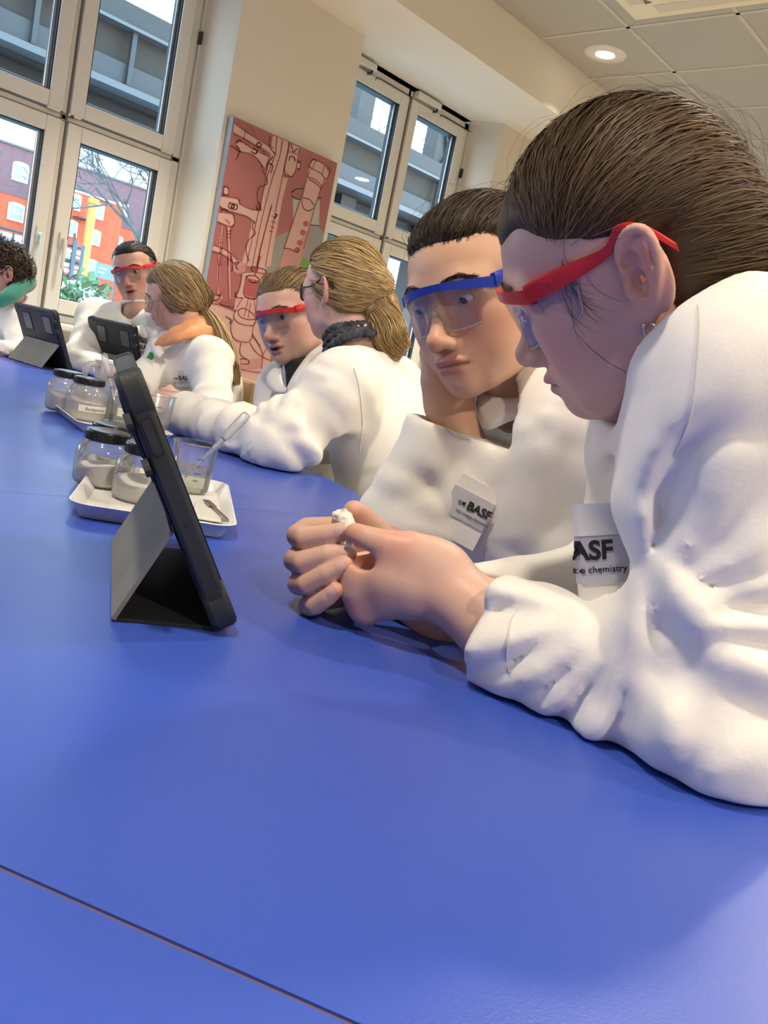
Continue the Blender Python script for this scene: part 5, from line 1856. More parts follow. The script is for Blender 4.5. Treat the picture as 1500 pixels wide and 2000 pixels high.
hair_obj(B, [pb, fl, bun], [taper(len(pb), 12, .00048, .6, 4), taper(120, 12, .0002, .4, 5), taper(700, 12, .0006, .4, 6)], (.014, .009, .006), (.095, .06, .036), 41, base=capB, basecol=(.034, .022, .014))
goggles('blue-framed safety goggles on the girl resting cheek on hand', M_bluepl, B['R'], B['t'], 'safety goggles', M_lens)
# ------------------------------------------------------------------ the five further along the table
def at_depth(t, d0, d1):
    return CAM + (np.asarray(t) - CAM) * d1 / d0
def simple_hand(wr, tip, nrm, sc=1.0, skin=SKA, curl=.5, h=.003):
    """relaxed hand: wrist -> knuckles -> curled fingers and a side thumb"""
    wr, tip = np.asarray(wr, float), np.asarray(tip, float)
    d = unit(tip - wr)
    n = unit(np.asarray(nrm, float) - d * (np.asarray(nrm, float) @ d))       # back of the hand
    s = np.cross(d, n)
    q = lambda a, b, c: wr + sc * (d * a + s * b + n * c)
    pr = [(cone(q(-.05, 0, 0), q(.0, 0, 0), .024 * sc, .021 * sc), 0), (ell(q(.045, 0, 0), np.array([.048, .036, .017]) * sc, np.stack([d, s, n], 1)), .012)]
    for i, (o, l) in enumerate(((-.027, .9), (-.009, 1.0), (.009, .95), (.026, .78))):
        k = q(.080, o, .004)
        a = q(.080 + .034 * l * (1 - curl * .4), o, .004 - .022 * curl * l)
        b = q(.080 + .046 * l * (1 - curl), o, .0 - .044 * curl * l)
        c = q(.080 + .052 * l * (1 - curl * 1.5), o, -.008 - .050 * curl * l)
        pr.append((chain([q(.05, o * .8, 0), k, a, b, c], np.array([.010, .0095, .0085, .0078, .0068]) * sc), .004))
    pr.append((chain([q(.02, -.026, -.002), q(.048, -.044, -.008), q(.072, -.046, -.018), q(.088, -.040, -.024)], np.array([.014, .0115, .0095, .008]) * sc), .008))
    F = field_for([p for p, _ in pr], h, .012)
    for p, k in pr:
        F.union(p, k)
    return hand_mesh(F, skin, [(tip, .03, .4)])
# ---- C: blonde girl with ponytail, seen from behind, reaching along the table
SKC = (.70, .44, .37)
tC = at_depth((1.2438, 1.3117, 1.0888), 1.754, 1.68)
def folds_C(C_):
    sh, el, cf = PD(668, 752, 1.54), PD(545, 868, 1.50), PD(352, 800, 1.70)
    arm_folds(C_, sh, el, .060, .012, .085, 51, bias=.8, slant=1.8)
    arm_folds(C_, el, cf, .054, .012, .075, 52, bias=.3, slant=1.6, span=(-.1, .93))
    star_folds(C_, PD(640, 900, 1.50), -CF, 10, .010, .04, .20, 53, up=CU, phi0=4.0, phi1=6.4)
    star_folds(C_, PD(700, 745, 1.50), -CF, 9, .008, .03, .16, 54, up=CU, phi0=2.2, phi1=4.2)
    star_folds(C_, PD(520, 850, 1.46), -CF, 11, .016, .03, .20, 57, up=CU)
    drape(C_, .0025, 22, 55)
    crumple(C_, .0085, 19, 56, along=el - sh)
Cp = make_person(dict(
    label='blonde girl with short ponytail, dark glasses and knit scarf, seen from behind',
    t=tC, fwd=(-.048, .992, -.115), up=(-.139, .108, .985), sc=.91, hres=.0032,
    head=dict(skin=SKC, lip=(.5, .2, .19), lid=.3, ears=(-1,), ear_size=.95),
    Ls=PD(668, 752, 1.54), Rs=np.array([1.40, 1.27, .925]), Le=PD(545, 868, 1.50), Re=np.array([1.47, 1.22, .71]), Lw=PD(345, 795, 1.71), Rw=np.array([1.30, 1.32, .60]),
    Lc=PD(358, 803, 1.69), Rc=np.array([1.32, 1.31, .61]), pelvis=np.array([1.40, 1.02, .50]), tfwd=(-.55, .83), neck=at_depth(PD(702, 690, 1.66), 1, 1),
    cres=.0062, rad=(.058, .054, .045), chest=(.165, .118, .175), belly=(.165, .125, .21), folds=[folds_C], gaze=(0, 1, -.2),
    hands=[simple_hand(PD(345, 795, 1.71), PD(312, 770, 1.76), CU * .6 - CF * .8, .9, SKC, .6)]))
T_C = loc(Cp, PD(733, 562, 1.655))
print('T_C', T_C)
clipC = lambda P: hair_clip(P, (.094, .058), .34, -.022, -.060)
capC = hair_cap(.0085, .0045, clipC, extra=[(cone((0, -.09, .02), T_C, .032, .016), .03)])
st = cap_starts(capC, clipC, 3000, 61, band=.024, share=.6)
pc = flow_paths(capC, st, T_C, 10, seed=62, lift=.0022, wob=.004, tspread=.006)
wC = lambda x, y, d: loc(Cp, PD(x, y, d))
tlC = tail_paths(None, [T_C, wC(748, 585, 1.64), wC(752, 625, 1.63), wC(765, 665, 1.63), wC(790, 690, 1.63)], [.011, .030, .040, .040, .022], 1500, 14, 63)
tlC2 = tail_paths(None, [T_C, wC(738, 590, 1.63), wC(728, 625, 1.62), wC(742, 660, 1.62), wC(800, 672, 1.63)], [.010, .018, .018, .014, .006], 350, 14, 64)
hair_obj(Cp, [pc, tlC, tlC2], [taper(len(pc), 10, .0008, .6, 7), taper(1500, 14, .0009, .35, 8), taper(350, 14, .0009, .35, 9)], (.26, .17, .075), (.66, .48, .24), 71, base=capC, basecol=(.30, .20, .10))
def hair_tie(P, T, d, r_, tr_, m, name='hair_tie', braid=0, label=None):
    """ring round the gathered hair"""
    T, d = np.asarray(T, float), unit(d)
    a = unit(np.cross(d, (.2, .3, 1)))
    b = np.cross(d, a)
    sb = SB()
    if braid:
        for j in range(braid):
            w = np.linspace(0, 2 * math.pi, 41)[:-1]
            ph = 2 * math.pi * j / braid
            pts = [T + (r_ + tr_ * .5 * math.cos(5 * q + ph)) * (math.cos(q) * a + math.sin(q) * b) + d * tr_ * .5 * math.sin(5 * q + ph) for q in w]
            sb.tube(xf(P['R'], P['t'], pts), tr_ * .55, 7, closed=True)
    else:
        w = np.linspace(0, 2 * math.pi, 25)[:-1]
        sb.tube(xf(P['R'], P['t'], [T + r_ * (math.cos(q) * a + math.sin(q) * b) for q in w]), tr_, 10, closed=True)
    o = sb.obj(name, m, P['root'], smooth=True)
    if label:
        o['label'] = label
    return o
M_beige = mat('beige_elastic', (.62, .48, .30), .8, bump=(500, .3))
hair_tie(Cp, T_C + (T_C - c0) * .05, T_C - c0, .0185, .0095, M_beige, 'hair_tie', 3, 'braided beige hair tie')
# knit scarf
def scarf(P, m, n=3, r_=.062, th=.016, drop=.0, rot=0.0):
    nb = P['neck']
    dirn = unit(P['t'] - nb)
    a = unit(np.cross(dirn, (.1, 1, .2)))
    b = np.cross(dirn, a)
    sb = SB()
    for j in range(n):
        for k in range(2):
            w = np.linspace(0, 2 * math.pi, 61)[:-1]
            pts = [nb + dirn * (.012 + j * .014 + .006 * math.sin(2 * q + j)) + (r_ - j * .003 + th * .35 * math.cos(17 * q + math.pi * k + j)) * (math.cos(q) * a + math.sin(q) * b) + dirn * th * .35 * math.sin(17 * q + math.pi * k) for q in w]
            sb.tube(pts, th * .42, 7, closed=True)
    return sb.obj('scarf', m, P['root'], smooth=True)
M_scarf = mat('charcoal_knit', (.055, .058, .075), .9, var=(60, .75), bump=(400, .4))
scarf(Cp, M_scarf)
# dark glasses
def spectacles(label, m, P, lens_m, w=.022, hgt=.017, th=.0022, group=None):
    R, t = P['R'], P['t']
    root = thing('eyeglasses', label, 'glasses', xf(R, t, (0, .1, .008)), group)
    for s in (1, -1):
        q = np.linspace(0, 2 * math.pi, 29)[:-1]
        sup = lambda v: np.sign(v) * abs(v) ** .7
        rim = [np.array([s * (.032 + w * sup(math.cos(k))), .104 - 7 * (.032 + w * sup(math.cos(k))) ** 2, .006 + hgt * sup(math.sin(k))]) for k in q]
        SB().tube(xf(R, t, rim), th, 7, closed=True).obj('rim', m, root, smooth=True)
        ce = np.mean(rim, 0)
        v = np.array([ce] + rim)
        f = [(0, i + 1, (i + 1) % 28 + 1) for i in range(28)]
        mesh_obj('lens', xf(R, t, v), f, lens_m, root)
        SB().tube(xf(R, t, spline([(s * .055, .085, .012), (s * .066, .070, .013), (s * .075, .03, .016), (s * .079, -.006, .030), (s * .079, -.022, .024), (s * .076, -.034, .008)], 20)), th * .85, 6).obj('temple_arm', m, root, smooth=True)
    SB().tube(xf(R, t, spline([(-.011, .101, .010), (0, .106, .013), (.011, .101, .010)], 8)), th, 6).obj('bridge', m, root, smooth=True)
    return root
M_tort = mat('dark_tortoiseshell', (.03, .017, .012), .25)
M_glass = clear('spectacle_glass', (.9, .92, .93), .06, .02)
spectacles('dark-rimmed eyeglasses worn by the blonde girl with ponytail and scarf', M_tort, Cp, M_glass)
# ---- D: light brown hair pulled back, red goggles, open-collared coat
SKD = (.64, .40, .32)
tD = at_depth((1.2133, 1.4113, 1.0209), 1.807, 1.93)
def folds_D(C_):
    drape(C_, .003, 24, 65)
    crumple(C_, .010, 18, 68)
    star_folds(C_, PD(560, 790, 1.85), -CF, 9, .010, .04, .2, 66, up=CU)
Dp = make_person(dict(
    label='girl with pulled-back light brown hair and red goggles beside the blonde ponytail girl',
    t=tD, fwd=(-.961, -.166, -.223), up=(-.261, .263, .929), sc=1.0, hres=.0034,
    head=dict(skin=SKD, lip=(.48, .17, .16), lid=.35, open_=.5, ears=(-1, 1)),
    Ls=PD(668, 745, 1.93), Rs=PD(560, 762, 2.08), Le=PD(640, 850, 1.80), Re=PD(540, 832, 2.02), Lw=PD(560, 855, 1.78), Rw=PD(500, 850, 1.90), Lc=PD(580, 852, 1.79), Rc=PD(510, 846, 1.93),
    pelvis=np.array([1.52, 1.62, .50]), tfwd=(-.90, .1), neck=PD(622, 712, 2.0), cres=.008, folds=[folds_D], gaze=(-.1, 1, -.25), iris=(.10, .09, .07), brow=(.10, .07, .04)))
T_D = np.array([0, -.115, .045])
clipD = lambda P: hair_clip(P, (.094, .056), .42, -.022, -.07)
capD = hair_cap(.0055, .0048, clipD, smooth=.016)
st = cap_starts(capD, clipD, 1700, 67, band=.024, share=.6)
pdn = flow_paths(capD, st, T_D, 9, seed=68, lift=.002, wob=.004)
tlD = tail_paths(None, [T_D, T_D + (0, -.04, -.01), T_D + (0, -.06, -.06), T_D + (0, -.055, -.14)], [.010, .020, .022, .008], 350, 10, 69)
hair_obj(Dp, [pdn, tlD], [taper(len(pdn), 9, .0009, .6, 1), taper(350, 10, .001, .4, 2)], (.15, .10, .05), (.42, .30, .16), 72, base=capD, basecol=(.16, .11, .055))
goggles('red-framed safety goggles on girl with pulled-back light brown hair', M_redpl, Dp['R'], Dp['t'], 'safety goggles', M_lens)
# ---- E: long blonde hair in a black tie, peach hood over the coat
SKE = (.68, .43, .34)
tE = np.array([1.5452, 2.3842, 1.0481])
def folds_E(C_):
    arm_folds(C_, PD(408, 700, 2.58), PD(415, 810, 2.42), .066, .009, .09, 81, bias=.8, slant=1.6)
    star_folds(C_, PD(395, 760, 2.40), -CF, 9, .011, .05, .25, 82, up=CU)
    drape(C_, .003, 22, 83)
    crumple(C_, .012, 16, 84)
Ep = make_person(dict(
    label='girl with long blonde ponytail, clear eyeglasses and peach hood over her coat',
    t=tE, fwd=(-.741, .586, -.328), up=(-.450, -.071, .890), sc=.95, hres=.0042,
    head=dict(skin=SKE, lip=(.5, .19, .18), lid=.3, open_=.35, ears=(-1,)),
    Ls=PD(412, 705, 2.58), Rs=PD(330, 690, 2.74), Le=PD(418, 812, 2.42), Re=PD(285, 745, 2.62), Lw=PD(345, 800, 2.34), Rw=PD(255, 765, 2.50), Lc=PD(362, 803, 2.36), Rc=PD(268, 762, 2.52),
    pelvis=np.array([1.86, 2.18, .50]), tfwd=(-.88, .40), neck=PD(373, 655, 2.70), cres=.010, folds=[folds_E], iris=(.10, .12, .13), brow=(.2, .14, .07), hands=[]))
T_E = loc(Ep, PD(392, 600, 2.69))
clipE = lambda P: hair_clip(P, (.094, .054), .20, -.020, -.075)
capE = hair_cap(.0085, .0055, clipE, extra=[(cone((0, -.085, -.01), T_E, .03, .015), .03)])
st = cap_starts(capE, clipE, 1700, 84, band=.026, share=.6)
pe = flow_paths(capE, st, T_E, 9, seed=85, lift=.002, wob=.004)
wE = lambda x, y, d: loc(Ep, PD(x, y, d))
tlE = tail_paths(None, [T_E, wE(415, 625, 2.66), wE(440, 670, 2.62), wE(455, 715, 2.58), wE(463, 752, 2.58)], [.010, .022, .026, .022, .010], 700, 12, 86)
gl = np.random.default_rng(9)
ls = np.zeros((12, 9, 3))
for i in range(12):
    a0 = np.array([-.060 - .01 * gl.random(), .055 + .015 * gl.normal(), .035 + .012 * gl.normal()])
    ls[i] = spline([a0, a0 + (-.014, .008, -.03), a0 + (-.012, .012 + .006 * gl.normal(), -.07), a0 + (-.008, .010 + .012 * gl.normal(), -.105 - .03 * gl.random())], 9)
hair_obj(Ep, [pe, tlE, ls], [taper(len(pe), 9, .0011, .6, 3), taper(700, 12, .0012, .4, 4), taper(12, 9, .0006, .3, 5)], (.20, .135, .065), (.52, .37, .19), 73, base=capE, basecol=(.20, .135, .07))
hair_tie(Ep, T_E, T_E - c0, .012, .0075, M_blackcloth)
M_goldwire = mat('thin_gold_wire', (.55, .42, .28), .25, metal=1.0)
spectacles('thin gold-rimmed eyeglasses worn by the girl with the peach hood', M_goldwire, Ep, M_glass, w=.021, hgt=.018, th=.0011)
def hood(P, m, name, pts, rad, flat=.5, n=14):
    """soft roll of hood cloth lying round the neck"""
    pts = np.asarray(pts)
    cv = spline(pts, 40)
    rr = np.interp(np.linspace(0, 1, 40), np.linspace(0, 1, len(rad)), rad)
    F = field_for([chain(cv, rr)], .006, .02)
    F.union(chain(cv, rr))
    drape(F, .004, 55, 91, along=cv[-1] - cv[0])
    v, f = F.mesh()
    return mesh_obj(name, relax(v, f, 2), f, m, P['root'])
M_peach = mat('peach_fleece', (.80, .36, .17), .9, sheen=.3, bump=(250, .2))
def hood2(P, m, strands, rad, k=.016, res=.006):
    """shawl-like hood: several soft rolls melted together"""
    ch = [chain(spline([PD(*q) for q in st_], 24), np.interp(np.linspace(0, 1, 24), np.linspace(0, 1, len(r_)), r_)) for st_, r_ in zip(strands, rad)]
    F = field_for(ch, res, .02)
    for c in ch:
        F.union(c, k)
    drape(F, .003, 60, 91)
    v, f = F.mesh()
    return mesh_obj('hood', relax(v, f, 2), f, m, P['root'])
hood2(Ep, M_peach, [
    [(306, 674, 2.60), (325, 655, 2.585), (360, 640, 2.60), (398, 628, 2.68), (425, 645, 2.70), (446, 678, 2.66), (450, 694, 2.64)],
    [(318, 676, 2.59), (345, 661, 2.57), (380, 650, 2.60), (412, 650, 2.64), (436, 672, 2.64), (448, 692, 2.63)],
    [(350, 645, 2.76), (390, 625, 2.78), (425, 640, 2.76), (446, 680, 2.68)],
    [(375, 640, 2.64), (410, 640, 2.68), (432, 662, 2.67)]],
    [[.010, .015, .017, .020, .022, .018, .010], [.010, .015, .018, .020, .018, .010], [.02, .025, .025, .012], [.02, .028, .022]])
# ---- F: black hair parted in the middle, red goggles, facing us
SKF = (.52, .31, .235)
tF = np.array([1.5756, 2.695, 1.0999])
def folds_F(C_):
    arm_folds(C_, PD(190, 640, 2.98), PD(160, 705, 2.80), .066, .010, .09, 93, bias=.8, slant=1.6)
    star_folds(C_, PD(200, 720, 2.75), -CF, 8, .012, .05, .25, 94, up=CU)
    drape(C_, .003, 22, 95)
    crumple(C_, .012, 16, 96)
Fp = make_person(dict(
    label='girl with black centre-parted hair and red goggles sitting by the window',
    t=tF, fwd=(-.778, -.614, -.133), up=(-.305, .185, .934), sc=.95, hres=.0042,
    head=dict(skin=SKF, lip=(.40, .13, .13), lid=.3, open_=.3, ears=(1, -1)),
    Ls=PD(312, 640, 2.82), Rs=PD(188, 622, 2.98), Le=PD(345, 720, 2.72), Re=PD(158, 706, 2.82), Lw=PD(290, 745, 2.62), Rw=PD(225, 735, 2.62), Lc=PD(298, 742, 2.64), Rc=PD(212, 733, 2.65),
    pelvis=np.array([1.80, 2.92, .50]), tfwd=(-.85, -.5), neck=PD(272, 612, 2.90), cres=.010, folds=[folds_F], gaze=(.1, 1, -.3), iris=(.03, .02, .012), brow=(.012, .01, .008), nbrow=130))
T_F = np.array([0, -.112, .0])
def clipF(P):
    x = P[..., 0]
    return hair_clip(P, (.094, .066), .30, -.020, -.075) + .0 * x
capF = hair_cap(.0065, .0055, clipF)
st = cap_starts(capF, clipF, 1500, 96, band=.03, share=.4)
part = np.stack([gl.normal(size=500) * .003, gl.uniform(-.06, .085, 500), np.full(500, .13)], 1)
pf = flow_paths(capF, np.concatenate([st, part]), T_F, 9, seed=97, lift=.001, wob=.001, sag=None)
pf[len(st):, 1:-1, 0] += np.where(gl.random(500) < .5, -1, 1)[:, None] * .05 * np.sin(np.linspace(0, 1, 9)[1:-1] * 3.14)[None]
hair_obj(Fp, [pf[:len(st)]], [taper(len(st), 9, .0011, .6, 3)], (.006, .005, .005), (.022, .018, .017), 74, base=capF, basecol=(.008, .007, .007))
goggles('red-framed safety goggles on the black-haired girl by the window', M_redpl, Fp['R'], Fp['t'], 'safety goggles', M_lens)
# ---- G: boy with curly brown hair and teal hood at the far end
SKG = (.58, .34, .26)
tG = np.array([1.285, 3.06, 1.008])
def folds_G(C_):
    arm_folds(C_, PD(48, 625, 2.95), PD(55, 690, 2.85), .066, .012, .09, 98, bias=.6, slant=1.6)
    drape(C_, .004, 22, 99)
    crumple(C_, .012, 16, 100)
Gp = make_person(dict(
    label='boy with curly brown hair and teal hood at the far end',
    t=tG, fwd=(-.92, .30, -.25), up=(-.24, .05, .97), sc=.95, hres=.0045,
    head=dict(skin=SKG, ears=(-1,), lid=.3),
    Ls=PD(42, 632, 2.95), Rs=PD(0, 615, 3.15), Le=PD(60, 700, 2.86), Re=PD(-80, 660, 3.1), Lw=PD(-20, 690, 2.72), Rw=PD(-100, 670, 2.9), Lc=PD(-5, 690, 2.74), Rc=PD(-95, 668, 2.92),
    pelvis=np.array([1.42, 3.30, .50]), tfwd=(-.80, -.30), neck=PD(22, 600, 3.02), cres=.011, folds=[folds_G]))
clipG = lambda P: hair_clip(P, (.094, .056), .40, -.018, -.055)
capG = hair_cap(.014, .005, clipG)
capG.disp(lambda x, y, z: .006 * waves(x, y, z, 230, 3) + .004 * waves(x, y, z, 420, 4))
v_, f_ = Field.mesh(capG)
sel = v_[gl.integers(0, len(v_), 1100)]
dr = (sel - c0) / np.linalg.norm(sel - c0, axis=1, keepdims=True)
tw = gl.normal(size=(1100, 3))
tw -= dr * (tw * dr).sum(1, keepdims=True)
tw /= np.linalg.norm(tw, axis=1, keepdims=True)
tb = np.cross(dr, tw)
tt7 = np.linspace(0, 1, 7)[None, :, None]
curl = sel[:, None] + dr[:, None] * .012 * np.sin(tt7 * 2.6) + .010 * (np.sin(tt7 * 5.5) * tw[:, None] + (1 - np.cos(tt7 * 5.5)) * .6 * tb[:, None])
hair_obj(Gp, [curl], [taper(1100, 7, .0013, .4, 3)], (.020, .012, .008), (.085, .052, .030), 75, base=capG, basecol=(.022, .014, .009))
M_teal = mat('teal_fleece', (.03, .22, .17), .9, sheen=.3, bump=(250, .2))
hood(Gp, M_teal, 'hood', [PD(-25, 590, 2.86), PD(5, 585, 2.86), PD(32, 568, 2.90), PD(55, 552, 2.98), PD(50, 560, 3.10), PD(10, 570, 3.15)], [.016, .024, .026, .026, .026, .024])
# ------------------------------------------------------------------ things on the table
M_case = mat('charcoal_rubber_case', (.022, .026, .032), .55, spec=.4, bump=(300, .12))
M_caseg = mat('grey_case_cloth', (.17, .175, .16), .75, bump=(350, .25), var=(14, .12))
M_caseb = mat('black_case_lining', (.010, .011, .016), .7)
M_screen = mat('dark_screen', (.01, .012, .02), .08)
M_back = mat('tablet_back', (.10, .115, .13), .4, metal=.5)
def rrect(w, h, r, n=5):
    out = []
    for cx, cy, a in ((w - r, h - r, 0), (r, h - r, 90), (r, r, 180), (w - r, r, 270)):
        for k in range(n + 1):
            q = math.radians(a + 90 * k / n)
            out.append((cx + r * math.cos(q), cy + r * math.sin(q)))
    return np.array(out)
def tablet(lab, corner, b, lean_dir, lean, W=.252, Hh=.190, cutouts=True, stand_w=.215, foot=.083, hinge=.078):
    """corner: bottom corner nearest to us on the table; b runs along the bottom edge; lean_dir is where the back faces"""
    b, ld = unit((*b, 0)), unit((*lean_dir, 0))
    ld = unit(ld - b * (ld @ b))
    up = math.cos(lean) * np.array([0, 0, 1.0]) + math.sin(lean) * ld
    nb = math.cos(lean) * ld - math.sin(lean) * np.array([0, 0, 1.0])        # out of the back
    th = .0155
    c = np.array([corner[0], corner[1], TZ + .001 + max(0, math.sin(lean) * th)])
    q = lambda u, v, w: c + b * u + up * v + nb * w
    root = thing('tablet', lab, 'tablet', (corner[0], corner[1], TZ), 'tablets in folding cases')
    def slab(name, u0, v0, w, h, r_, z0, z1, m, bev=.002):
        o = SB().prism([q(u0 + a, v0 + d, z0) for a, d in rrect(w, h, r_)], nb * (z1 - z0)).obj(name, m, root, smooth='auto')
        if bev:
            bevel(o, bev, 2)
        return o
    slab('case_shell', 0, 0, W, Hh, .014, 0, th, M_case, .003)
    for (u, v) in ((0, 0), (W - .034, 0), (0, Hh - .034), (W - .034, Hh - .034)):
        slab('corner_bumper', u - .0015, v - .0012, .037, .037, .014, -.0015, th + .0015, M_case, .004)
    slab('screen', .010, .010, W - .02, Hh - .02, .006, -.0012, .0012, M_screen, 0)
    # upper back panel with two window cut-outs showing the tablet
    slab('back_panel', .012, hinge + .004, W - .024, Hh - hinge - .014, .006, th, th + .0022, M_caseg if not cutouts else M_case, .001)
    if cutouts:
        for u in (W * .12, W * .62):
            slab('cutout_rim', u - .006, Hh - .078, .055, .062, .006, th + .0018, th + .0032, M_caseb, 0)
            slab('cutout', u, Hh - .072, .043, .050, .004, th + .003, th + .0038, M_back, 0)
    # kickstand leaf and base leaf
    u0 = (W - stand_w) / 2 * .5
    hp = lambda u: q(u, hinge, th + .002)
    fl = lambda u: np.array([*(c + b * u)[:2], TZ]) + ld * foot
    A_, B_, C2, D2 = hp(u0), hp(u0 + stand_w), fl(u0 + stand_w) + (0, 0, .0015), fl(u0) + (0, 0, .0015)
    n_ = unit(np.cross(B_ - A_, D2 - A_))
    if n_ @ ld < 0:
        n_ = -n_
    SB().hexa([A_, B_, C2, D2], [A_ + n_ * .003, B_ + n_ * .003, C2 + n_ * .003, D2 + n_ * .003]).obj('kickstand', M_caseg, root)
    b0 = lambda u: np.array([*(c + b * u)[:2], TZ + .0005]) + ld * (.004 + math.cos(lean) * th)
    f0 = lambda u: fl(u) * (1, 1, 0) + (0, 0, TZ + .0005)
    P = [b0(u0 + .002), b0(u0 + stand_w - .002), f0(u0 + stand_w - .002), f0(u0 + .002)]
    SB().hexa(P, [k + np.array([0, 0, .0025]) for k in P]).obj('base_leaf', M_caseb, root)
    lo_ = slab('lower_back', .012, .012, W - .024, hinge - .014, .005, th, th + .002, M_caseb, 0)
    # buttons and sockets on the short edge that faces us
    e = lambda v, w, o_=0.0: c + b * (-.0004 - o_) + up * v + nb * w
    def disc(name, v, r_, m, o_=0.0):
        SB().prism([e(v + r_ * math.cos(k), th * .5 + r_ * math.sin(k), o_) for k in np.linspace(0, 6.283, 17)[:-1]], -b * .0006).obj(name, m, root)
    P = [e(.146 + a, th * .5 + d) for a, d in rrect(.024, .006, .0025) - (.012, .003)]
    SB().prism(P, -b * .0012).obj('power_button', M_case, root)
    P = [e(.146 + a, th * .5 + d) for a, d in rrect(.028, .009, .003) - (.014, .0045)]
    SB().prism(P, -b * .0004).obj('button_recess', M_caseb, root)
    disc('microphone_hole', .083, .0016, M_caseb)
    disc('headphone_socket', .026, .0050, M_caseb)
    disc('socket_rim', .026, .0062, M_case, -.0003)
    for v in (.160, .128):
        SB().prism([q(.002 + .012 * math.cos(k), v, th) + up * .006 * math.sin(k) for k in np.linspace(0, 6.283, 13)[:-1]], nb * .0045).obj('edge_button', M_case, root)
    return root
cA = PZ(461, 1246)
bA = unit((.487, .873))
tablet('charcoal tablet case on folded stand, propped before the clasped hands', cA, bA, (-bA[1], bA[0]), math.radians(29.5))
cB = PZ(142, 729)
tablet('charcoal tablet case with two cut-outs, standing before the boy', cB, (-.04, 1.0), (-1, -.04), math.radians(24), foot=.098, hinge=.085)
cC = PZ(283, 752)
tablet('charcoal tablet case with two cut-outs, behind the measuring jug', cC, (-.10, 1.0), (-1, -.1), math.radians(20), foot=.085)
# ---- trays
M_mel = mat('white_melamine', (.74, .74, .74), .25, spec=.5)
M_mel2 = mat('grey_tray_underside', (.45, .45, .47), .5)
def tray(lab, c, u, w, l, group='white trays'):
    """u: unit direction of the long side"""
    u = unit((*u, 0))
    s = np.array([u[1], -u[0], 0])
    c = np.array([c[0], c[1], TZ])
    root = thing('tray', lab, 'tray', c, group)
    def ring(k, z, r_=.022):
        o = rrect(l + 2 * k, w + 2 * k, r_ + k, 6) - ((l + 2 * k) / 2, (w + 2 * k) / 2)
        return [c + u * a + s * d + (0, 0, z) for a, d in o]
    prof = [(-.014, .0005), (-.010, .0005), (.000, .015), (.003, .0165), (.004, .0160), (.001, .0135), (-.0105, .004), (-.016, .003)]
    v, n = [], len(ring(0, 0))
    R_ = [ring(k, z) for k, z in prof]
    prof_rings = np.array(R_)
    # outside up, over the rim, then down inside
    order = [1, 2, 3, 4, 5, 6]
    f = []
    seq = [ring(-.010, .0008), ring(.0, .0150), ring(.0025, .0165), ring(.001, .0172), ring(-.0015, .0160), ring(-.0105, .0040)]
    v = np.concatenate(seq)
    for i in range(len(seq) - 1):
        for k in range(n):
            f.append((i * n + k, i * n + (k + 1) % n, (i + 1) * n + (k + 1) % n, (i + 1) * n + k))
    f.append(tuple((len(seq) - 1) * n + k for k in range(n)))
    f.append(tuple(range(n - 1, -1, -1)))
    mesh_obj('tray_dish', v, f, M_mel, root, smooth='auto')
    return root
uT = unit((.107 + .03, .200))
cT1 = np.array([.5585, .835])
tray('white tray of jars beside the propped tablet', cT1, uT, .165, .270)
cT2 = np.array([.832, 1.440])
tray('white tray holding the labelled jar and measuring jug', cT2, (.27, .963), .165, .270)
p = PZ(-12, 690)
tray('white tray at far end of the table by the boy', p[:2] + np.array([-.05, .06]), (.3, .95), .165, .27)
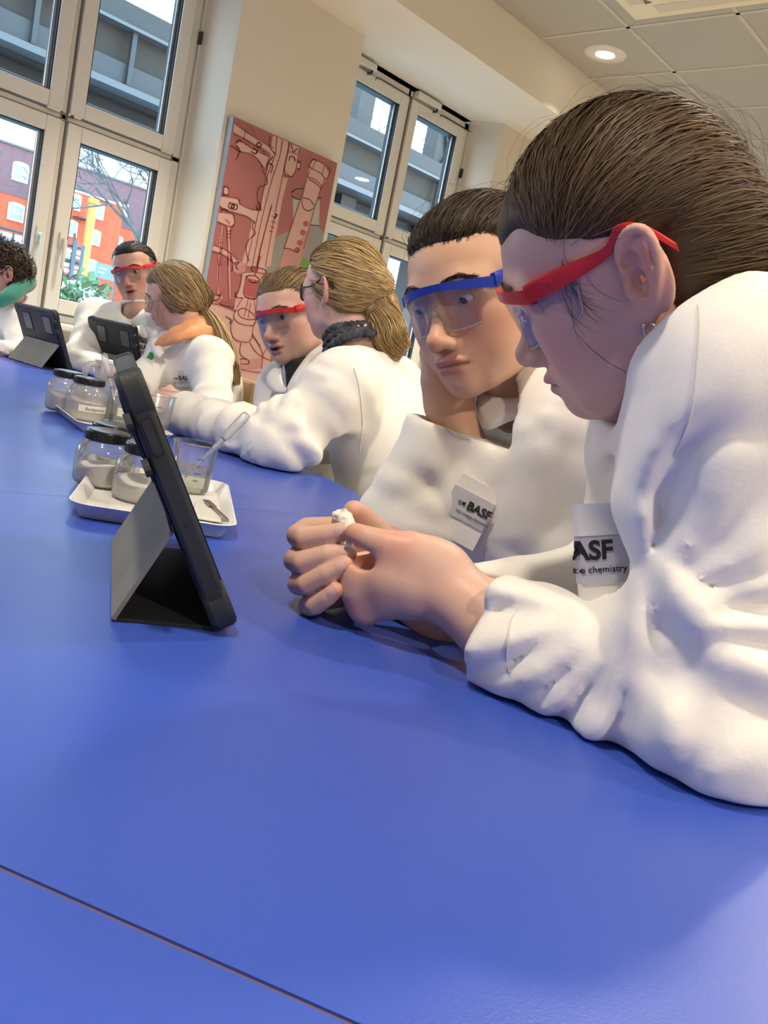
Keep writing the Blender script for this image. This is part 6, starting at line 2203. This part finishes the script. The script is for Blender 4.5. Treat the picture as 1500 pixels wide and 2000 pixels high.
# ---- jars
M_jar = clear('clear_plastic', (.965, .97, .98), .05, .05, haze=.05, hazecol=(.9, .92, .96))
M_jarm = clear('milky_plastic', (.92, .93, .95), .05, .12, haze=.34, hazecol=(.86, .86, .86))
M_lid = mat('black_ribbed_lid', (.010, .010, .012), .28, spec=.5)
M_powder = mat('white_powder', (.66, .65, .62), .95, bump=(300, .5))
M_paper = mat('white_label_paper', (.72, .71, .68), .7)
JZ = TZ + .0045
def jar(lab, x, y, fill=.45, milky=False, r_=.0335, h=.060, group='lidded jars', tilt=.0):
    root = thing('jar', lab, 'jar', (x, y, JZ), group)
    z = JZ
    lr, lh = r_ * .735, .0125
    prof = [(.0001, 0), (r_ * .86, 0), (r_ * .95, .002), (r_, .007), (r_, h * .62), (r_ * .95, h * .74), (r_ * .80, h * .84), (lr * .95, h * .885), (lr * .95, h)]
    SB().lathe(prof, 40, (x, y, z)).obj('glass_body', M_jarm if milky else M_jar, root, smooth=True)
    fh = .006 + (h * .62 - .006) * fill
    k = r_ - .0018
    ns = 28
    sb = SB()
    g_ = np.random.default_rng(int(x * 1e4) % 997)
    v = [(x, y, z + fh + .003)]
    f = []
    top = []
    for i in range(ns):
        a = 2 * math.pi * i / ns
        top.append((x + k * math.cos(a), y + k * math.sin(a), z + fh + .005 * math.sin(a * 1 + tilt) + .0015 * math.sin(3 * a + 1)))
    bot = [(x + k * math.cos(2 * math.pi * i / ns), y + k * math.sin(2 * math.pi * i / ns), z + .006) for i in range(ns)]
    b2 = [(x + k * .86 * math.cos(2 * math.pi * i / ns), y + k * .86 * math.sin(2 * math.pi * i / ns), z + .0015) for i in range(ns)]
    v = v + top + bot + b2 + [(x, y, z + .0015)]
    for i in range(ns):
        j = (i + 1) % ns
        f += [(0, 1 + i, 1 + j), (1 + i, 1 + ns + i, 1 + ns + j, 1 + j), (1 + ns + i, 1 + 2 * ns + i, 1 + 2 * ns + j, 1 + ns + j), (1 + 2 * ns + i, 1 + 3 * ns, 1 + 2 * ns + j)]
    mesh_obj('powder', v, f, M_powder, root, smooth='auto')
    lp = [(lr * 1.0, h - lh * .55), (lr * 1.03, h - lh * .5), (lr * 1.03, h + lh * .30), (lr * .98, h + lh * .45), (lr * .85, h + lh * .5), (.0001, h + lh * .47)]
    SB().lathe(lp, 48, (x, y, z)).obj('lid', M_lid, root, smooth='auto')
    sb = SB()
    for i in range(48):
        a = 2 * math.pi * i / 48
        d = np.array([math.cos(a), math.sin(a), 0])
        o = np.array([x, y, z]) + d * lr * 1.025
        sb.beam(o + (0, 0, h - lh * .45), o + (0, 0, h + lh * .28), .0016, .0016, up=d)
    sb.obj('lid_ribs', M_lid, root)
    return root
def wrap_label(root, x, y, z0, z1, r_, a_mid, half, text, size, name='paper_label', two=None, m=None):
    sb = SB()
    n = 12
    for i in range(n):
        a, b = a_mid - half + 2 * half * i / n, a_mid - half + 2 * half * (i + 1) / n
        sb.add([(x + r_ * math.cos(q), y + r_ * math.sin(q), z) for q, z in ((a, z0), (b, z0), (b, z1), (a, z1))], [(0, 1, 2, 3)])
    sb.obj(name, m or M_paper, root, smooth=True)
    d = np.array([math.cos(a_mid), math.sin(a_mid), 0])
    tx = np.array([-d[1], d[0], 0])
    o = np.array([x, y, (z0 + z1) / 2 - size * .33]) + d * (r_ + .0012)
    for i, tt_ in enumerate([text] + ([two] if two else [])):
        t_o = text_obj(tt_, size, o - (0, 0, i * size * 1.25) + (np.array([0, 0, size * .6]) if two else 0), tx, (0, 0, 1), M_black, root, 'lettering', 'CENTER', extr=.0001)
camdir = lambda x, y: math.atan2(CAM[1] - y, CAM[0] - x)
j1, j2, j3 = np.array([.537, .838]), np.array([.527, .911]), np.array([.566, .968])
jar('clear jar of white powder with black lid, next to the propped tablet', *j1, fill=.50, tilt=.6)
jar('clear jar of white powder with black lid, middle one on its tray', *j2, fill=.62, tilt=2.0)
jar('clear jar with black lid at the back of the tray beside the tablet', *j3, fill=.3)
j4, j5 = np.array([.797, 1.470]), np.array([.800, 1.556])
r4 = jar('milky jar with black lid and a Backpulver label', *j4, fill=.75, milky=True, r_=.0365, h=.072)
wrap_label(r4, *j4, JZ + .018, JZ + .030, .0369, camdir(*j4) + .45, .80, 'Backpulver', .0085)
jar('milky jar with black lid behind the Backpulver jar', *j5, fill=.6, milky=True, r_=.0365, h=.072)
# ---- beakers, jug, pipettes
M_clearpl = clear('clear_beaker_plastic', (.975, .98, .985), .06, .04, haze=.03)
M_milk2 = clear('frosted_jug_plastic', (.95, .95, .95), .05, .2, haze=.28, hazecol=(.92, .92, .92))
M_liquid = clear('pale_liquid', (.90, .92, .84), .08, .02, haze=.10, hazecol=(.85, .88, .75))
M_blueink = mat('blue_scale_pass #', (.06, .10, .35), .6)
def beaker(name, lab, cat, x, y, r0, r1, h, m, liquid=0.0, z0=None, marks=4, group='beakers and cups', rim=True):
    z0 = JZ if z0 is None else z0
    root = thing(name, lab, cat, (x, y, z0), group)
    SB().lathe([(.0001, .0008), (r0 * .93, .0008), (r0, .003), (r1, h), (r1 + .0018, h + .0012), (r1 + .0010, h + .002), (r1 - .0010, h)], 40, (x, y, z0)).obj('wall', m, root, smooth=True)
    if liquid:
        rl = r0 + (r1 - r0) * liquid
        SB().lathe([(.0001, .0020), (r0 * .92, .0020), (r0 * .985, .004), (rl - .0012, h * liquid), (.0001, h * liquid)], 32, (x, y, z0)).obj('liquid', M_liquid, root, smooth='auto')
    a0 = camdir(x, y) + .25
    for k in range(marks):
        zz = h * (.28 + .15 * k)
        rr = r0 + (r1 - r0) * zz / h + .0004
        sb = SB()
        for i in range(5):
            a, b = a0 - .14 + .07 * i * (1 if k % 2 else .7), a0 - .14 + .07 * (i + 1) * (1 if k % 2 else .7)
            sb.add([(x + rr * math.cos(q), y + rr * math.sin(q), z0 + z) for q, z in ((a, zz), (b, zz), (b, zz + .0012), (a, zz + .0012))], [(0, 1, 2, 3)])
        sb.obj('scale_mark', M_blueink, root)
    return root
def pipette(lab, a, b, r_=.0035, bulb=.0062, group='plastic pipettes'):
    """a tip, b bulb end"""
    a, b = np.asarray(a, float), np.asarray(b, float)
    root = thing('pipette', lab, 'pipette', (a[0], a[1], a[2]), group)
    d = unit(b - a)
    L = np.linalg.norm(b - a)
    SB().tube([a, a + d * L * .25, a + d * L * .58, a + d * L * .60], [r_ * .35, r_ * .6, r_, r_ * .9], 12).obj('stem', M_milk2, root, smooth=True)
    SB().tube([a + d * L * .60, a + d * L * .62, a + d * L * .66, a + d * L * .95, a + d * L * .99, b], [r_, bulb * .8, bulb, bulb, bulb * .8, bulb * .3], 14).obj('bulb', M_milk2, root, smooth=True)
    SB().tube([a + d * L * .595, a + d * L * .607], r_ * 1.15, 12).obj('collar', M_pgrey, root, smooth=True)
    return root
bk = np.array([.642, .895])
beaker('beaker', 'clear graduated beaker with pale liquid and a pipette, on the tray behind the tablet', 'beaker', *bk, .0235, .0285, .062, M_clearpl, liquid=.52)
tipc = np.array([bk[0] - .012, bk[1] - .004, JZ + .018])
pipette('plastic pipette standing in beaker of pale liquid', tipc, PD(484, 808, (tipc - CAM) @ CF + .03))
# wet white tile and spatula lying on the tray
def on_tray(x, y, z=.0055):
    return PZ(x, y, TZ + z)
pts = [on_tray(*q) for q in ((372, 1012), (432, 1022), (428, 996), (385, 980))]
tl_ = SB().prism(pts, (0, 0, .003)).obj('reaction_plate', mat('white_plate_plastic', (.70, .71, .66), .3))
bevel(tl_, .001)
tag(tl_, 'small white plastic plate lying on the tray behind the tablet', 'plate')
sp = thing('spatula', 'thin steel spatula lying across the white tray', 'spatula', on_tray(430, 1005))
a_, b_ = on_tray(403, 977, .010), on_tray(455, 1025, .012)
M_steelb = mat('brushed_steel', (.30, .28, .27), .3, metal=1.0)
SB().beam(a_ * .72 + b_ * .28, b_, .0035, .0016).obj('handle', M_steelb, sp)
SB().beam(a_, a_ * .72 + b_ * .28, .0085, .0014).obj('blade', M_steelb, sp)
# second tray: beaker, jug, cup, pipette
b2 = np.array([.864, 1.446])
rb = beaker('beaker', 'clear beaker with a Zitronen label on the further tray', 'beaker', *b2, .028, .033, .066, M_clearpl, liquid=.25)
wrap_label(rb, *b2, JZ + .018, JZ + .034, .0316, camdir(*b2) + .30, .75, 'Zitronen', .0085, two='S. Nag')
tipc = np.array([b2[0] - .01, b2[1] + .01, JZ + .02])
pipette('plastic pipette leaning in the labelled beaker', tipc, PD(203, 690, (tipc - CAM) @ CF))
jg = np.array([.886, 1.536])
rj = beaker('measuring_jug', 'frosted measuring jug with handle and Wasser label', 'jug', *jg, .033, .042, .105, M_milk2, liquid=.35)
ha = camdir(*jg) - .95
hd = np.array([math.cos(ha), math.sin(ha), 0])
hp_ = lambda r_, z: np.array([jg[0], jg[1], JZ]) + hd * r_ + (0, 0, z)
SB().tube(spline([hp_(.040, .098), hp_(.058, .100), hp_(.068, .090), hp_(.068, .060), hp_(.060, .040), hp_(.036, .034)], 18), .0058, 10, flat=1.0).obj('handle', M_milk2, rj, smooth=True)
wrap_label(rj, *jg, JZ + .070, JZ + .094, .0420, camdir(*jg) + .05, .45, 'Wasser', .0115, m=M_milk2)
c3 = np.array([.876, 1.371])
beaker('plastic_cup', 'small frosted graduated cup in front of the measuring jug', 'cup', *c3, .031, .037, .072, M_milk2, liquid=.3)
ch = PD(322, 800, 1.78)
beaker('plastic_cup', 'white plastic cup held in the blonde ponytail girl\'s hand', 'cup', ch[0] + .005, ch[1] - .02, .027, .034, .075, M_milk2, marks=0, z0=TZ + .001)
# ---- crumpled tissue pinched between A's fingers
F = Field(PD(668, 1035, .672) - .035, PD(668, 1035, .672) + .035, .0016)
F.union(chain([PD(655, 1022, .690), PD(668, 1012, .688), PD(680, 1022, .675), PD(684, 1040, .664), PD(680, 1066, .662)], [.004, .0075, .0055, .0040, .0022]))
F.disp(lambda x, y, z: .0014 * waves(x, y, z, 900, 8) + .0010 * waves(x, y, z, 1700, 9))
v, f = F.mesh()
tag(mesh_obj('crumpled_tissue', v, f, mat('white_tissue', (.76, .74, .68), .9)), 'small crumpled white tissue pinched between the clasped hands', 'tissue')
# ------------------------------------------------------------------ coat trimmings
def chest_label(P, center, nrm, xdir, w, h, text_size, parent, full=True):
    """woven label with square marks and lettering, standing on the cloth"""
    patch(P['C'], center, nrm, xdir, w, h, M_labelcloth, parent, 'name_label', th=.0010, lift=.0092, rigid=.0006)
    n = unit(nrm)
    x = unit(np.asarray(xdir) - n * (np.asarray(xdir) @ n))
    y = np.cross(n, x)
    gr = [np.asarray(center) + x * a * w / 2 + y * b * h / 2 for b in np.linspace(-1, 1, 7) for a in np.linspace(-1, 1, 7)]
    o = hug(P['C'], gr, n, .0092, .0)[24] + n * .0016
    return o, x, y, n
def logo(o, x, y, n, s, parent):
    """two small squares, the word and the small line under it"""
    text_obj('BASF', s, o - x * s * .62 + n * .0004, x, y, M_black, parent, 'lettering', 'LEFT', bold=s * .03)
    text_obj('We create chemistry', s * .36, o - x * s * 1.35 - y * s * .55 + n * .0004, x, y, M_greyprint, parent, 'lettering', 'LEFT')
    for k, m in ((0, M_greyprint), (1, M_black)):
        c = o - x * (s * 1.30 - k * s * .36) + y * s * .28 + n * .0005
        q = s * .14
        mesh_obj('logo_square', [c - x * q - y * q, c + x * q - y * q, c + x * q + y * q, c - x * q + y * q], [(0, 1, 2, 3)], m, parent, smooth=False)
# A: breast pocket, label and cuff seam
def pocket(P, c, nrm, xdir, w, h, parent):
    return patch(P['C'], c, nrm, xdir, w, h, M_coat, parent, 'breast_pocket', th=.0022, lift=.007, nx=9, ny=9, rigid=.0006)
ca = A['coat']
def bent(o, x, y, n, u0, Rb, pts):
    """wrap flat (u, v, lift) coordinates round the side of the chest beyond u0"""
    out = []
    for u, v, w in pts:
        if u >= u0:
            out.append(o + x * u + y * v + n * w)
        else:
            th = (u0 - u) / Rb
            ex = max(0.0, th - 2.2) * Rb
            th = min(th, 2.2)
            c = o + x * u0 - n * Rb
            out.append(c - x * (Rb + w) * math.sin(th) + n * (Rb + w) * math.cos(th) + y * v - (x * math.cos(th) + n * math.sin(th)) * ex)
    return np.array(out)
oA = PD(1150, 1092, .585)
xA, nA = unit(CR * .985 + CU * .06), None
nA = unit(-CF - xA * (-CF @ xA))
yA = np.cross(nA, xA)
U0, RB = -.0052, .0025
def sheet(name, u0, u1, v0, v1, th, lift, m, nu=17, nv=5):
    g = [(u0 + (u1 - u0) * i / (nu - 1), v0 + (v1 - v0) * j / (nv - 1)) for j in range(nv) for i in range(nu)]
    P = np.concatenate([bent(oA, xA, yA, nA, U0, RB, [(u, v, lift + th) for u, v in g]), bent(oA, xA, yA, nA, U0, RB, [(u, v, lift) for u, v in g])])
    N = nu * nv
    f = []
    for j in range(nv - 1):
        for i in range(nu - 1):
            q = j * nu + i
            f.append((q, q + 1, q + nu + 1, q + nu))
    rim = list(range(nu)) + [j * nu + nu - 1 for j in range(1, nv)] + [(nv - 1) * nu + i for i in range(nu - 2, -1, -1)] + [j * nu for j in range(nv - 2, 0, -1)]
    for a_, b_ in zip(rim, rim[1:] + rim[:1]):
        f.append((b_, a_, a_ + N, b_ + N))
    return mesh_obj(name, P, f, m, ca, smooth='auto')
sheet('breast_pocket', -.040, .070, -.060, .038, .0016, 0, M_coat)
sheet('pocket_hem', -.040, .070, .016, .038, .0012, .0016, M_coat)
sheet('name_label', -.040, .070, -.017, .0155, .0008, .0016, M_labelcloth)
def bend_obj(o):
    me = o.data
    co = np.zeros(len(me.vertices) * 3, np.float32)
    me.vertices.foreach_get('co', co)
    q = co.reshape(-1, 3) - oA
    uvw = np.stack([q @ xA, q @ yA, q @ nA], 1)
    me.vertices.foreach_set('co', bent(oA, xA, yA, nA, U0, RB, uvw).astype(np.float32).ravel())
    me.update()
bend_obj(text_obj('BASF', .0180, oA + nA * .0028 - xA * .0225, xA, yA, M_black, ca, 'lettering', 'LEFT', bold=.0006))
bend_obj(text_obj('We create chemistry', .0068, oA + nA * .0028 - xA * .0330 - yA * .0095, xA, yA, M_black, ca, 'lettering', 'LEFT'))
def seam(P, pts, parent, r_=.0007, name='seam'):
    q = hug(P['C'], spline([PD(*k) for k in pts], 40), -CF, .0003, 1.0)
    q = np.array([np.mean(q[max(0, i - 1):i + 2], 0) for i in range(len(q))])
    return SB().tube(q, r_, 5).obj(name, M_seam, parent, smooth=True)
seam(A, [(1352, 600, .50), (1338, 690, .50), (1328, 800, .50), (1321, 900, .50), (1318, 950, .50)], ca)
seam(A, [(1008, 1186, .60), (990, 1215, .59), (983, 1262, .585), (990, 1308, .585)], ca, name='cuff_stitching')
# collars --------------------------------------------------------------------------
def collar(P, pts_in, pts_out, parent, th=.0022, name='collar'):
    """stiff cloth strip between two curves (fold line, free edge)"""
    a, b = spline(pts_in, 18), spline(pts_out, 18)
    rows = []
    for k in range(5):
        t_ = k / 4
        mid = a * (1 - t_) + b * t_
        rows.append(mid + np.array([0, 0, .006]) * math.sin(math.pi * t_) * .8)
    g = np.array(rows)
    nr = np.cross(np.gradient(g, axis=1), np.gradient(g, axis=0))
    nr /= np.maximum(np.linalg.norm(nr, axis=2, keepdims=True), 1e-9)
    v = np.concatenate([(g + nr * th / 2).reshape(-1, 3), (g - nr * th / 2).reshape(-1, 3)])
    N, R_, K = 5 * 18, 5, 18
    f = []
    for i in range(R_ - 1):
        for j in range(K - 1):
            q = i * K + j
            f += [(q, q + 1, q + K + 1, q + K), (N + q + K, N + q + K + 1, N + q + 1, N + q)]
    rim = [j for j in range(K)] + [i * K + K - 1 for i in range(1, R_)] + [(R_ - 1) * K + j for j in range(K - 2, -1, -1)] + [i * K for i in range(R_ - 2, 0, -1)]
    for p_, q_ in zip(rim, rim[1:] + rim[:1]):
        f.append((q_, p_, p_ + N, q_ + N))
    return mesh_obj(name, v, f, M_coat, parent)
# B
cb = B['coat']
collar(B, [PD(938, 764, .925), PD(965, 776, .905), PD(1000, 778, .890), PD(1040, 768, .885)], [PD(930, 790, .915), PD(948, 838, .890), PD(995, 822, .872), PD(1048, 806, .868)], cb)
nB = unit(-CF - CR * .3)
pocket(B, PD(942, 1000, .95), nB, CR * .9 - CU * .45, .046, .066, cb)
o, x, y, n = chest_label(B, PD(944, 992, .95), nB, CR * .9 - CU * .45, .046, .030, .02, cb)
logo(o + x * .006 - y * .002, x, y, n, .0125, cb)
patch(B['C'], PD(908, 925, .96), nB, CR, .016, .040, M_green, cb, 'green_badge', round_=True, lift=.003)
seam(Cp, [(692, 722, 1.5), (702, 760, 1.5), (706, 820, 1.5), (700, 880, 1.5)], Cp['coat'], .0012)
seam(B, [(848, 805, .87), (880, 846, .87), (918, 858, .87)], cb, .0008, 'cuff_stitching')
# D lapels
cd = Dp['coat']
collar(Dp, [PD(640, 665, 1.90), PD(605, 690, 1.86), PD(575, 730, 1.84), PD(560, 760, 1.84)], [PD(655, 685, 1.86), PD(630, 735, 1.82), PD(585, 775, 1.81), PD(562, 770, 1.83)], cd, .003)
collar(Dp, [PD(560, 700, 1.93), PD(550, 720, 1.89), PD(552, 745, 1.86), PD(560, 762, 1.84)], [PD(545, 700, 1.93), PD(520, 740, 1.90), PD(535, 765, 1.86), PD(558, 768, 1.84)], cd, .003)
F = field_for([chain([PD(580, 705, 1.93), PD(570, 735, 1.90)], .03)], .006)
F.union(chain([PD(600, 700, 1.96), PD(578, 715, 1.90), PD(564, 755, 1.875)], [.035, .026, .006]))
v, f = F.mesh()
mesh_obj('black_shirt', v, f, M_blackcloth, Dp['root'])
# E: label, buttons, badge
ce = Ep['coat']
nE_ = unit(-CF - CR * .25)
patch(Ep['C'], PD(338, 733, 2.5), nE_, CR * .97 - CU * .1, .055, .05, M_labelcloth, ce, 'name_label', lift=.003)
o = hug(Ep['C'], [PD(336, 736, 2.5)], nE_, .016)[0]
logo(o, unit(CR - nE_ * (CR @ nE_)), np.cross(nE_, unit(CR - nE_ * (CR @ nE_))), nE_, .019, ce)
patch(Ep['C'], PD(291, 697, 2.6), nE_, CR, .018, .034, M_green, ce, 'green_badge', round_=True, lift=.004)
collar(Ep, [PD(305, 660, 2.64), PD(315, 672, 2.60), PD(320, 690, 2.58)], [PD(292, 672, 2.62), PD(300, 690, 2.58), PD(312, 700, 2.57)], ce, .003)
# F: collar, badge, label
cf_ = Fp['coat']
nF = unit(-CF - CR * .1)
collar(Fp, [PD(238, 610, 2.92), PD(248, 622, 2.84), PD(262, 640, 2.78)], [PD(222, 622, 2.90), PD(228, 645, 2.82), PD(252, 650, 2.77)], cf_, .003)
collar(Fp, [PD(262, 640, 2.78), PD(280, 632, 2.78), PD(296, 615, 2.84)], [PD(266, 650, 2.76), PD(284, 660, 2.74), PD(305, 640, 2.78)], cf_, .003)
patch(Fp['C'], PD(214, 647, 2.85), nF, CR, .028, .036, M_green, cf_, 'green_badge', round_=True, lift=.004)
patch(Fp['C'], PD(278, 680, 2.75), nF, CR * .97 - CU * .15, .055, .036, M_labelcloth, cf_, 'name_label', lift=.003)
xF = unit(CR * .97 - CU * .15)
logo(hug(Fp['C'], [PD(283, 684, 2.75)], nF, .018)[0], xF, np.cross(nF, xF), nF, .019, cf_)
# A: hoop earring and scrunchie
er = loc(A, PD(1262, 605, .52))
eq = ear_prims(-1, 1.0)[1]
lobe = eq(.003, -.027, .006)
SB().tube(xf(A['R'], A['t'], [lobe + np.array([-.002, .004 * math.sin(k) - .001, -.003 + .0062 * math.cos(k) - .0045]) for k in np.linspace(.3, 5.6, 22)]), .0011, 8).obj('hoop_earring', mat('pale_gold', (.75, .68, .50), .22, metal=1.0), A['root'], smooth=True)
M_scr = mat('pink_beige_velvet', (.60, .34, .27), .85, sheen=.5)
Tn = T_A + unit(T_A - c0) * .012
d_ = unit(T_A - c0)
a1 = unit(np.cross(d_, (.2, .3, 1)))
a2 = np.cross(d_, a1)
w = np.linspace(0, 2 * math.pi, 61)[:-1]
SB().tube(xf(A['R'], A['t'], [Tn + (.024 + .003 * math.sin(11 * k)) * (math.cos(k) * a1 + math.sin(k) * a2) + d_ * .003 * math.cos(13 * k) for k in w]), .013 * .95, 9, closed=True).obj('scrunchie', M_scr, A['root'], smooth=True)
# hair tail behind the scrunchie
tlA = tail_paths(None, [T_A, T_A + d_ * .04 + (0, 0, -.01), T_A + d_ * .06 + (0, -.0, -.07), T_A + d_ * .05 + (0, .0, -.16)], [.014, .026, .030, .012], 500, 10, 77)
hair_obj(A, [tlA], [taper(500, 10, .0008, .4, 1)], (.050, .030, .016), (.150, .094, .048), 33, name='ponytail')
# C: small stud
lobe = ear_prims(-1, .95)[1](.002, -.024, .009)
SB().lathe([(.0001, .002), (.0018, .001), (.0022, -.001)], 10, M=lambda q: xf(Cp['R'], Cp['t'], lobe + np.array([-q[2], q[0], q[1]]))).obj('ear_stud', mat('silver_stud', (.8, .8, .8), .2, metal=1.0), Cp['root'], smooth=True)
# ------------------------------------------------------------------ chair behind the peach-hooded girl
M_wood = mat('beech_wood', (.33, .20, .09), .5, var=(20, .15))
def chair(lab, x, y, rot, zt=.86, group='wooden chairs'):
    root = thing('wooden_chair', lab, 'chair', (x, y, 0), group, rot)
    R3 = Matrix.Rotation(rot, 3, 'Z')
    T_ = lambda p: np.array(R3 @ Vector(p)) + np.array([x, y, 0])
    bevel(SB().box((-.20, -.20, .43), (.20, .20, .455), T_).obj('seat', M_wood, root), .006)
    for sx in (-1, 1):
        for sy in (-1, 1):
            SB().box((sx * .18 - .018, sy * .18 - .018, 0), (sx * .18 + .018, sy * .18 + .018, .43 if sy < 0 else zt - .02), T_).obj('leg', M_wood, root)
    bevel(SB().box((-.21, .165, zt - .16), (.21, .20, zt), T_).obj('backrest', M_wood, root), .008)
    return root
pch = PD(455, 778, 2.75)
chair('beech wooden chair under the girl with the peach hood', 1.90, 2.16, math.atan2(.40, -.88) + math.pi / 2 + math.pi, .84)
# striped cushion seen low between the coats
pcu = PD(498, 785, 3.30)
cu_ = thing('striped_box', 'red, yellow and orange striped box standing by the wall', 'box', (pcu[0], pcu[1], 0))
bx0, by0 = pcu[0] - .16, pcu[1] - .02
cols_ = [('stripe', (.55, .03, .03)), ('stripe', (.62, .42, .28)), ('stripe', (.70, .50, .02)), ('stripe', (.55, .03, .03)), ('stripe', (.70, .30, .03))]
for i, (nm, c_) in enumerate(cols_):
    SB().box((bx0 + .075 * i, by0, 0), (bx0 + .075 * (i + 1) - .002, by0 + .2, pcu[2] + .045)).obj(nm, mat('stripe_%d' % i, c_, .6), cu_)
